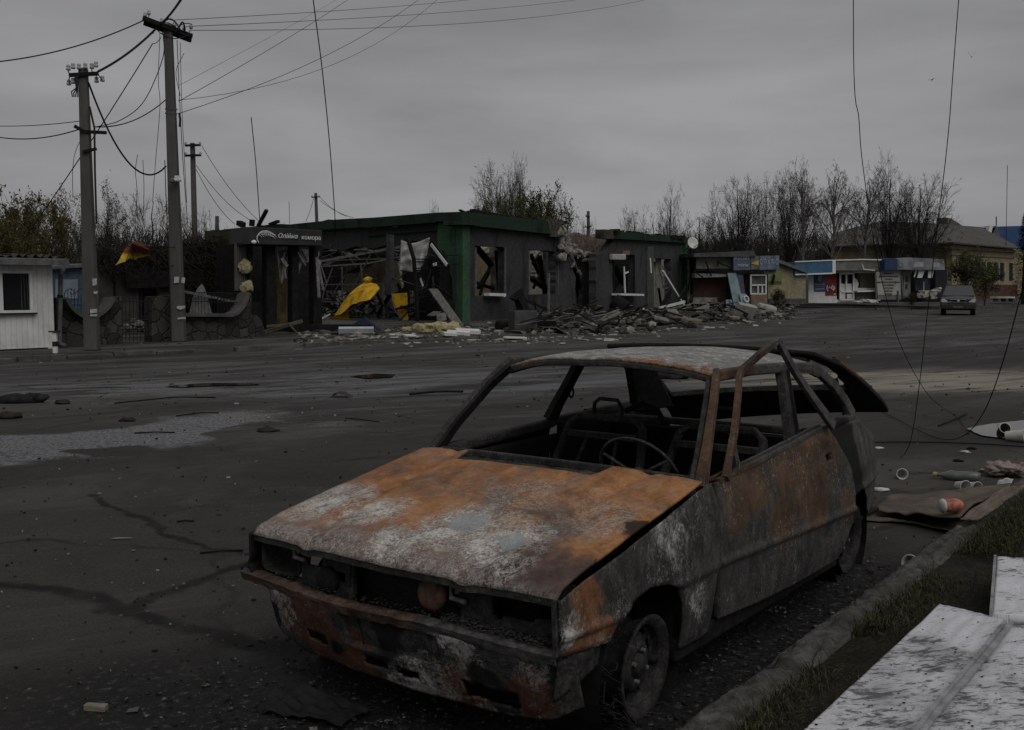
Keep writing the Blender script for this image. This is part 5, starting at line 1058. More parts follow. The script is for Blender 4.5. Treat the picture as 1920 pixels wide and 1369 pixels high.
PY2 = Plane(PL.pt(734, 600, 1.6), PL.pt(768, 600, 1.3)); m = MB(); PY2.poly(m, [(734, 551), (763, 549), (766, 608), (759, 609), (750, 590), (740, 572), (736, 560)], .015, 0); y2 = thing('yellow_tin_sheet', 'upright yellow panel with a curled lower corner right of the grey steel post', 'panel', (0, 0, 0)); m.build('sheet', YEL, y2)
m = MB(); m.grid(lambda u, v: PY2.pt(lerp(736, 759, v)-4*u*math.sin(v*3.1)-2*u, lerp(560, 606, v), -.1+.35*u), 5, 10); m.build('curled_back', SIMPLE['gmetal'], y2, solid=.01)
# dented dark car body crushed inside the opening
m = MB(); 
def crush(u, v): x = lerp(660, 720, u); y = lerp(604, 570+8*math.sin(u*5), v); return PY.pt(x, y, -1.2-.7*v+.25*nz((u*5, v*5, 0), 1))
m.grid(crush, 20, 10); tag(m.build('crushed_counter', simple('dull_dark_sheet', (.05, .05, .052), .5, 3, .5, .5, .4, True), smooth=True, solid=.02), 'dull grey crushed counter under the yellow sheet', 'counter')
# fallen cornice strips and boxes on the pavement before the shop
def onG(px, py, dz=0.0):
    p = G(px, py); p.z += dz; return p
def slab(name, label, cat, px, py, size, rz=0, tilt=(0, 0), mt=None, dz=0, group=None, bevel=.01):
    p = onG(px, py); o = MB().box((0, 0, 0), size, Matrix.Rotation(rz, 3, 'Z') @ Matrix.Rotation(tilt[0], 3, 'X') @ Matrix.Rotation(tilt[1], 3, 'Y')).build(name, mt, bevel=bevel)
    o.location = (p.x, p.y, p.z+dz); return tag(o, label, cat, group)
ALU = simple('aluminium_trim', (.40, .41, .43), .15, 5, .4, .2, .05)
p_ = onG(668, 628); lt_ = thing('lamp_housing', 'long silver lamp housing lying on the pavement before the yellow sheet', 'lamp housing', (p_.x, p_.y, p_.z), R(6))
MB().box((0, 0, .13), (1.05, .16, .20), Matrix.Rotation(.35, 3, 'X')).build('body', ALU, lt_, bevel=.01); MB().box((0, -.085, .03), (1.0, .05, .03)).build('rail', SIMPLE['dmetal'], lt_)
p_ = onG(682, 620); m = MB().prism([(-.7, 0, 0), (.55, 0, 0), (.0, .1, .42)], (0, .25, .02)); o = m.build('dark_blue_wedge', simple('dark_blue_sheet', (.018, .024, .05), .3, 4, .6)); o.location = p_; tag(o, 'dark blue wedge-shaped scrap behind the silver lamp housing', 'scrap')
slab('leaning_plank', 'grey plank leaning on the green corner pilaster', 'plank', 838, 606, (.42, 2.4, .05), R(38), (R(38), 0), simple('grey_plank', (.12, .115, .108), .3, 3, .9, .4, stretch=(6, 1, 1)), .55)
slab('dark_timber', 'dark beam lying on the pavement in front of the sign shop', 'beam', 600, 622, (3.2, .3, .26), R(4), (0, 0), SIMPLE['char'], .1)
# ------------------------------------------------------------------ sign shop (black canopy with white lettering)
S0, S1 = at(468, 620, 30.5), at(604, 620, 32.2); PS = Plane(S0, S1)
shop = thing('sign_shop', 'burnt-out black shop front under a dark sign with white lettering and a wheat ear', 'shop', (0, 0, 0))
SIGNM = simple('dark_sign_face', (.035, .034, .036), .2, 2, .6, .2, .1, True)
m = MB(); PS.poly(m, [(471, 425), (604, 432), (604, 461), (466, 458)], 1.3, .35); m.build('canopy', SIGNM, shop, bevel=.02)
def lettering(parent, name, plane, s, px, py, hpx, mat, off, shear=0, wpx=None, depth=.02, rot=0, outline=0):
    c = plane.pt(px, py, off); k = c.y/F_PX; dx = plane.d if plane.d.x > 0 else -plane.d
    n3 = plane.n; M4 = Matrix(((dx.x, 0, n3.x, c.x), (dx.y, 0, n3.y, c.y), (0, 1, 0, c.z), (0, 0, 0, 1))) @ Matrix.Rotation(rot, 4, 'Z')
    mb = text_mb(s, hpx*k*1.38, Matrix.Identity(4), depth, shear, outline=outline)
    xs = [v[0] for v in mb.v]; wd = max(xs)-min(xs); sc_ = (wpx*k/(dx.x-c.x/c.y*dx.y)/wd) if wpx else 1
    mb.v = [tuple(M4 @ Vector((v[0]*sc_, v[1], v[2]))) for v in mb.v]; return mb.build(name, mat, parent)
WHITE = simple('white_lettering', (.62, .62, .63), .08, 20, .6, .1, 0)
lettering(shop, 'sign_lettering', PS, 'Олійна', 539, 443, 8.5, WHITE, .37, .3, 36, outline=.0); lettering(shop, 'sign_lettering', PS, 'комора', 583.5, 446, 8, WHITE, .37, .05, 35, outline=.0)
wm = MB()
PS.rod(wm, [(485, 455), (482, 449), (482, 444), (485, 439), (491, 434), (500, 433), (508, 436), (516, 441)], .016, .38)
for i in range(8):
    t = i/7; x = 485+t*25; y = 439-5*math.sin(t*2.6)+t*5; PS.rod(wm, [(x, y), (x+3, y-3.2+t*2), (x+7, y-1.2+t*3), (x+8.5, y+1.5+t*2)], .008, .38); PS.rod(wm, [(x, y+1), (x+3.4, y+2.8), (x+6.2, y+6.0)], .008, .38)
wm.build('wheat_emblem', WHITE, shop)
m = MB(); PS.poly(m, [(441, 455), (474, 457), (474, 548), (441, 545)], .06, -.4); n = N('corrugated_grey'); v = n.world(); w_ = n.n('ShaderNodeTexWave', wave_type='BANDS', bands_direction='X'); n.put(w_.inputs['Vector'], n.map(v, rot=(0, 0, -PS.ang))); w_.inputs['Scale'].default_value = 5; a = n.noise(n.map(v, (1, 1, .2)), 2, 5, .7); n.bump(w_.outputs[0], .9, .03); CORR = n.done(n.mix(n.rng(a, .35, .7), (.115, .11, .105), (.055, .053, .05)), .7); m.build('corrugated_side', CORR, shop)
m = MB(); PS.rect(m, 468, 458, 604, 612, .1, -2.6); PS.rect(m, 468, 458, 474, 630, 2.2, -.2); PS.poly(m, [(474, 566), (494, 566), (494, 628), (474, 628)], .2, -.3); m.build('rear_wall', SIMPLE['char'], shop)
for x0, x1 in ((500, 517), (548, 561), (588, 597)):
    m = MB(); PS.rect(m, x0, 458, x1, 622, .3, -.05); m.build('black_post', SIMPLE['char'], shop, bevel=.02)
m = MB(); PS.poly(m, rough([(516, 500), (546, 496), (547, 604), (518, 606), (520, 560)], 2, 6, 2), .1, -1.4); m.build('torn_insulation_panel', wallmat('dirty_insulation', (.15, .12, .065), .8, 3), shop)
m = MB(); PS.poly(m, rough([(520, 470), (560, 465), (600, 472), (596, 490), (560, 494), (524, 490)], 2.5, 6, 5), .15, -.8); m.build('torn_ceiling', simple('torn_ceiling_sheet', (.15, .145, .14), .5, 4, .9, .6, .4, True), shop)
m = MB(); rr = random.Random(21)
for k in range(14):
    x = rr.uniform(518, 600); y = rr.uniform(470, 500); PS.line(m, [(x, y), (x+rr.uniform(-16, 16), y+rr.uniform(4, 60))], rr.uniform(.03, .12), .03, rr.uniform(-.6, .1))
PS.line(m, [(594, 482), (598, 558)], .10, .03, .15); PS.poly(m, [(594, 486), (604, 488), (598, 510)], .02, .15)
m.build('hanging_strips', simple('pale_strip', (.17, .165, .16), .5, 6, .9, .5), shop)
m = MB(); PS.line(m, [(500, 612), (565, 604)], .06, .06, .8); PS.line(m, [(540, 606), (560, 628)], .05, .05, .9); PS.line(m, [(478, 628), (566, 602)], .10, .1, .6); m.build('fallen_laths', SIMPLE['wood'], shop)
for (pts, nm, sd) in (([(458, 486), (466, 492), (470, 506), (462, 512), (452, 508), (450, 496)], 'upper tuft of yellow insulation foam caught on the corrugated hut wall', 3), ([(458, 532), (470, 528), (472, 545), (452, 544)], 'lower wedge of yellow insulation foam on the corrugated hut wall', 6)):
    cx = sum(p[0] for p in pts)/len(pts); cy = sum(p[1] for p in pts)/len(pts); m = MB()
    for k, (x, y) in enumerate(pts): m.blob(PS.pt((x+cx)/2, (y+cy)/2, -.25), .13, sd+k, 2, (1, .6, 1), .5)
    m.blob(PS.pt(cx, cy, -.2), .17, sd, 2, (1, .6, 1.1), .5); tag(m.build('insulation_foam', simple('yellow_foam', (.34, .29, .17), .3, 12, .95, .3, .6)), nm, 'foam')
m = MB().blob(PS.pt(476, 454, .45), .08, 2, 2, (1, .8, .8)); tag(m.build('porcelain_knob', SIMPLE['whiteb'], smooth=True), 'small white knob under the left end of the dark sign', 'knob')
# charred roof timbers sticking up behind the sign
tb = MB(); rr = random.Random(40)
for i, (a, b, wd, lab) in enumerate((((448, 418), (456, 422), .3, 'short stub of charred timber at the left end of the roof ruin'), ((484, 424), (500, 394), .16, 'long charred pole leaning right above the lettered sign'), ((506, 421), (522, 415), .16, 'charred lath tilting over the wheat emblem'), ((473, 412), (472, 424), .22, 'upright charred stub above the left end of the sign'))):
    m = MB(); m.bar([PL.pt(*a, .6), PL.pt(*b, .6)], wd, wd*.8); tag(m.build('charred_timber', SIMPLE['char']), lab, 'timber', 'charred timbers on the ruined roof')
m = MB(); PL.poly(m, rough([(384, 434), (440, 428), (520, 420), (560, 422), (610, 413), (640, 411), (668, 410), (668, 416), (560, 426), (480, 432), (388, 441)], 2, 6, 8), 3, -1.2); tag(m.build('roof_rubble', SIMPLE['char'], bld), kind='stuff')
m = MB(); PL.poly(m, rough([(384, 436), (470, 432), (474, 458), (384, 450)], 1, 6, 18), .4, .4); m.build('side_parapet', wallmat('mossy_parapet', (.05, .058, .04), .5, 12), bld)
# rubble along the right facade
n = N('rubble'); v = n.world(); c = n.vor(v, 2.2, 'F1', 1, 1); a = n.noise(v, 5, 6, .75); col = n.ramp(n.math('ADD', n.math('MULTIPLY', c, .5), n.math('MULTIPLY', a, .5)), [(.25, (.014, .0135, .013)), (.5, (.045, .043, .04)), (.68, (.10, .094, .085)), (.8, (.22, .205, .18))]); n.bump(a, 1, .08); RUB = n.done(col, .95)
mm = MB()
def heap(u, v):
    px = lerp(950, 1500, u); b = pl([(950, 602), (1080, 600), (1150, 592), (1290, 586), (1400, 582), (1500, 574)], px); f = pl([(950, 618), (1100, 622), (1200, 618), (1320, 608), (1420, 598), (1500, 580)], px); p = G(px, lerp(f, b, v))
    hh = pl([(950, .1), (1060, .25), (1100, .6), (1130, .45), (1200, .2), (1260, .4), (1300, .5), (1380, .25), (1430, .2), (1500, .03)], px)*math.sin(min(1, v*1.15)*2.2)**1.2 if v > 0 else 0
    return (p.x, p.y, p.z-.02+hh*(.7+.5*nz(p, .9))+.16*max(0, nz(p, 2.1))*min(1, v*6)*(1 if 970 < px < 1480 else 0))
mm.grid(heap, 150, 34); tag(mm.build('rubble_heap', RUB), 'long heap of broken masonry along the front of the ruined building', 'rubble', kind='stuff')
ch = MB(); rr = random.Random(77); chp = MB()
for k in range(1900):
    px = rr.uniform(955, 1490) if k > 300 else rr.uniform(560, 960); f0 = pl([(560, 628), (950, 616), (1200, 606), (1490, 582)], px); py = f0+rr.gauss(0, 7 if px > 955 else 5); p = G(px, max(572, py)); r_ = abs(rr.gauss(.04, .07))+.025; (ch if rr.random() < .8 else chp).blob((p.x, p.y, p.z+rr.random()*.2*(px > 1040)), min(r_, .24), rr.random()*99, 1, (rr.uniform(.8, 1.8), rr.uniform(.7, 1.3), rr.uniform(.3, .9)), .6)
tag(ch.build('loose_rubble', RUB), 'loose stones scattered in front of the ruined building', 'rubble', kind='stuff'); tag(chp.build('pale_rubble', simple('pale_chunks', (.22, .205, .18), .5, 3, .95, .4, .4, True)), 'pale plaster chunks scattered in front of the ruined building', 'rubble', kind='stuff')

# splintered timber, pipes and torn sheet thrown over the heap and inside the open bay
def wreck(name, label, mt, seed, count, fx, length, wd, th, zup, tilt):
    m = MB(); rr = random.Random(seed)
    for _ in range(count):
        p = fx(rr); L = rr.uniform(*length); R3 = Matrix.Rotation(rr.uniform(0, 6.28), 3, 'Z') @ Matrix.Rotation(rr.gauss(0, tilt), 3, 'Y') @ Matrix.Rotation(rr.gauss(0, .5), 3, 'X'); m.box(p+Vector((0, 0, rr.uniform(*zup))), (L, rr.uniform(*wd), th), R3)
    return tag(m.build(name, mt), label, 'wreckage', kind='stuff')
def onheap(rr): px = rr.uniform(985, 1460); f0 = pl([(985, 614), (1200, 602), (1460, 582)], px); return G(px, max(574, f0+rr.gauss(0, 6)))
wreck('splintered_timber', 'dark splintered timber strewn over the masonry heap', SIMPLE['char'], 61, 170, onheap, (.5, 2.0), (.03, .10), .04, (.05, .5), .3)
wreck('splintered_timber', 'grey weathered laths strewn over the masonry heap', simple('grey_lath', (.13, .122, .108), .4, 3, .9, .4), 62, 90, onheap, (.4, 1.6), (.03, .09), .03, (.05, .5), .3)
wreck('torn_sheet', 'torn grey sheet scraps on the masonry heap', simple('torn_grey', (.16, .155, .145), .5, 2, .9, .4, .3, True), 63, 60, onheap, (.25, .9), (.15, .5), .02, (.05, .45), .35)
def inbay(rr): x = rr.uniform(598, 830); return PL.pt(x, rr.uniform(575, 612), rr.uniform(-2.4, 1.6))
wreck('splintered_timber', 'dark splintered timber piled in the open bay', SIMPLE['char'], 64, 130, inbay, (.4, 2.0), (.05, .16), .05, (.0, .7), .5)
wreck('torn_sheet', 'pale torn scraps in the open bay of the ruin', simple('torn_grey', (.16, .155, .145)), 65, 70, inbay, (.15, .7), (.1, .4), .02, (.0, .7), .6)
m = MB(); rr = random.Random(66)
for k in range(34):
    x = rr.uniform(600, 835); y = rr.uniform(462, 520); a = PL.pt(x, y, rr.uniform(-1.5, 1.4)); L = rr.uniform(.6, 2.2); d = Vector((rr.gauss(0, .6), rr.gauss(0, .4), -abs(rr.gauss(.6, .5)))).normalized()*L; m.tube([a, a+d*.5+Vector((rr.gauss(0, .12), 0, rr.gauss(0, .12))), a+d], rr.uniform(.012, .03), 4)
tag(m.build('hanging_rods', simple('rusty_tube', (.075, .072, .068)), bld), kind='stuff')
# ------------------------------------------------------------------ right-hand side: wrecked shop, shed, kiosks
def back(P, px0, px1, y0, y1): pass
Q = Plane(at(1300, 577, 58.5), at(1462, 577, 59.5))
n = N('dark_red_brick'); v = n.world(); bt = n.n('ShaderNodeTexBrick'); n.put(bt.inputs['Vector'], n.map(v, rot=(R(90), 0, 0))); bt.inputs['Scale'].default_value = 2.4
bt.inputs['Color1'].default_value = (.055, .026, .022, 1); bt.inputs['Color2'].default_value = (.075, .036, .03, 1); bt.inputs['Mortar'].default_value = (.03, .028, .027, 1); a = n.noise(v, 2, 5, .7); REDB = n.done(n.mix(n.rng(a, .45, .65, 0, .7), bt.outputs[0], (.022, .02, .02)), .9)
ws = thing('wrecked_sign_shop', 'wrecked low shop with a half-torn blue sign board and bare fascia frame', 'shop', (0, 0, 0))
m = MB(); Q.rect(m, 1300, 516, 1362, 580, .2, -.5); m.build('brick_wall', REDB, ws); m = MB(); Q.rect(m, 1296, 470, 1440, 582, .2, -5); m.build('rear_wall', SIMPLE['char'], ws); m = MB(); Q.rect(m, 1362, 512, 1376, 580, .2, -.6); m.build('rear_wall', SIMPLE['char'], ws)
m = MB(); Q.poly(m, [(1301, 475), (1414, 470), (1418, 481), (1301, 482)], 5.5, .8); m.build('roof', simple('slate_roof', (.075, .08, .08), .3, 3, .8, .4), ws)
m = MB(); Q.rect(m, 1303, 480, 1373, 505, .06, .2); m.build('fascia_board', wallmat('stained_fascia', (.21, .205, .18), .45, 3), ws)
m = MB(); Q.line(m, [(1302, 480), (1374, 479)], .10, .2, .35); Q.line(m, [(1302, 506), (1374, 506)], .14, .2, .35); Q.line(m, [(1303, 480), (1303, 506)], .08, .2, .35); Q.line(m, [(1374, 479), (1374, 507)], .12, .2, .35)
for a, b in (((1323, 490), (1334, 518)), ((1346, 488), (1346, 500)), ((1346, 492), (1372, 503)), ((1300, 470), (1320, 480)), ((1300, 508), (1318, 520))): Q.line(m, [a, b], .07, .06, .5)
m.build('fascia_frame', SIMPLE['char'], ws)
m = MB(); Q.poly(m, [(1303, 512), (1362, 514), (1362, 519), (1303, 521)], .5, .3); m.build('pale_lintel', wallmat('pale_lintel_board', (.22, .22, .21), .4, 5), ws)
m = MB(); Q.rect(m, 1300, 558, 1345, 570, .3, -.2); m.build('white_plinth', PALEW, ws)
SB = simple('faded_blue_sign', (.095, .115, .17), .25, 2.5, .6, .35, .1, True)
sbx = MB(); Q.poly(sbx, [(1375, 478), (1407, 480), (1407, 506), (1376, 507)], .3, .7); sg_ = sbx.build('sign_board', SB, ws)
m = MB(); Q.rect(m, 1408, 480, 1423, 505, .3, .68); m.build('sign_board', simple('grey_sign', (.13, .125, .12), .2, 3, .7, .3, .1, True), ws); m = MB(); Q.poly(m, [(1408, 494), (1422.5, 488), (1422.5, 498)], .03, .71); m.build('yellow_triangle', simple('sign_yellow', (.40, .31, .08), .15, 4), ws)
m = MB(); Q.poly(m, [(1424, 480), (1461, 479), (1461, 505), (1424, 506)], .3, .7); sg2 = m.build('sign_board', simple('torn_blue_sign', (.13, .165, .23), .35, 2.2, .6, .45, .1, True), ws)
LT = simple('grey_letters', (.40, .41, .43), .15, 10, .6, .2, 0)
lettering(sg_, 'sign_lettering', Q, 'РОЛ ЛЕТ', 1391, 485, 6.5, LT, .73, .0, 28); lettering(sg_, 'sign_lettering', Q, 'РОЛЕТЫ', 1393, 498, 4, WHITE, .73, 0, 18); lettering(sg2, 'sign_lettering', Q, 'О П К Я  О', 1442, 492, 10, LT, .73, 0, 34)
m = MB(); Q.poly(m, [(1364, 512), (1380, 512), (1396, 577), (1377, 578)], .08, .5); lp_ = m.build('leaning_panel', simple('pale_cyan_panel', (.22, .30, .33), .2, 3, .6, .3, .1, True), ws)
m = MB(); Q.poly(m, [(1380, 514), (1393, 516), (1397, 550), (1388, 552)], .06, .46); m.build('leaning_panel', simple('violet_panel', (.085, .085, .12), .2, 3, .6, .3, .1, True), ws)
m = MB(); Q.poly(m, [(1386, 551), (1399, 551), (1407, 574), (1392, 576)], .06, .62); d_ = m.build('leaning_panel', simple('light_cyan_panel', (.26, .35, .38), .2, 3, .6, .3, .1, True), ws)
m = MB(); Q.rod(m, [(1399.5+4*math.cos(k*.63)+.25*(4*math.sin(k*.63)), 561+5.6*math.sin(k*.63)) for k in range(11)], .05, .68); m.build('round_mark', WHITE, d_)
m = MB(); Q.poly(m, [(1361, 562), (1372, 562), (1375, 576), (1362, 576)], .06, .7); m.build('fallen_panel', simple('pale_cyan_panel', (.22, .30, .33)), ws)
m = MB(); Q.poly(m, rough([(1396, 514), (1404, 511), (1409, 552), (1403, 556), (1396, 545)], 1.5, 5, 3), .1, .1); m.build('burnt_opening', SIMPLE['char'], ws)
m = MB()
for pts in ([(1407, 516), (1437, 516)], [(1407, 535), (1436, 534)], [(1407, 551), (1436, 551)], [(1407.5, 516), (1407.5, 552)], [(1436, 516), (1436, 552)], [(1421, 534), (1421, 551)], [(1429, 534), (1429, 551)]): Q.line(m, pts, .08, .08, .3)
wf = m.build('window_frame', SIMPLE['white'], ws); m = MB(); Q.rect(m, 1408, 519, 1436, 551, .05, .2); m.build('pane', simple('hazy_glass', (.11, .11, .108), .4, 2, .4, .5, .1, True), wf)
m = MB(); Q.rect(m, 1408, 552, 1439, 578, .4, .35); m.build('brown_counter', simple('brown_counter_board', (.19, .135, .105), .25, 4, .8, .35, .1, True), ws, bevel=.02)
m = MB(); rr = random.Random(4)
for k in range(7): x = 1432+k*3; Q.poly(m, rough([(x, 505), (x+6, 504), (x+5, 512+rr.random()*6), (x+1, 514)], 1, 3, k), .04, .4)
m.build('torn_awning', PALEW, ws)
# yellow gabled shed
Yl = Plane(at(1430, 567, 68), at(1512, 567, 69))
sh = thing('yellow_shed', 'pale yellow gabled shed with a green poster between the wrecked shop and the white kiosk', 'shed', (0, 0, 0))
m = MB(); Yl.poly(m, [(1416, 476), (1440, 484), (1511, 510), (1511, 566), (1416, 566)], 5, 0); m.build('wall', wallmat('yellow_render', (.25, .235, .15), .22, 4), sh)
m = MB(); Yl.poly(m, [(1412, 471), (1445, 480), (1515, 508), (1515, 513), (1445, 487), (1412, 478)], 6, .4); m.build('roof', SIMPLE['gmetal'], sh)
m = MB(); Yl.rect(m, 1408, 560, 1512, 570, 5.2, .12); m.build('plinth', SIMPLE['stone'] or CONC, sh)
m = MB(); Yl.rect(m, 1438, 504, 1466, 532, .04, .06); po = m.build('poster', simple('green_poster', (.17, .19, .075), .2, 2, .7, .3, .1, True), sh); lettering(po, 'poster_lettering', Yl, 'РЕКЛАМА', 1452, 529, 3.2, simple('dark_green_ink', (.05, .065, .03), .2, 8), .09, 0, 26)
m = MB(); Yl.line(m, [(1452, 514), (1448, 534)], .14, .1, .25); m.build('dark_bar', SIMPLE['char'], sh)
# white kiosk row
K = Plane(at(1515, 568, 70), at(1650, 566, 71.5))
k1 = thing('white_kiosk', 'white kiosk with a blue awning box and blue and red posters', 'kiosk', (0, 0, 0))
m = MB(); K.rect(m, 1516, 508, 1569, 568, 3, 0); K.rect(m, 1569, 506, 1648, 512, 3, -.02); K.rect(m, 1606, 540, 1646, 566, .3, -.03); K.rect(m, 1569, 562, 1606, 567, .4, -.02); m.build('wall', SIMPLE['white'], k1)
m = MB(); K.rect(m, 1565, 500, 1650, 568, .1, -2.6); m.build('rear_wall', SIMPLE['char'], k1)
m = MB(); K.poly(m, [(1490, 491), (1561, 488), (1561, 512), (1491, 515)], 1.0, 1.1); aw = m.build('awning_box', simple('awning_blue', (.055, .125, .205), .15, 2, .5, .15, .05, True), k1)
m = MB(); K.line(m, [(1490, 491), (1561, 488)], .07, .06, 1.13); K.line(m, [(1491, 515), (1561, 512.5)], .09, .06, 1.13); K.rect(m, 1561, 487, 1567, 513, 1.0, 1.12); m.build('awning_edge', SIMPLE['whiteb'], aw)
m = MB(); K.rect(m, 1567, 489, 1617, 507, 1, 1.0); K.poly(m, [(1617, 488.5), (1658, 489), (1658, 506), (1640, 507), (1617, 507)], 1, .9); m.build('awning_box', simple('awning_grey', (.155, .15, .142), .25, 1.6, .8, .35, .1, True), k1)
m = MB(); K.line(m, [(1566, 488), (1617, 486.5), (1658, 487.5)], .07, .08, 1.05); K.line(m, [(1617, 497), (1619, 505), (1640, 507)], .06, .06, 1.05); K.line(m, [(1658, 488), (1658, 506)], .07, .06, 1.0); m.build('awning_trim', SIMPLE['whiteb'], k1)
m = MB(); K.rect(m, 1526.5, 512, 1548, 547, .03, .04); pb = m.build('poster', simple('blue_poster', (.075, .085, .16), .35, 1.5, .6, .2, 0, True), k1)
m = MB(); K.rect(m, 1528, 532, 1546, 534.5, .02, .06); K.rect(m, 1529, 536.5, 1545, 537.5, .02, .06); K.poly(m, [(1529, 541), (1545, 540), (1545, 543), (1529, 543.5)], .02, .06); K.poly(m, [(1533, 516), (1541, 514), (1540, 527), (1535, 528)], .02, .055); m.build('poster_print', simple('faint_print', (.22, .235, .30), .3, 3, .6, 0, 0, True), pb)
m = MB(); K.rect(m, 1548, 511, 1569, 554, .03, .05); pr = m.build('poster', simple('red_poster', (.19, .035, .035), .25, 1.5, .6, .25, 0, True), k1)
m = MB()
for pts in ([(1551, 535), (1550, 542), (1552, 546)], [(1553, 541), (1555, 538), (1557, 541), (1558, 538)], [(1559, 542), (1561, 534), (1559, 538), (1563, 537), (1563, 542), (1560, 543)], [(1564, 537), (1565, 541), (1562, 545)], [(1563, 552), (1567, 551.5)]): K.rod(m, pts, .035, .09)
m.build('script_lettering', WHITE, pr)
m = MB()
for pts in ([(1575, 513), (1575, 563)], [(1600, 513), (1600, 563)], [(1586.5, 513), (1586.5, 546)], [(1574, 547), (1601, 547)], [(1574, 513), (1601, 513)], [(1574, 562), (1601, 562)]): K.line(m, pts, .11, .1, .05)
wf = m.build('window_frame', SIMPLE['whiteb'], k1)
m = MB(); K.rect(m, 1576, 532, 1585, 546, .04, .02); K.rect(m, 1588, 532, 1597, 546, .04, .02); K.rect(m, 1577, 549, 1585, 560, .04, .02); K.rect(m, 1588, 551, 1598, 560, .04, .02); m.build('white_boards', SIMPLE['white'], wf)
m = MB(); K.rect(m, 1576, 514, 1600, 532, .04, -.1); m.build('pane', SIMPLE['glassy'], wf)
m = MB(); K.rect(m, 1613, 514, 1638, 545, .06, -.4); m.build('board', wallmat('chipboard', (.20, .155, .115), .25, 6), k1)
m = MB(); K.poly(m, [(1602, 520), (1607, 525), (1610, 532), (1607, 545), (1602, 545)], .06, .0); m.build('bent_sheet', SIMPLE['white'], k1)
m = MB(); K.line(m, [(1604, 546.5), (1648, 545)], .10, .5, .3); m.build('counter', SIMPLE['white'], k1); m = MB(); K.rect(m, 1605, 548, 1644, 562, .1, .05); m.build('counter_front', simple('pink_brown_board', (.15, .115, .10), .25, 3, .8, .3, .1, True), k1)
m = MB(); rr = random.Random(12)
for k in range(26): m.box(K.pt(rr.uniform(1603, 1645), 565+rr.uniform(-3, 2), .6+rr.random()*.8), (rr.uniform(.1, .8), rr.uniform(.1, .4), .05), Matrix.Rotation(rr.uniform(0, 3), 3, 'Z') @ Matrix.Rotation(rr.uniform(-.4, .4), 3, 'X'))
tag(m.build('broken_panels', SIMPLE['white']), 'broken white panels heaped under the counter of the white kiosk', 'debris', kind='stuff')
K2 = Plane(at(1645, 566, 71), at(1775, 564, 73))
k2 = thing('blue_kiosk', 'smaller kiosk with a blue awning, a white notice board of lettering and torn flaps', 'kiosk', (0, 0, 0))
m = MB(); K2.rect(m, 1645, 500, 1775, 566, .1, -2.5); K2.rect(m, 1754, 508, 1776, 560, 2.4, -.1); m.build('rear_wall', wallmat('kiosk_dark', (.03, .03, .034), .5, 2), k2)
m = MB(); K2.poly(m, [(1659, 486), (1672, 484), (1683, 485), (1683, 506), (1659, 506)], 1.1, 1.0); m.build('awning_box', simple('navy_awning', (.035, .05, .105), .15, 2, .6, .1, .05, True), k2)
m = MB(); K2.poly(m, [(1683, 485), (1704, 483), (1770, 486), (1772, 506), (1683, 505.5)], 1.1, .98); aw2 = m.build('awning_box', simple('patched_metal', (.17, .172, .19), .45, 1.3, .5, .4, .2, True), k2)
m = MB(); K2.poly(m, [(1715, 491), (1732, 492), (1732, 501), (1714, 501)], .02, 1.0); K2.poly(m, [(1750, 492), (1762, 493), (1762, 501), (1750, 501)], .02, 1.0)
for x, y in ((1687, 489), (1687, 497), (1709, 488), (1712, 500), (1767, 491)): K2.poly(m, [(x, y), (x+2.5, y-1), (x+3, y+1.5), (x+.5, y+2)], .02, 1.01)
tag(m.build('torn_paper', simple('pale_patch', (.30, .30, .30), .2, 4, .8, .2, 0, True), aw2), kind='stuff')
m = MB(); K2.poly(m, [(1643, 510), (1688, 509), (1689, 553), (1646, 553)], .06, .45); nb = m.build('notice_board', simple('notice_white', (.33, .33, .31), .15, 1.5, .8, .3, .05, True), k2)
INK = simple('dark_ink', (.05, .05, .05), .2, 8, .8, 0, 0)
for i, (s_, wd) in enumerate((('РЕМОНТ', 20), ('ЗВАРЮВАННЯ', 36), ('ТРУБИ', 14), ('МЕТАЛООБРОБКИ', 42), ('КУЗОВНИ', 20), ('КУПОЛИ', 18), ('ВОРОТА', 14), ('ОГРАДИ', 13))): lettering(nb, 'notice_lettering', K2, s_, 1666, 513+i*5.5, 2.9, INK, .48, 0, wd)
m = MB(); K2.rect(m, 1646, 553, 1690, 562, .06, .43); m.build('board_foot', simple('grey_board', (.13, .13, .13), .2, 3), k2)
for pts, wd, off in (([(1684, 545), (1684, 567)], .12, .5), ([(1689, 508), (1694, 560)], .16, .3), ([(1641, 512), (1643, 560)], .09, .4)): K2.line(MB(), pts, wd, .08, off).build('board_leg', SIMPLE['gmetal'], k2)
m = MB(); K2.rect(m, 1695, 506, 1707, 560, .4, .1); pi_ = m.build('pillar', simple('grey_pillar', (.21, .21, .205), .25, 2, .8, .3, .1, True), k2)
m = MB(); K2.rect(m, 1698, 519, 1703, 529, .03, .13); K2.rect(m, 1698, 533, 1702, 542, .03, .13); m.build('pillar_sign', INK, pi_)
m = MB(); K2.poly(m, [(1723, 507), (1734, 507), (1729, 521), (1720, 521)], .04, .7); K2.poly(m, [(1741, 507), (1751, 507), (1748, 521), (1740, 521)], .04, .7); K2.line(m, [(1718, 506), (1714, 520)], .08, .04, .7); m.build('hanging_flaps', SIMPLE['white'], k2)
m = MB(); K2.rect(m, 1717, 522, 1753, 545, .1, -.6); m.build('blue_inner_panel', simple('dull_blue', (.06, .07, .095), .4, 2, .7, .5, .1, True), k2); m = MB(); K2.line(m, [(1732, 528), (1732, 545)], .06, .05, -.4); K2.line(m, [(1722, 546), (1753, 545)], .05, .05, -.4); m.build('inner_frame', SIMPLE['white'], k2)
m = MB(); rr = random.Random(15)
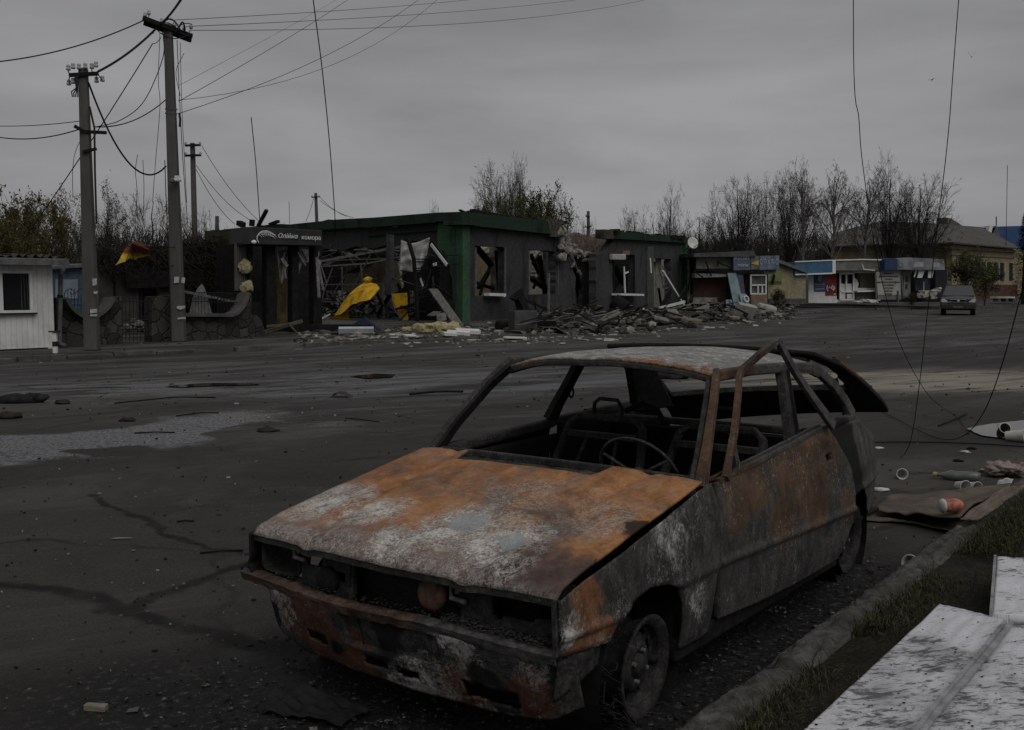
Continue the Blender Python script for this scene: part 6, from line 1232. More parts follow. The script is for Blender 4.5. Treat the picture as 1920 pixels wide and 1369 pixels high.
for k in range(22): m.box(K2.pt(rr.gauss(1740, 7), 558-abs(rr.gauss(0, 5)), .4+rr.random()), (rr.uniform(.2, .9), rr.uniform(.2, .5), rr.uniform(.08, .3)), Matrix.Rotation(rr.uniform(0, 3), 3, 'Z') @ Matrix.Rotation(rr.uniform(-.5, .5), 3, 'X'))
tag(m.build('kiosk_debris', simple('pale_debris', (.33, .315, .285), .35, 3, .9, .4, .3, True)), 'pale debris heaped before the opening of the blue kiosk', 'debris', kind='stuff')
# pavement edge before the kiosks
m = MB(); m.bar([G(x, y)+Vector((0, 0, .04)) for x, y in ((1500, 573), (1600, 574), (1760, 577.5), (1920, 577), (2050, 575))], .3, .22); tag(m.build('far_kerb', CONC), kind='structure')
# ------------------------------------------------------------------ yellow civic building with a hipped roof, blue roof beyond
D0 = 98; ec = at(1785, 458, D0)
BL, BR = Plane(at(1575, 560, 112), at(1785, 560, D0)), Plane(at(1785, 560, D0), at(1912, 560, 118))
cb = thing('yellow_building', 'yellow hipped-roof building with tall narrow windows behind the kiosks', 'building', (0, 0, 0))
YW = wallmat('ochre_render', (.27, .225, .145), .15, 6)
m = MB(); BL.poly(m, [(1560, 464), (1785, 455), (1785, 566), (1560, 566)], .5); BR.poly(m, [(1785, 455), (1905, 467), (1905, 560), (1785, 566)], .5); m.build('wall', YW, cb)
m = MB(); BR.poly(m, [(1783, 458), (1907, 469), (1907, 474), (1783, 466)], .6, .3); BL.poly(m, [(1560, 465), (1787, 458), (1787, 465), (1560, 470)], .6, .3); BR.poly(m, [(1786, 475), (1905, 482), (1905, 484), (1786, 478)], .3, .15); BL.poly(m, [(1600, 474), (1785, 473), (1785, 477), (1600, 477)], .3, .15); m.build('cornice', simple('pale_cornice', (.25, .215, .15), .2, 2, .9, .2, .2, True), cb)
m = MB(); e0 = BL.pt(1555, 464, .9); e1 = BR.pt(1788, 457, .9); e2 = BR.pt(1914, 468, .9); rg = at(1745, 421, 113); rg2 = at(1838, 428, 122); b0 = at(1650, 417, 122); b1_ = at(1560, 440, 130)
m.add([e0, e1, e2, rg, rg2, b0, b1_], [(0, 1, 3, 5), (1, 2, 4, 3), (0, 5, 6)]); n = N('asbestos_roof'); v = n.world(); w_ = n.n('ShaderNodeTexWave', wave_type='BANDS', bands_direction='X'); n.put(w_.inputs['Vector'], n.map(v, rot=(0, 0, R(-35)))); w_.inputs['Scale'].default_value = 1.4; a = n.noise(v, .7, 5, .7); n.bump(w_.outputs[0], .6, .05)
m.build('roof', n.done(n.mix(n.rng(a, .35, .7), (.098, .092, .088), (.068, .064, .061)), .9), cb, solid=.15)
m = MB(); PC = Plane(at(1777, 430, 116), at(1806, 430, 119)); PC.poly(m, [(1777, 436), (1777, 408), (1784, 410), (1806, 424), (1806, 436)], 1.2); m.build('gable_parapet', simple('grey_parapet', (.12, .115, .105), .2, 2), cb)
wn_ = [(1806, 1814), (1818, 1823.5), (1828, 1836), (1841, 1847), (1852, 1857), (1865, 1871), (1876, 1882), (1893, 1898.5)]
for i, (x0, x1) in enumerate(wn_):
    m = MB(); BR.rect(m, x0, 489+i*.6, x1, 528-i*.3, .1, .04); w1 = m.build('window', SIMPLE['glassy'], cb)
    m = MB(); BR.line(m, [(x1+1.4, 489+i*.6), (x1+1.4, 528-i*.3)], .22, .12, .12); m.build('window_reveal', simple('pale_reveal', (.40, .39, .36), .15, 4), w1)
m = MB(); BR.rect(m, 1790, 534, 1908, 566, .6, .25); m.build('brick_plinth', simple('red_brick_plinth', (.095, .045, .035), .3, 2, .9, .35, .2, True), cb)
m = MB(); BL.line(m, [(1783, 462), (1779, 475), (1779, 520)], .2, .15, .3); m.build('downpipe', SIMPLE['dmetal'], cb)
m = MB(); p = G(1885, 572); 
bn = thing('white_bench', 'long low white bench before the yellow building', 'bench', (0, 0, 0)); PB = Plane(at(1868, 572, 86), at(1905, 572, 87)); m = MB(); PB.rect(m, 1868, 556, 1903, 559.5, .6); m.build('seat', SIMPLE['white'], bn); m = MB()
for x in (1871, 1886, 1900): PB.rect(m, x, 559.5, x+2.5, 566, .5); 
m.build('legs', SIMPLE['gmetal'], bn)
bl = thing('blue_roof_building', 'building with a bright blue metal roof beyond the yellow building', 'building', (0, 0, 0)); PX = Plane(at(1815, 470, 150), at(1940, 470, 150))
m = MB(); PX.poly(m, [(1814, 428), (1852, 427), (1846, 440), (1814, 432)], 8); PX.poly(m, [(1866, 425), (1935, 423), (1940, 468), (1908, 466), (1866, 440)], 8, -2); m.build('roof', simple('blue_metal_roof', (.045, .085, .20), .15, 1, .5, .1, .1, True), bl)
m = MB(); PX.poly(m, [(1850, 446), (1856, 423), (1862, 423), (1857, 446)], 6, 1); m.build('white_verge_board', SIMPLE['whiteb'], bl); m = MB(); PX.poly(m, [(1857, 446), (1862, 424), (1868, 424), (1880, 452), (1845, 440)], 5, .4); m.build('gable_wall', simple('grey_gable', (.13, .125, .12), .2, 1, .9, .2, .1, True), bl); m = MB(); PX.rect(m, 1900, 468, 1945, 560, 6, -1); m.build('wall', YW, bl)
m = MB(); PX.rod(m, [(1868, 424), (1868, 406)], .08, 0); m.build('mast', SIMPLE['dmetal'], bl)
# ------------------------------------------------------------------ satellite dish on the ruin's end wall
dish = thing('satellite_dish', 'white satellite dish on a bent arm at the end of the ruined building', 'satellite dish', (0, 0, 0))
dc = PR.pt(1298, 456, .6); ax = Vector((.35, -1, .25)).normalized(); MB().lathe([(.001, 0), (.12, .01), (.25, .045), (.34, .09), (.345, .085), (.25, .035), (.001, -.012)], dc, ax, 28).build('reflector', SIMPLE['white'], dish, smooth=True)
m = MB(); m.tube([dc-ax*.02, dc-ax*.3+Vector((-.1, .1, -.2)), PR.pt(1282, 470, .05)], .03, 6); m.build('arm', SIMPLE['dmetal'], dish); MB().tube([dc+ax*.02+Vector((0, 0, -.3)), dc+ax*.5+Vector((.35, 0, -.05))], .018, 5).build('feed_arm', SIMPLE['gmetal'], dish)
m = MB()
for a, b in (((1290, 466), (1302, 520)), ((1294, 464), (1296, 545)), ((1299, 470), (1325, 500)), ((1288, 470), (1312, 560)), ((1292, 480), (1290, 545))): Q2 = [PR.pt(*a, .5), PR.pt((a[0]+b[0])/2+4, (a[1]+b[1])/2, .6), PR.pt(*b, .4)]; m.tube(Q2, .035, 4)
tag(m.build('bent_pipes', SIMPLE['char']), 'tangle of dark bent pipes hanging by the end pilaster under the dish', 'pipes')
# loose steel and planks against the right part of the ruin
m = MB(); PR.line(m, [(1243, 508), (1278, 565), (1284, 575)], .11, .06, .8); tag(m.build('white_rail', SIMPLE['whiteb']), 'long white rail leaning out of the broken doorway', 'rail')
m = MB(); PR.line(m, [(1276, 565), (1270, 600)], .09, .06, 1.6); tag(m.build('grey_rod', SIMPLE['gmetal']), 'grey steel rod standing in the rubble right of the broken doorway', 'rod')
m = MB(); PR.line(m, [(1262, 583), (1286, 538)], .14, .08, 1.2); PR.line(m, [(1232, 590), (1258, 545)], .3, .08, 1.0); tag(m.build('dark_planks', SIMPLE['char'].copy()), 'crossed dark planks before the broken doorway', 'planks')
def leanbar(name, label, cat, a, b, wd, mt, plane=PR, off=1.2, th=.05):
    m = MB(); plane.line(m, [a, b], wd, th, off); return tag(m.build(name, mt), label, cat)
leanbar('fallen_pole', 'long thin dark pole fallen aslant below the second window', 'pole', (966, 553), (1070, 602), .10, SIMPLE['char'], off=.9)
leanbar('grey_post', 'slim pale post standing upright in front of the second window', 'post', (1029, 512), (1028.5, 608), .11, SIMPLE['gmetal'], off=3.0)
leanbar('pale_lath', 'short pale lath lying in the rubble below the collapsed gap', 'lath', (1206, 580), (1224, 598), .14, SIMPLE['white'], off=3)
leanbar('white_bar', 'white bar lying across the rubble right of the broken doorway', 'bar', (1236, 578), (1284, 566), .14, SIMPLE['white'], off=2.2)
leanbar('white_stick', 'white stick pointing up from the kerb rubble left of the white stones', 'stick', (1048, 612), (1063, 602), .16, SIMPLE['whiteb'], off=5.5)
GS = thing('charred_armchair', 'charred curled armchair frame standing against the wall between the two windows', 'chair', onG(974, 600)); P = GS.location.copy()
m = MB(); m.bar([PR.pt(962, 562, .8)-P, PR.pt(970, 552, .9)-P, PR.pt(977, 570, 1.0)-P, PR.pt(984, 596, 1.1)-P], [.2, .45, .4, .5], .35, PR.n); m.build('back', SIMPLE['char'], GS, jit=.08, jsc=3); m = MB().box(PR.pt(975, 590, 1.3)-P, (.5, .5, .25)); m.build('seat', SIMPLE['char'], GS, bevel=.05)
P = onG(980, 621); bx = thing('grey_planter_box', 'square grey concrete box standing on the pavement below the second window', 'box', P, PR.ang*.3); MB().box((0, 0, .34), (.78, .7, .68)).build('body', simple('box_concrete', (.07, .07, .072), .2, 3, .9, .3), bx, bevel=.03); MB().box((0, 0, .685), (.66, .58, .02)).build('fill', SIMPLE['char'], bx)
slab('black_bumper', 'black curved bumper lying left of the grey concrete box', 'bumper', 953, 619, (.9, .35, .35), .2, (.1, .05), SIMPLE['char'], .15, bevel=.12)
P = onG(1160, 590); m = MB(); m.lathe([(.001, .4), (.35, .42), (.42, .3), (.40, -.3), (.001, -.32)], (0, 0, .5), (.7, -.3, -.5), 14); o = m.build('charred_drum', SIMPLE['char']); o.location = P; tag(o, 'charred drum slumped below the third window', 'drum')
slab('grey_crate', 'grey dented crate leaning beneath the white sill board', 'crate', 1163, 584, (.55, .5, 1.05), .5, (.5, .3), simple('dull_grey_box', (.085, .085, .09), .2, 3), .9)
P = onG(1085, 604); m = MB()
for k in range(3): m.blob((k*.42-.4, rr.uniform(-.1, .1), .16), .25, k+5, 2, (1.1, 1, .65), .3)
o = m.build('white_sack', SIMPLE['white'], smooth=True); o.location = P; tag(o, 'white lumpy sacks lying in front of the collapsed gap', 'sacks')
# charred bush in the gap
def sheetpile(px, py, label, seed, mt, nn=6, w0=1.6):
    P = onG(px, py); m = MB(); rr = random.Random(seed)
    for k in range(nn): m.grid(lambda u, v, a=rr.uniform(-.5, .5), h=.05+k*.05, c=rr.uniform(-.5, .5), l=rr.uniform(.6, 1.2): ((u-.5)*w0*l*math.cos(a)-(v-.5)*.4*math.sin(a)+c, (u-.5)*w0*l*math.sin(a)+(v-.5)*.4*math.cos(a), h+.10*math.sin(u*4+k)+.05*nz((u*5, v*3, k), 1)), 8, 2)
    o = m.build('splintered_boards', mt, solid=.02); o.location = P; tag(o, label, 'boards')
BW = simple('splintered_plywood', (.28, .22, .165), .4, 3, .9, .4)
sheetpile(1150, 607, 'fan of pale splintered boards in front of the third window', 5, BW); sheetpile(1120, 612, 'shorter splintered boards lying left of the pale fan of boards', 6, simple('grey_boards', (.2, .19, .17), .4, 3, .9, .4), 4, 1.1); sheetpile(1215, 597, 'dark torn sheets heaped before the pier by the broken doorway', 8, simple('dark_sheet', (.022, .022, .022), .3, 3), 7, 2.2); sheetpile(1385, 588, 'bent grey sheets in the rubble before the leaning cyan panels', 9, simple('bent_grey_sheet', (.10, .098, .09), .4, 3, .9, .4), 5, 1.8)
slab('pale_block', 'pale flat block standing in the rubble before the leaning cyan panels', 'block', 1396, 598, (1.0, .3, .7), .3, (.5, .2), simple('pale_block_face', (.30, .295, .27), .2, 3), .3); slab('pale_block', 'pale rounded block lying right of the bent grey sheets', 'block', 1436, 591, (1.0, .6, .6), .3, (.2, .2), simple('pale_block_face', (.30, .295, .27)), .25, bevel=.15)
slab('stone_slab', 'brown stone slab at the right edge of the long heap of masonry', 'slab', 1285, 606, (1.3, .5, .25), .3, (.1, .1), simple('brown_stone', (.13, .115, .095), .3, 3), .1, bevel=.06)
# ------------------------------------------------------------------ parked off-roader
P = G(1796, 591); yaw = math.atan2(-P.y, -P.x)
suv = thing('parked_car', 'dark grey off-road car driving towards the camera on the far road at the right', 'car', P, yaw)
n = N('car_paint'); a = n.noise(n.obj, 3, 4, .6); n.put(n.b.inputs['Coat Weight'], .3); PAINT = n.done(n.mix(n.rng(a, .3, .7), (.050, .052, .053), (.070, .072, .073)), .42, .1)
m = MB()
def body(u, v):       # u along the car, v around a half ring left-right over the top
    xs_ = [(0, .98), (.03, 1.02), (.10, 1.0), (.5, -1.2), (.9, -3.2), (1, -3.5)]; x = pl(xs_, u); hh = pl([(0, .78), (.03, .86), (.10, .93), (.36, 1.08), (.5, 1.10), (1, 1.08)], u); ww = pl([(0, .80), (.03, .87), (.12, .92), (.9, .92), (1, .86)], u)
    ring = [(-1, .42), (-1.02, .62), (-1.0, .82), (-.97, hh-.10), (-.88, hh-.01), (-.5, hh+.02), (0, hh+.035), (.5, hh+.02), (.88, hh-.01), (.97, hh-.10), (1.0, .82), (1.02, .62), (1, .42)]; k = v*12; i = min(11, int(k)); f = k-i; return (x, ww*lerp(ring[i][0], ring[i+1][0], f), lerp(ring[i][1], ring[i+1][1], f))
m.grid(body, 24, 48); m.build('body', PAINT, suv, smooth=True)
MB().box((1.0, 0, .58), (.06, 1.66, .30)).build('front_panel', PAINT, suv, bevel=.03)
def cabn(z): return pl([(1.08, (.30, .86)), (1.6, 0)], z)
m = MB(); m.hexa([(-.12, -.84, 1.06), (-3.3, -.84, 1.06), (-3.3, .84, 1.06), (-.12, .84, 1.06)], [(-.95, -.66, 1.66), (-3.1, -.66, 1.66), (-3.1, .66, 1.66), (-.95, .66, 1.66)]); m.build('cabin', PAINT, suv, bevel=.05)
m = MB(); m.hexa([(-.10, -.76, 1.09), (-.13, -.76, 1.09), (-.13, .76, 1.09), (-.10, .76, 1.09)], [(-.88, -.62, 1.63), (-.91, -.62, 1.63), (-.91, .62, 1.63), (-.88, .62, 1.63)]); n = N('windscreen'); n.put(n.b.inputs['Specular IOR Level'], .7); ws_ = m.build('windscreen', n.done((.05, .052, .056), .12), suv)
MB().box((-.09, 0, 1.075), (.05, 1.5, .03)).build('wiper_cowl', SIMPLE['dmetal'], suv)
for s in (-1, 1):
    n_ = MB(); n_.prism([(1.03, s*.86, .90), (1.04, s*.86, .73), (1.045, s*.52, .73), (1.04, s*.56, .79), (1.02, s*.70, .90)], (-.15, 0, 0)); nm = N('headlamp'); nm.put(nm.b.inputs['Specular IOR Level'], .6); n_.build('headlight', simple('lamp_glass', (.42, .43, .43), .2, 9, .2, 0, 0), suv, bevel=.01)
    MB().hexa([(-.25, s*.93, 1.06), (-.42, s*.93, 1.06), (-.42, s*1.10, 1.06), (-.25, s*1.10, 1.06)], [(-.28, s*.93, 1.20), (-.40, s*.93, 1.20), (-.40, s*1.10, 1.20), (-.28, s*1.10, 1.20)]).build('wing_mirror', SIMPLE['dmetal'], suv, bevel=.02)
    for x in (.12, -2.6):
        wo_ = MB().lathe([(.001, .08), (.2, .08), (.24, .11), (.36, .12), (.37, .02), (.36, -.12), (.2, -.12)], (x, s*.76, .365), (0, s, 0), 26).build('wheel', simple('tyre', (.014, .014, .014), .2, 9, .9), suv, smooth=True); MB().lathe([(.001, .125), (.08, .13), (.19, .115), (.23, .10)], (x, s*.76, .365), (0, s, 0), 20).build('rim', SIMPLE['gmetal'], wo_, smooth=True)
    MB().bar([(-1.0, s*.58, 1.70), (-3.0, s*.58, 1.70)], .05, .05).build('roof_rail', SIMPLE['dmetal'], suv)
m = MB().prism([(1.055, -.40, .88), (1.055, .40, .88), (1.06, .30, .76), (1.06, -.30, .76)], (-.06, 0, 0)); gl = m.build('grille', simple('black_grille', (.012, .012, .012)), suv); MB().bar([(1.07, -.41, .885), (1.07, .41, .885)], .02, .025).build('grille_trim', ALU, gl); MB().lathe([(.001, .02), (.06, .015), (.075, 0)], (1.06, 0, .825), (1, 0, 0), 16).build('round_emblem', ALU, gl)
MB().box((1.02, 0, .50), (.16, 1.74, .28)).build('bumper', simple('dark_bumper', (.035, .035, .036), .2, 5, .7), suv, bevel=.05); MB().box((1.10, 0, .475), (.01, .52, .11)).build('number_plate', simple('plate', (.10, .10, .10), .2, 9), suv); MB().box((1.04, 0, .64), (.05, 1.1, .06)).build('bumper_slot', SIMPLE['char'], suv); MB().box((-1.2, 0, .38), (4.3, 1.5, .16)).build('underbody', SIMPLE['char'], suv)
# ------------------------------------------------------------------ trees
BARK = simple('dark_bark', (.032, .029, .027), .3, 5, .95, .2, .5); BARKG = simple('grey_bark', (.05, .046, .042), .3, 5, .95, .2, .5); BIRCH = simple('birch_bark', (.15, .145, .135), .3, 3, .9, .4, .3); TWIG = simple('twig', (.040, .036, .033), .3, 9, .95, 0, 0); TWIGB = simple('birch_twig', (.060, .054, .048), .3, 9, .95, 0, 0)
def leafm(name, a, b):
    n = N(name); c = n.noise(n.obj, 1.6, 4, .7); d = n.noise(n.obj, 30, 2, .5); col = n.mix(n.rng(c, .35, .65), a, b); return n.done(n.mix(n.rng(d, .4, .7, 0, .5), col, tuple(x*.5 for x in a)), .9)
OLIVE = leafm('olive_leaf', (.055, .052, .020), (.085, .068, .026)); GREENL = leafm('dull_green_leaf', (.034, .045, .018), (.062, .062, .024)); NEEDLE = leafm('needle', (.010, .014, .008), (.02, .024, .012))
def make_tree(kind, seed, H, W, bark, twig, leafmat=None, leaves=0, lsize=.12):
    """trunk and limbs reach for points on an uneven crown; finer branches leave the limbs towards its outside"""
    rr = random.Random(seed); T = MB(); Cn = MB(); tips = []
    cfg = dict(fan=(27, .10, .36, .95, .50, 1.0), birch=(26, .22, .75, .95, .50, .55), spread=(24, .08, .34, .88, .42, .85), leafy=(28, .05, .6, 1.0, .55, .9))[kind]
    nl, lo, hi, top, cz, up = cfg; R0 = H*.020+.02
    tp = [Vector((0, 0, -.2))]; lean = Vector((rr.gauss(0, .02), rr.gauss(0, .02), 0))
    for i in range(1, 9): tp.append(Vector((lean.x*H*i/8+rr.gauss(0, .012)*H, lean.y*H*i/8+rr.gauss(0, .012)*H, H*.9*i/8)))
    T.tube(tp, [R0*(1-.85*i/8) for i in range(9)], 7)
    def tpos(z): k = max(0, min(7.99, z/(H*.9)*8)); i = int(k); return tp[i].lerp(tp[i+1], k-i)
    def bez(a, b, c, k): return [a*(1-t)**2+b*2*t*(1-t)+c*t*t for t in [i/k for i in range(k+1)]]
    def env(az, el): return (1+.22*nz((math.cos(az)*1.3, math.sin(az)*1.3, el*1.5), 1.1, seed))
    def twigs_on(pts, r, lev):
        L = sum((b-a).length for a, b in zip(pts, pts[1:]))
        cnt = {1: int(5+L*1.1), 2: int(3+L*1.9), 3: 3}[lev] if kind != 'leafy' else {1: 8, 2: 4, 3: 2}[lev]
        for j in range(cnt):
            t = rr.uniform(.22, 1.0); k = t*(len(pts)-1); i = min(len(pts)-2, int(k)); p = pts[i].lerp(pts[i+1], k-i); base = (pts[i+1]-pts[i]).normalized(); o = Matrix.Rotation(rr.uniform(0, 6.283), 3, base) @ base.orthogonal().normalized(); a = rr.uniform(.45, 1.0)
            d = (base*math.cos(a)+o*math.sin(a)+Vector((0, 0, .10 if kind != 'birch' else .0))).normalized(); ll = L*(.42 if lev == 1 else .5)*rr.uniform(.5, 1.15)*(1.2-.6*t); q = p+d*ll
            if kind == 'birch' and lev >= 2: q.z -= ll*.9
            mid_ = p+d*ll*.5+Vector((rr.gauss(0, .06), rr.gauss(0, .06), rr.gauss(0, .04)))*ll
            ps = bez(p, mid_, q, 3 if lev > 1 else 4); r2 = max(.008, r*(1-.6*t)*.5); Cn.tube(ps, [max(.007, r2*(1-.7*i/(len(ps)-1))) for i in range(len(ps))], 3, False)
            if lev >= 2 or kind == 'leafy': tips.append(q); tips.append(mid_)
            if lev < 3 and (lev < 2 or rr.random() < .8): twigs_on(ps, r2, lev+1)
    for j in range(nl):
        z0 = H*rr.uniform(lo, hi); az = j*2.4+rr.gauss(0, .3); el = -.12+1.5*rr.random()**1.15 if kind != 'birch' else min(1.5, max(.1, z0/H*1.9-.2+rr.gauss(0, .2)))
        k = env(az, el); tgt = Vector((math.cos(az)*math.cos(el)*W/2*k*.98, math.sin(az)*math.cos(el)*W/2*k*.98, H*cz+math.sin(el)*H*(top-cz)*k*.98)); s0 = tpos(z0)
        if tgt.z < s0.z+.1*H: tgt.z = s0.z+.1*H
        m_ = s0.lerp(tgt, .45)+Vector((tgt.x-s0.x, tgt.y-s0.y, 0))*.10+Vector((rr.gauss(0, .03), rr.gauss(0, .03), .02 if kind != 'spread' else .05))*H
        ps = bez(s0, m_, tgt, 6); r = R0*.42*(1-.5*z0/H)*rr.uniform(.6, 1); T.tube(ps, [max(.01, r*(1-.82*i/6)) for i in range(7)], 5, False); twigs_on(ps, r, 1)
    lf = None
    if leaves:
        lf = MB()
        for _ in range(leaves):
            t = rr.choice(tips); p = t+Vector((rr.gauss(0, .16), rr.gauss(0, .16), rr.gauss(0, .15)))
            if nz(p, .75, seed) < -.15: continue
            a = Vector((rr.gauss(0, 1), rr.gauss(0, 1), rr.gauss(0, 1))).normalized()*lsize*rr.uniform(.6, 1.4); b = a.orthogonal().normalized()*lsize*rr.uniform(.4, .8); lf.add([p-a, p+b, p+a, p-b*.8], [(0, 1, 2, 3)])
    return T, Cn, lf
protos = {}
def proto(key, *a, **k):
    protos[key] = make_tree(*a, **k); return key
def plant(key, px, D, top, wpx, label, group, H0, W0, mats, rz=0, name='tree', base=None, z=None):
    """key: shape; scaled to the height and spread it has where it stands"""
    x = (px-960)/F_PX*D; zb_ = gh(x, D) if z is None else z; zt_ = EYE+(HORIZ-top)/F_PX*D; H = zt_-zb_; W = wpx/F_PX*D
    bark, twig, leafm_ = mats; o = thing(name, label, 'tree', (x, D, zb_), rz, group); o.scale = (W/W0, W/W0, H/H0)
    if (key, bark.name) not in plant.cache:
        T, Cn, lf = protos[key]; a = T.build('trunk', bark, o); b = Cn.build('crown', twig, o); c = lf.build('leaves', leafm_, o) if lf else None; plant.cache[(key, bark.name)] = (a, b, c)
    else:
        for q in plant.cache[(key, bark.name)]:
            if q is not None: c = q.copy(); COL.objects.link(c); c.parent = o
    return o
plant.cache = {}
proto('fan1', 'fan', 3, 9, 6, None, None); proto('fan2', 'fan', 8, 9, 6, None, None); proto('birch1', 'birch', 5, 11, 6, None, None); proto('birch2', 'birch', 12, 11, 6, None, None); proto('spread1', 'spread', 4, 6, 7, None, None); proto('spread2', 'spread', 21, 6, 7, None, None)
proto('leafy1', 'leafy', 6, 6, 6, None, None, None, 9500, .085); proto('leafy2', 'leafy', 9, 6, 6, None, None, None, 4200, .08); proto('shrub', 'leafy', 17, 4, 3, None, None, None, 2600, .10)
DK = (BARK, TWIG, OLIVE); GK = (BARKG, TWIG, OLIVE); BI = (BIRCH, TWIGB, OLIVE); GRN = (BARKG, TWIG, GREENL); OL = (BARK, TWIG, OLIVE)
GR = 'bare trees behind the kiosks'
for a in (('fan1', 1380, 86, 335, 108, 'broad fan-shaped bare tree rising above the wrecked sign shop', DK, 0), ('fan2', 1436, 92, 350, 66, 'thin bare tree above the peak of the yellow shed', DK, 1), ('fan1', 1478, 96, 322, 84, 'dark bare tree just left of the tallest drooping birch', DK, 2.2), ('birch1', 1502, 94, 300, 90, 'tallest drooping birch, leftmost of the birches behind the kiosks', BI, 0), ('birch2', 1562, 92, 307, 110, 'pale-limbed birch above the blue awning of the white kiosk', BI, .6), ('birch1', 1618, 95, 317, 96, 'rounded birch above the grey awning box', BI, 2.5), ('fan2', 1662, 90, 314, 92, 'dark bare tree between the last birch and the yellow building roof', DK, 3), ('fan1', 1716, 88, 332, 124, 'dense dark bare tree in front of the left end of the grey hipped roof', DK, 4)):
    plant(a[0], a[1], a[2], a[3], a[4], a[5], GR, 11 if 'birch' in a[0] else 9, 6, a[6], a[7])
GM = 'bare trees behind the ruined building'
for a in (('spread1', 1188, 80, 383, 96, 'round bare orchard tree above the right cornice of the ruin', 0), ('fan2', 1258, 82, 366, 66, 'tall slim bare tree above the right end of the ruin', 1), ('spread2', 1225, 92, 398, 110, 'low bare tree between the orchard tree and the tall slim tree', 2), ('spread1', 1310, 90, 392, 130, 'wide bare tree left of the broad fan-shaped tree', 3), ('spread2', 1095, 84, 398, 76, 'thin bare tree above the collapsed gap', 1.5), ('spread1', 815, 76, 372, 40, 'tiny bare tree tip showing over the green parapet', 2.4), ('spread2', 1350, 98, 405, 120, 'low bare tree behind the bare fascia frame', .4)):
    plant(a[0], a[1], a[2], a[3], a[4], a[5], GM, 6 if 'spread' in a[0] else 9, 7 if 'spread' in a[0] else 6, DK, a[6])
plant('fan1', 940, 84, 309, 104, 'tall fan-shaped bare tree above the right half of the green parapet', GM, 9, 6, GK, 2)
plant('fan2', 980, 86, 318, 70, 'slimmer bare tree beside the tall fan-shaped one over the parapet', GM, 9, 6, GK, 2)
GL = 'leafy trees behind the ruined building'
plant('leafy1', 918, 78, 372, 84, 'low dull green tree at the foot of the tall fan-shaped bare tree', GL, 6, 6, GRN, 0); plant('leafy1', 1012, 76, 356, 104, 'rounded dull green tree in the middle of the skyline', GL, 6, 6, GRN, 2); plant('leafy2', 1050, 80, 380, 70, 'sparse green tree on the right flank of the rounded green tree', GL, 6, 6, GRN, 4); plant('leafy2', 968, 82, 366, 80, 'sparse green tree between the two denser green ones', GL, 6, 6, GRN, 1)
GE = 'trees behind the left fence'
plant('leafy1', 58, 44, 366, 150, 'bushy olive-brown tree rising above the white cabin', GE, 6, 6, OL, 0); plant('leafy2', 120, 48, 385, 110, 'sparse olive tree between the cabin and the left pole', GE, 6, 6, OL, 2); plant('leafy2', 205, 46, 374, 90, 'dark sparse tree between the two concrete poles', GE, 6, 6, OL, 4); plant('spread1', 292, 46, 356, 170, 'wide bare tree behind the tall leaning pole', GE, 6, 7, DK, 1); plant('spread2', 372, 50, 378, 120, 'bare twiggy tree right of the tall leaning pole', GE, 6, 7, DK, 1); plant('spread2', 240, 52, 405, 120, 'low bare tree above the torn parasol', GE, 6, 7, DK, 3); plant('leafy1', 20, 40, 410, 110, 'low olive bush directly over the cabin roof', GE, 6, 6, OL, 3); plant('spread1', 160, 56, 400, 120, 'bare twiggy tree behind the left pole', GE, 6, 7, DK, 2)
plant('shrub', 1812, 74, 470, 74, 'small green leafy tree in front of the yellow building', 'small trees by the kiosks', 4, 3, GRN, 0); plant('shrub', 1845, 78, 494, 56, 'lower green bush right of the small leafy tree', 'small trees by the kiosks', 4, 3, GRN, 2)
plant('shrub', 1458, 62, 542, 26, 'young grey-green sapling at the foot of the yellow shed', 'small trees by the kiosks', 4, 3, (BARK, TWIG, GREENL), 1); plant('shrub', 1708, 68, 548, 22, 'dark shrub before the pillar of the blue kiosk', 'small trees by the kiosks', 4, 3, (BARK, TWIG, GREENL), 3)
plant('shrub', 1114, 46, 572, 34, 'dark scorched shrub standing in the rubble of the collapsed gap', 'small trees by the kiosks', 4, 3, (BARK, TWIG, NEEDLE), 3)
# dark conifer at the right edge
D = 84; x = (1916-960)/F_PX*D; z0 = gh(x, D); H = EYE+(HORIZ-398)/F_PX*D-z0; cf = thing('conifer_tree', 'dark conifer cut by the right edge of the photo', 'tree', (x, D, z0)); MB().tube([(0, 0, -.1), (0, 0, H*.95)], [.16, .03], 7).build('trunk', BARK, cf); m = MB(); rr = random.Random(3)
for _ in range(5200):
    t = rr.random()**.8; z = H*(.06+.93*t); rad = (1-t)**.8*1.55*(.55+.45*abs(math.sin(z*3.3))); a = rr.uniform(0, 6.28); q = rad*math.sqrt(rr.random()); p = Vector((q*math.cos(a), q*math.sin(a), z-.2*q)); d = Vector((math.cos(a), math.sin(a), rr.uniform(-.5, .2)))*rr.uniform(.1, .26); s = Vector((-d.y, d.x, 0))*.35; m.add([p, p+d*.5+s, p+d, p+d*.5-s], [(0, 1, 2, 3)])
m.build('foliage', NEEDLE, cf)
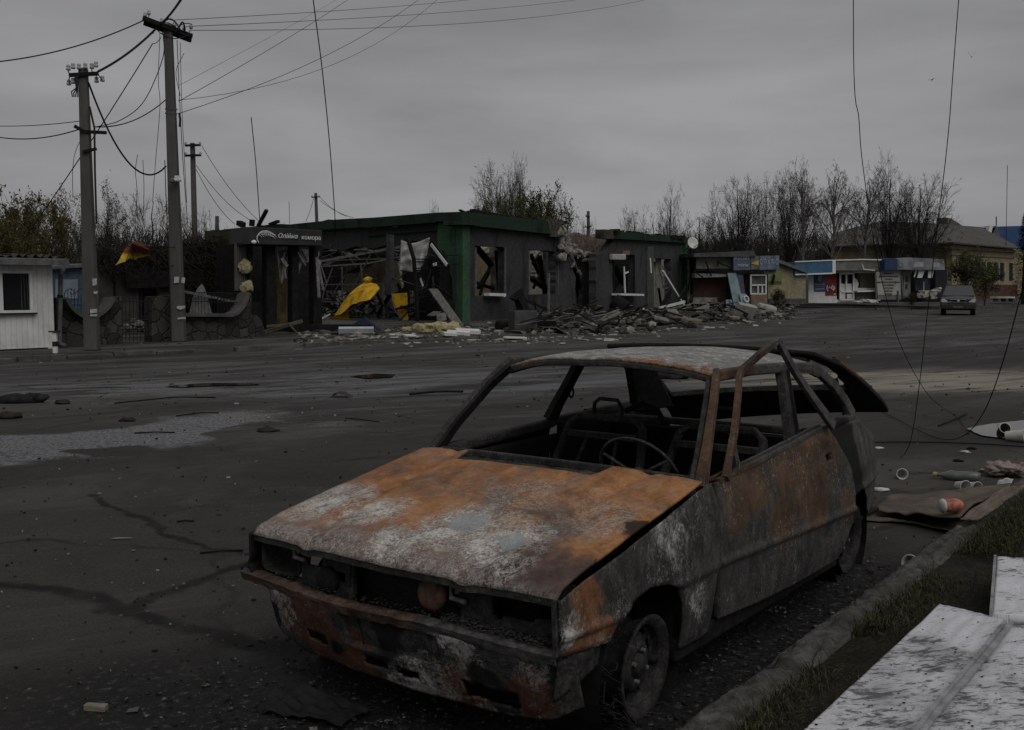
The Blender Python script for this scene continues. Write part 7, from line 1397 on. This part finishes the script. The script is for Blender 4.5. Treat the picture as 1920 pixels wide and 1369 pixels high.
# far wood: a twiggy dark mass behind everything
m = MB(); rr = random.Random(50)
for _ in range(15000):
    px = rr.uniform(1140, 1790); D = rr.uniform(112, 135); top = 464+14*nz((px*.02, 0, 0), 1)-8*abs(nz((px*.07, 1, 0), 1)); py = top+(560-top)*rr.random()**1.25; p = at(px, py, D); h = rr.uniform(.8, 2.4); d = Vector((rr.gauss(0, .4), rr.gauss(0, .3), 1))*h; s = Vector((1, .2, 0))*rr.uniform(.02, .05); m.add([p-s, p+s, p+d], [(0, 1, 2)])
for _ in range(4000):
    px = rr.uniform(-120, 900); D = rr.uniform(70, 95); top = 452+12*nz((px*.02, 5, 0), 1); py = top+(530-top)*rr.random()**1.2; p = at(px, py, D); d = Vector((rr.gauss(0, .4), rr.gauss(0, .3), 1))*rr.uniform(.6, 1.8); s = Vector((1, .2, 0))*rr.uniform(.02, .05); m.add([p-s, p+s, p+d], [(0, 1, 2)])
tag(m.build('far_wood', TWIG), 'dark twiggy mass of distant wood along the horizon', 'wood', kind='stuff')
m = MB(); m.grid(lambda u, v: (lerp(-260, 420, u), 150+30*v, -1+v*pl([(0, 8), (.3, 9), (.42, 8.5), (.55, 10), (.66, 13), (.75, 11), (1, 9)], u)*(1+.15*nz((u*30, 0, 0), 1))), 120, 3); tag(m.build('wooded_hill', simple('hill_scrub', (.045, .043, .040), .4, .08, .95, 0, 0, True)), kind='structure')
# ------------------------------------------------------------------ wires
WIRE = simple('black_cable', (.010, .010, .011), .2, 5, .7, 0, 0)
def sag(a, b, s, k=18): return [a.lerp(b, i/k)+Vector((0, 0, -4*s*(i/k)*(1-i/k))) for i in range(k+1)]
def wire(label, pts, r=.012, name='power_line', group=None):
    if 2 < len(pts) < 14:
        P = [pts[0]*2-pts[1]]+list(pts)+[pts[-1]*2-pts[-2]]; pts = [((P[i]*2)+(P[i+1]-P[i-1])*t+(P[i-1]*2-P[i]*5+P[i+1]*4-P[i+2])*t*t+(P[i]*3-P[i-1]-P[i+1]*3+P[i+2])*t**3)*.5 for i in range(1, len(P)-2) for t in [k/7 for k in range(7)]]+[P[-2]]
        for q in pts: q.z = max(q.z, .012)
    m = MB().tube(pts, r, 5, False); return tag(m.build(name, WIRE), label, 'cable', group)
def A1(x, y, dy=0): return at(x, y, D1+dy)
def A2(x, y, dy=0): return at(x, y, D2+dy)
wire('thick cable sagging from the left pole top to the leaning pole crossarm', sag(A2(184, 134), A1(300, 46), .1), .028)
wire('cable running up from the leaning pole out of the top of the photo', sag(A1(300, 46), at(345, -10, 20), .05), .026)
wire('cable running from the leaning pole crossarm out to the left edge', sag(A1(270, 38), at(-40, 119, 24), .2), .016)
wire('long drooping cable from below the left pole top to the leaning pole at camera height', sag(A2(166, 155), A1(311, 312), .9), .022)
wire('upper of three level wires running right from the leaning pole', sag(A1(320, 38), at(930, -6, 60), .1), .008); wire('middle of three level wires running right from the leaning pole', sag(A1(345, 50), at(1080, 0, 62), .15), .008); wire('lowest of three level wires running right from the leaning pole', sag(A1(360, 57), at(1230, -5, 62), .5), .008)
wire('steep cable rising from the leaning pole waist to the top middle of the photo', sag(A1(335, 190), at(660, -6, 52), .1), .009); wire('fainter cable just above the steep rising cable', sag(A1(336, 160), at(640, -6, 60), .05), .005)
wire('long rising cable reaching the top edge right of the hanging wire', sag(A1(338, 212), at(810, -20, 50), .5), .009); wire('second long rising cable just under the first', sag(A1(334, 188), at(830, -10, 48), .9), .007)
wire('cable crossing from the left pole waist up to the leaning pole', sag(A2(178, 238), A1(312, 186), .2), .014); wire('wire slanting from the leaning pole crossarm down to the left pole foot', sag(A1(286, 82), A2(40, 455, 3), .1), .014); wire('short drop wire joining the crossarm to the slanting wire', sag(A1(302, 70), A1(285, 82), .05), .010)
wire('service wire from the left pole to the left edge, upper', sag(A2(158, 226), at(-20, 236, 28), .05), .010); wire('service wire from the left pole to the left edge, lower', sag(A2(150, 242), at(-20, 254, 27), .15), .014)
m = []
for i, (pts, r) in enumerate((([(332, 75), (336, 170), (340, 250), (345, 330), (352, 420)], .010), ([(338, 80), (341, 200), (346, 300), (350, 380)], .008), ([(345, 100), (330, 135), (338, 180)], .008), ([(300, 60), (297, 150), (300, 200), (292, 300), (286, 380)], .008), ([(306, 62), (305, 110), (270, 190), (225, 226), (180, 238)], .012), ([(258, 290), (254, 320), (257, 360), (254, 420)], .008), ([(268, 300), (270, 350), (269, 400)], .008), ([(154, 256), (140, 290), (136, 330), (137, 370)], .008))):
    wire('loose thin wire hanging between the two left poles', [A1(x, y, .05*i) for x, y in pts], r, 'hanging_wire', 'loose wires hanging between the two left poles')
for lab, a, b in (('upper guy wire from the distant two-arm pole down to the roof ruin', (378, 273), (486, 415)), ('middle wire from the distant two-arm pole down to the roof ruin', (368, 310), (468, 412)), ('lowest wire from the distant two-arm pole down to the roof ruin', (368, 318), (440, 420))): wire(lab, sag(at(*a, 50), at(*b, 52), .3), .014)
for lab, a, b in (('left stay wire of the far pole above the parapet', (589, 368), (573, 415)), ('right wire falling from the far pole to the parapet', (600, 370), (650, 406)), ('second right wire falling from the far pole', (600, 376), (662, 408))): wire(lab, sag(at(*a, 94), at(*b, 80), .2), .02)
wire('thin whip mast rising from the roof ruin right of the poles', [at(471, 220, 48), at(480, 310, 48), at(487, 412, 48)], .022, 'whip_mast'); wire('hair-thin mast over the lettered sign', [at(542, 378, 50), at(543, 420, 50)], .012, 'whip_mast')
wire('long dark wire hanging from the top edge down to the green parapet', [at(560, -260, 28), at(585, -20, 30), at(604, 130, 32), at(618, 270, 34), at(627, 390, 36), at(629, 440, 37)], .017, 'hanging_wire')
wire('thin mast standing over the yellow building at the far right', [at(1889, 310, 110), at(1886, 470, 110)], .03, 'whip_mast')
# wires torn down over the car park on the right
wire('torn wire hanging from the top edge and curling by the puddle', [Vector((2.3, 7.2, 9.0)), at(1600, -20, 7.5), at(1611, 230, 8), at(1619, 320, 8.4), at(1640, 460, 9), at(1662, 560, 9.6), at(1690, 650, 10.2), at(1740, 740, 11), gz(1790, 780, .02), gz(1812, 806, .02)], .0035, 'hanging_wire')
wire('torn wire dropping from the top edge to the ground behind the car', [Vector((3.4, 7.3, 9.0)), at(1799, -20, 7.5), at(1778, 250, 7.7), at(1758, 420, 7.9), at(1742, 560, 8.1), at(1724, 720, 8.3), gz(1710, 815, .3), gz(1698, 848, .05), gz(1688, 858, .02)], .0035, 'hanging_wire')
wire('looping wire falling from the right edge to the ground behind the car', [Vector((4.6, 6.6, 8.0)), at(1990, 200, 6.8), at(1960, 400, 7), at(1918, 540, 7.4), at(1880, 680, 8.0), at(1846, 770, 8.8), gz(1810, 815, .12), gz(1770, 824, .02), gz(1720, 806, .02), gz(1660, 775, .02), gz(1600, 752, .02)], .0045, 'hanging_wire')
wire('wire lying straight across the asphalt behind the car', [gz(1560, 832, .02), gz(1640, 829, .015), gz(1750, 829, .015), gz(1850, 833, .015), gz(1960, 840, .015)], .007, 'fallen_wire')
wire('short dark cable end lying on the asphalt left of the puddle', [gz(1760, 798, .02), gz(1790, 786, .03), gz(1812, 776, .02)], .01, 'fallen_wire')
wire('upper slack wire strung from the left pole to the corrugated hut', sag(A2(180, 458), PS.pt(462, 455, -.3), .1), .010); wire('lower slack wire strung between the two concrete poles', sag(A2(182, 498), A1(330, 497), .1), .010)
# birds
BIRD = simple('dark_feathers', (.012, .012, .013), .2, 20, .9, 0, 0)
def bird(px, py, D, s, rz, flap, label):
    b = thing('bird', label, 'bird', at(px, py, D), rz, 'birds in the sky'); m = MB(); m.lathe([(.001, -.16), (.03, -.13), (.055, -.03), (.05, .06), (.03, .11), (.028, .14), (.012, .17), (.001, .18)], (0, 0, 0), (1, 0, .1), 10); m.add([(-.13, -.03, 0), (-.28, -.06, -.01), (-.28, .06, -.01), (-.13, .03, 0)], [(0, 1, 2, 3)])
    for sd in (-1, 1): m.grid(lambda u, v: (.07-.10*v-.10*u*u, sd*(.04+.34*u), math.sin(u*1.4)*flap*.3), 6, 2)
    m.build('body', BIRD, b, smooth=True); b.scale = (s, s, s)
bird(1822, 107, 60, .55, 1.2, 1.6, 'dark bird with raised wings, higher of the two in the sky at right'); bird(1747, 150, 80, .75, .3, .3, 'small gliding bird, lower of the two in the sky at right')
# ------------------------------------------------------------------ things lying about the near ground
PAPER = simple('dirty_paper', (.50, .49, .46), .15, 18, .9, .25, .2); KRAFT = simple('brown_cardboard', (.105, .085, .07), .25, 5, .95, .4, .3, True); REDP = simple('red_white_paper', (.30, .07, .055), .3, 30, .7, .2)
def cup(px, py, label, ax, mt=PAPER, s=1.0, inner_mt=None):
    p = gz(px, py, .04*s); c = thing('paper_cup', label, 'cup', p, 0, 'paper cups on the ground'); ax = Vector(ax).normalized(); L = .115*s
    MB().lathe([(.030*s, -L/2), (.043*s, L/2), (.045*s, L/2+.003), (.043*s, L/2+.006), (.040*s, L/2+.001), (.0285*s, -L/2+.008), (.001, -L/2+.008)], (0, 0, 0), ax, 24).build('cup', mt, c, smooth=True); MB().lathe([(.041*s, L/2-.003), (.0455*s, L/2), (.047*s, L/2+.004), (.044*s, L/2+.007), (.041*s, L/2+.004)], (0, 0, 0), ax, 24).build('rim', PAPER, c, smooth=True); MB().lathe([(.001, -L/2), (.030*s, -L/2)], (0, 0, 0), ax, 20).build('base', PAPER, c)
cup(1690, 888, 'empty paper cup facing the camera on the asphalt behind the car', (-.25, -1, .1)); cup(1803, 911, 'paper cup, left of two lying mouth to mouth beside the crushed bottle', (.1, -1, .12), simple('white_cup', (.45, .45, .43), .1, 9, .7, .2)); cup(1825, 912, 'paper cup, right of two lying mouth to mouth beside the crushed bottle', (.15, -1, .1), simple('white_cup', (.45, .45, .43)), .92)
cup(1716, 1056, 'red and white paper cup lying against the near kerb', (-.75, -.75, .15), PAPER, 1.1); MB().lathe([(.0345, -.045), (.0465, .045)], (0, 0, 0), Vector((-.75, -.75, .15)).normalized(), 24).build('red_print', REDP, COL.objects['paper_cup.003'], smooth=True); cup(1880, 807, 'dark paper cup standing in the edge of the right puddle', (-.1, -1, .5), simple('dark_cup', (.06, .055, .05), .3, 9), 1.3); cup(1903, 817, 'white paper cup with a dark mouth lying in the right puddle', (.9, -.7, .12), PAPER, 1.5)
# crushed plastic bottle with a yellow cap
P = gz(1798, 893, .035); bt_ = thing('crushed_bottle', 'crushed grey plastic bottle with a yellow cap', 'bottle', P, R(-28)); n = N('cloudy_plastic'); n.put(n.b.inputs['Specular IOR Level'], .5); BOT = n.done((.085, .095, .09), .3)
MB().lathe([(.001, -.16), (.035, -.16), (.042, -.13), (.044, -.04), (.038, .02), (.043, .06), (.03, .11), (.016, .14), (.015, .16)], (0, 0, 0), (-1, 0, 0), 16).build('body', BOT, bt_, smooth=True, jit=.012, jsc=14); MB().lathe([(.001, .02), (.02, .02), (.021, -.012), (.001, -.012)], (-.175, 0, 0), (-1, 0, 0), 12).build('cap', simple('cap_yellow', (.30, .22, .09), .2, 20), bt_)
# red tin
P = gz(1782, 948, .19); tn = thing('red_snack_tub', 'orange-red snack tub lying on the torn cardboard', 'tub', P, R(8)); MB().lathe([(.030, -.07), (.042, -.055), (.044, .04), (.040, .06), (.028, .075), (.001, .076)], (0, 0, 0), (1, 0, 0), 18).build('tub', simple('tub_print', (.36, .13, .085), .5, 22, .5, .3), tn, smooth=True, jit=.006, jsc=20); MB().lathe([(.001, -.071), (.031, -.071), (.044, -.057), (.046, -.05), (.043, -.046)], (0, 0, 0), (1, 0, 0), 18).build('lid', PAPER, tn, smooth=True)
# torn cardboard sheets
def flat(name, label, cat, px, mt, seed, z=.03, amp=.05, nu=26, nv=14, th=.006, group=None):
    P = [gz(x, y, h) for x, y, h in px]      # four corners, each with its own height
    def f(u, v):
        p = P[0].lerp(P[1], u).lerp(P[3].lerp(P[2], u), v); return p+Vector((0, 0, amp*abs(nz((u*2.2, v*2.2, seed), 1.2))+.3*amp*nz((u*6, v*6, seed), 1)))
    return tag(MB().grid(f, nu, nv).build(name, mt, smooth=True, solid=th), label, cat, group)
flat('cardboard_sheet', 'torn brown cardboard sheet lying on the asphalt behind the car', 'cardboard', [(1612, 976, .01), (1826, 985, .02), (1815, 1006, .02), (1640, 966, .01)], KRAFT, 3, amp=.03)
flat('cardboard_sheet', 'larger brown cardboard sheet with a raised edge over the smaller one', 'cardboard', [(1640, 958, .05), (1800, 975, .12), (1900, 905, .08), (1660, 935, .03)], KRAFT, 5, amp=.05, th=.01)
flat('cardboard_flap', 'upturned flap of brown cardboard resting along the kerb', 'cardboard', [(1800, 975, .14), (1838, 978, .13), (1925, 912, .15), (1880, 915, .22)], simple('light_cardboard', (.14, .11, .092), .2, 5, .95, .3, .3, True), 8, amp=.03)
m = MB()
for k in range(9): m.blob((.045*k-.17, .05*math.sin(k*2), .05+.03*math.sin(k)), .075, k+3, 3, (1.3, 1, .55), .75, 3.4)
o = m.build('crumpled_rag', simple('dirty_pink_cloth', (.26, .205, .185), .35, 14, .95, .4), smooth=True); o.location = gz(1905, 893, .0); tag(o, 'crumpled dirty pink rag by the kerb at the right edge', 'rag')
flat('paper_sheet', 'white paper scrap beside the pink rag', 'paper', [(1868, 912, .03), (1892, 916, .04), (1900, 900, .1), (1875, 900, .08)], PAPER, 6, amp=.02, nu=8, nv=6)
for i, (px, py, r_, lab, mt) in enumerate(((1855, 885, .05, 'crumpled white wrapper with a brown core on the asphalt', PAPER), (1868, 877, .045, 'dark brown food scrap beside the crumpled wrapper', KRAFT), (1810, 850, .035, 'small white lid lying behind the crushed bottle', PAPER), (1797, 866, .03, 'dark lump left of the small white lid', M_BLACK), (1652, 921, .04, 'crumpled clear wrapper behind the rear quarter of the car', PAPER), (1648, 842, .03, 'tiny white scrap near the rear pillar of the car', PAPER), (1822, 843, .03, 'dark scrap above the small white lid', M_BLACK))):
    m = MB(); m.blob((0, 0, r_*.35), r_, i+20, 2, (1.5, 1, .45), .8); o = m.build('litter_scrap', mt, smooth=True); o.location = gz(px, py); tag(o, lab, 'litter', 'litter behind the car')
# wood chip, sticks and litter on the left
P = gz(180, 1326, .012); o = MB().box((0, 0, 0), (.085, .028, .024)).build('wood_chip', simple('raw_wood', (.20, .18, .14), .3, 12, .9, .3, stretch=(1, 8, 8)), bevel=.003); o.location = P; o.rotation_euler = (0, 0, R(-8)); tag(o, 'pale block of wood on the asphalt at the bottom left', 'wood chip')
flat('torn_paper', 'faint grey paper scrap right of the pale wood block', 'paper', [(235, 1336, .004), (258, 1334, .01), (262, 1324, .012), (240, 1330, .004)], simple('grey_scrap', (.09, .088, .08), .2, 12), 4, amp=.004, nu=6, nv=4, th=.002)
def stick(label, a, b, r, mt, bow=0):
    A, B = gz(*a, r), gz(*b, r); m = MB().tube([A, A.lerp(B, .5)+Vector((0, bow, r)), B], r, 6); return tag(m.build('stick', mt, smooth=True), label, 'stick')
stick('short bent pale stick on the asphalt left of the car', (210, 1010), (248, 1009), .006, simple('pale_stick', (.20, .19, .165)), -.02); stick('thin dark stick pointing at the car front', (375, 1037), (455, 1032), .006, SIMPLE['char']); stick('short dark stick left of the bonnet', (332, 978), (364, 977), .006, SIMPLE['char'])
stick('long dark lath lying behind the front pillar of the car', (768, 739), (868, 734), .018, SIMPLE['char']); stick('long curved branch lying across the damp patch', (215, 756), (404, 745), .010, SIMPLE['char'], .3); stick('pair of thin twigs in the pale residue', (252, 812), (328, 811), .008, SIMPLE['char']); stick('dark twig in the far part of the pale residue', (330, 780), (410, 774), .008, SIMPLE['char'], .1); stick('dark twig right of the pale residue', (648, 784), (712, 791), .006, SIMPLE['char'])
P = gz(46, 756); m = MB(); m.blob((-.1, 0, .05), .2, 4, 2, (1.3, .6, .42), .6); m.blob((.14, .05, .07), .13, 9, 2, (1.2, .5, .6), .8); o = m.build('burnt_bundle', simple('burnt_fabric', (.022, .021, .021), .4, 8, .9), smooth=True); o.location = P; tag(o, 'dark burnt bundle lying near the left edge of the photo', 'bundle')
P = gz(648, 745); m = MB(); m.grid(lambda u, v: (.36*(u-.5), .22*(v-.5), .03+.05*math.sin(u*5)+.03*nz((u*4, v*4, 0), 1)), 10, 6); o = m.build('bent_scrap', simple('dull_scrap', (.05, .045, .04)), solid=.01); o.location = P; tag(o, 'bent metal scrap on the asphalt left of the front pillar', 'scrap')
for px, py, r_, lab in ((500, 810, .07, 'dark clod at the right rim of the pale residue'), (14, 785, .1, 'dark clod at the left edge below the burnt bundle'), (238, 790, .06, 'small dark clod left of the branch'), (118, 757, .07, 'flat dark scrap right of the burnt bundle'), (1255, 710, .2, 'dusty lump seen through the windscreen of the car')):
    m = MB(); m.blob((0, 0, r_*.3), r_, px, 2, (1.5, 1, .5), .8); o = m.build('clod', simple('dark_clod', (.03, .028, .026), .3, 9, .95), smooth=True); o.location = gz(px, py); tag(o, lab, 'clod')
# burnt cloth and ash in front of the car
FAB = simple('scorched_tarp', (.012, .012, .0125), .5, 9, .7, .2, .5)
flat('burnt_tarp', 'crumpled scorched tarpaulin lying under the front of the car', 'tarpaulin', [(480, 1335, .005), (640, 1368, .01), (700, 1330, .02), (540, 1285, .06)], FAB, 7, amp=.06, nu=60, nv=40, th=.004)
m = MB(); rr = random.Random(31)
for _ in range(2600):
    if rr.random() < .55: x, y = rr.uniform(.2, 1.15), rr.gauss(0, .5)
    else: x, y = rr.uniform(-2.6, .4), rr.uniform(.55, 1.25)
    p = c2w(x, y); r_ = abs(rr.gauss(0, .0045))+.0015; m.blob((p.x, p.y, r_*.4), r_, rr.random()*99, 1, (rr.uniform(.8, 2), 1, .5), .6) if rr.random() < .35 else m.box((p.x, p.y, .004+r_*.3), (r_*2.2, r_*1.2, .003), Matrix.Rotation(rr.uniform(0, 3.1), 3, 'Z') @ Matrix.Rotation(rr.gauss(0, .5), 3, 'X'))
n = N('ash_flakes'); ri = n.noise(n.world(), 40, 2, .5); tag(m.build('ash_debris', n.done(n.ramp(ri, [(.40, (.010, .0098, .0098)), (.56, (.028, .027, .027)), (.68, (.13, .126, .122))]), .9)), 'ash and burnt flakes round the burnt car', 'ash', kind='stuff')
m = MB(); rr = random.Random(32)
for _ in range(1300):
    px, py = rr.uniform(0, 1920), 610+760*rr.random()**1.6; p = gz(px, py); k = p.y/5; r_ = (abs(rr.gauss(0, .0028))+.0014)*min(5, max(.7, k)); m.box((p.x, p.y, (gh(p.x, p.y) if p.y > 15 else 0)+.006), (r_*2.5, r_*1.3, .008*min(3, k)), Matrix.Rotation(rr.uniform(0, 3.1), 3, 'Z') @ Matrix.Rotation(rr.gauss(0, .3), 3, 'X'))
n = N('litter_flakes'); ri = n.noise(n.world(), 3.3, 2, .5); tag(m.build('ground_litter', n.done(n.ramp(ri, [(.40, (.012, .012, .012)), (.52, (.05, .047, .042)), (.66, (.26, .25, .23))]), .9)), 'small chips of litter scattered over the asphalt', 'litter', kind='stuff')
m = MB(); rr = random.Random(36)
for _ in range(330):
    px = rr.uniform(560, 1480); py = pl([(560, 640), (800, 634), (1000, 634), (1200, 622), (1480, 592)], px)+rr.gauss(0, 7); p = G(px, max(575, py)); r_ = abs(rr.gauss(0, .045))+.018; m.box((p.x, p.y, p.z+.02), (r_*2.4, r_*1.2, .03), Matrix.Rotation(rr.uniform(0, 3.1), 3, 'Z') @ Matrix.Rotation(rr.gauss(0, .25), 3, 'X'))
tag(m.build('white_litter', simple('white_litter_bits', (.30, .29, .265), .75, 1.6, .9, .3, 0, True)), 'white foam and paper bits strewn along the far kerb', 'litter', kind='stuff')
for i, (px, py, w_, h_, lab) in enumerate(((772, 622, .5, .14, 'pale yellow foam slab behind the white foam pieces'), (820, 625, 1.1, .3, 'torn yellow foam clump on the pavement before the corner pilaster'))):
    m = MB()
    for k in range(5): m.blob(((k-2)*w_*.22, 0, h_*.5), h_*.8, k+i*9, 2, (1.2, .9, .8), .6)
    o = m.build('insulation_foam', simple('yellow_foam', (.34, .29, .17))); o.location = G(px, py); tag(o, lab, 'foam')
for i, (px, py) in enumerate(((860, 628), (877, 626), (843, 630), (768, 634), (966, 637))): slab('white_foam', ('flat white foam piece left of the middle pair on the kerb', 'brightest white foam piece beside the yellow scraps', 'small white foam piece nearest the yellow foam clump', 'white foam chip lying alone below the pale yellow slab', 'long white strip lying alone on the road edge')[i], 'foam', px, py, ((.7, .35, .12), (.75, .4, .16), (.4, .25, .1), (.35, .2, .05), (.9, .14, .05))[i], .2*i, (.1, .05), simple('white_foam_face', (.60, .60, .57), .1, 6, .9, .15), .06)
# ------------------------------------------------------------------ dirty white sandwich panels on the verge
n = N('dirty_panel'); v = n.world(); rot = n.map(v, (1, 1, 1), rot=(0, 0, R(-14)))
st = n.noise(n.map(rot, (16, 44, 1)), 1.0, 6, .75, .6); st2 = n.noise(n.map(rot, (5, 13, 1)), 1.0, 5, .7, .5); big = n.noise(v, 2.1, 5, .6, .3)
k = n.math('ADD', n.math('MULTIPLY', st, .55), n.math('ADD', n.math('MULTIPLY', st2, .25), n.math('MULTIPLY', big, .30))); base = n.mix(n.rng(big, .3, .7), (.58, .58, .615), (.46, .46, .485))
spk = n.noise(n.map(rot, (70, 150, 1)), 1.0, 4, .8, .4); col = n.mix(n.rng(k, .558, .632, 0, .88), base, (.05, .048, .048)); col = n.mix(n.math('MULTIPLY', n.rng(spk, .56, .63), n.rng(st2, .40, .56, 0, .75)), col, (.06, .058, .058)); col = n.mix(n.math('MULTIPLY', n.rng(big, .52, .68), .45), col, (.13, .125, .125)); PANEL = n.done(col, .75)
EDGEM = simple('panel_edge', (.26, .26, .27), .3, 9, .8, .4)
def panel(label, px, z, th, seed, nu=40, nv=30, bend=.015):
    P = [gz(x, y, z+dz) for x, y, dz in px]
    def f(u, v):
        p = P[0].lerp(P[1], u).lerp(P[3].lerp(P[2], u), v); return p+Vector((0, 0, bend*nz((u*2, v*2, seed), 1)+.004*nz((u*9, v*9, seed), 1)))
    o = MB().grid(f, nu, nv).build('sandwich_panel', PANEL, smooth=True, solid=th); tag(o, label, 'panel', 'dirty white panels on the verge'); return o, f
_, f1 = panel('largest dirty white panel, its long straight edge running beside the kerb grass', [(1490, 1385, 0), (1690, 1400, 0), (1890, 1162, .012), (1762, 1132, 0)], .20, .05, 1)
_, f2 = panel('dirty white panel at the bottom right corner, right of the dark lapped seam', [(1690, 1400, -.012), (2060, 1400, 0), (2060, 1172, 0), (1888, 1170, .0)], .205, .05, 4)
_, f3 = panel('dirty white panel standing back at the right edge with a raised lip', [(1862, 1150, .03), (2040, 1165, .03), (2040, 1052, .07), (1870, 1043, .07)], .17, .05, 7, bend=.006)
m = MB(); m.bar([gz(x, y, .232) for x, y in ((1700, 1396), (1752, 1325), (1800, 1270), (1850, 1210), (1885, 1166))], .014, .014).bar([gz(x, y, .226) for x, y in ((1712, 1396), (1764, 1325), (1814, 1270), (1862, 1212), (1896, 1168))], .02, .008); tag(m.build('panel_seam_strip', EDGEM), 'bent metal strip along the seam between the two nearest white panels', 'metal strip')
m = MB(); m.bar([gz(1858, 1152, .22), gz(1866, 1046, .26)], .012, .03); tag(m.build('panel_edge_strip', EDGEM), 'thin metal strip along the left edge of the rear white panel', 'metal strip')
stick('pale stick poking out beside the rear white panel', (1820, 1142), (1858, 1133), .008, simple('pale_stick', (.20, .19, .165)))
m = MB(); rr = random.Random(71)
for k in range(60): p = f1(rr.random(), rr.random()) if k % 2 else f2(rr.random()*.6, rr.random()); m.blob((p.x, p.y, p.z+.004), rr.uniform(.001, .004), k, 1, (1.5, 1, .6), .5)
tag(m.build('soil_crumbs', M_BLACK), 'dark soil crumbs lying on the white panels', 'soil', kind='stuff')
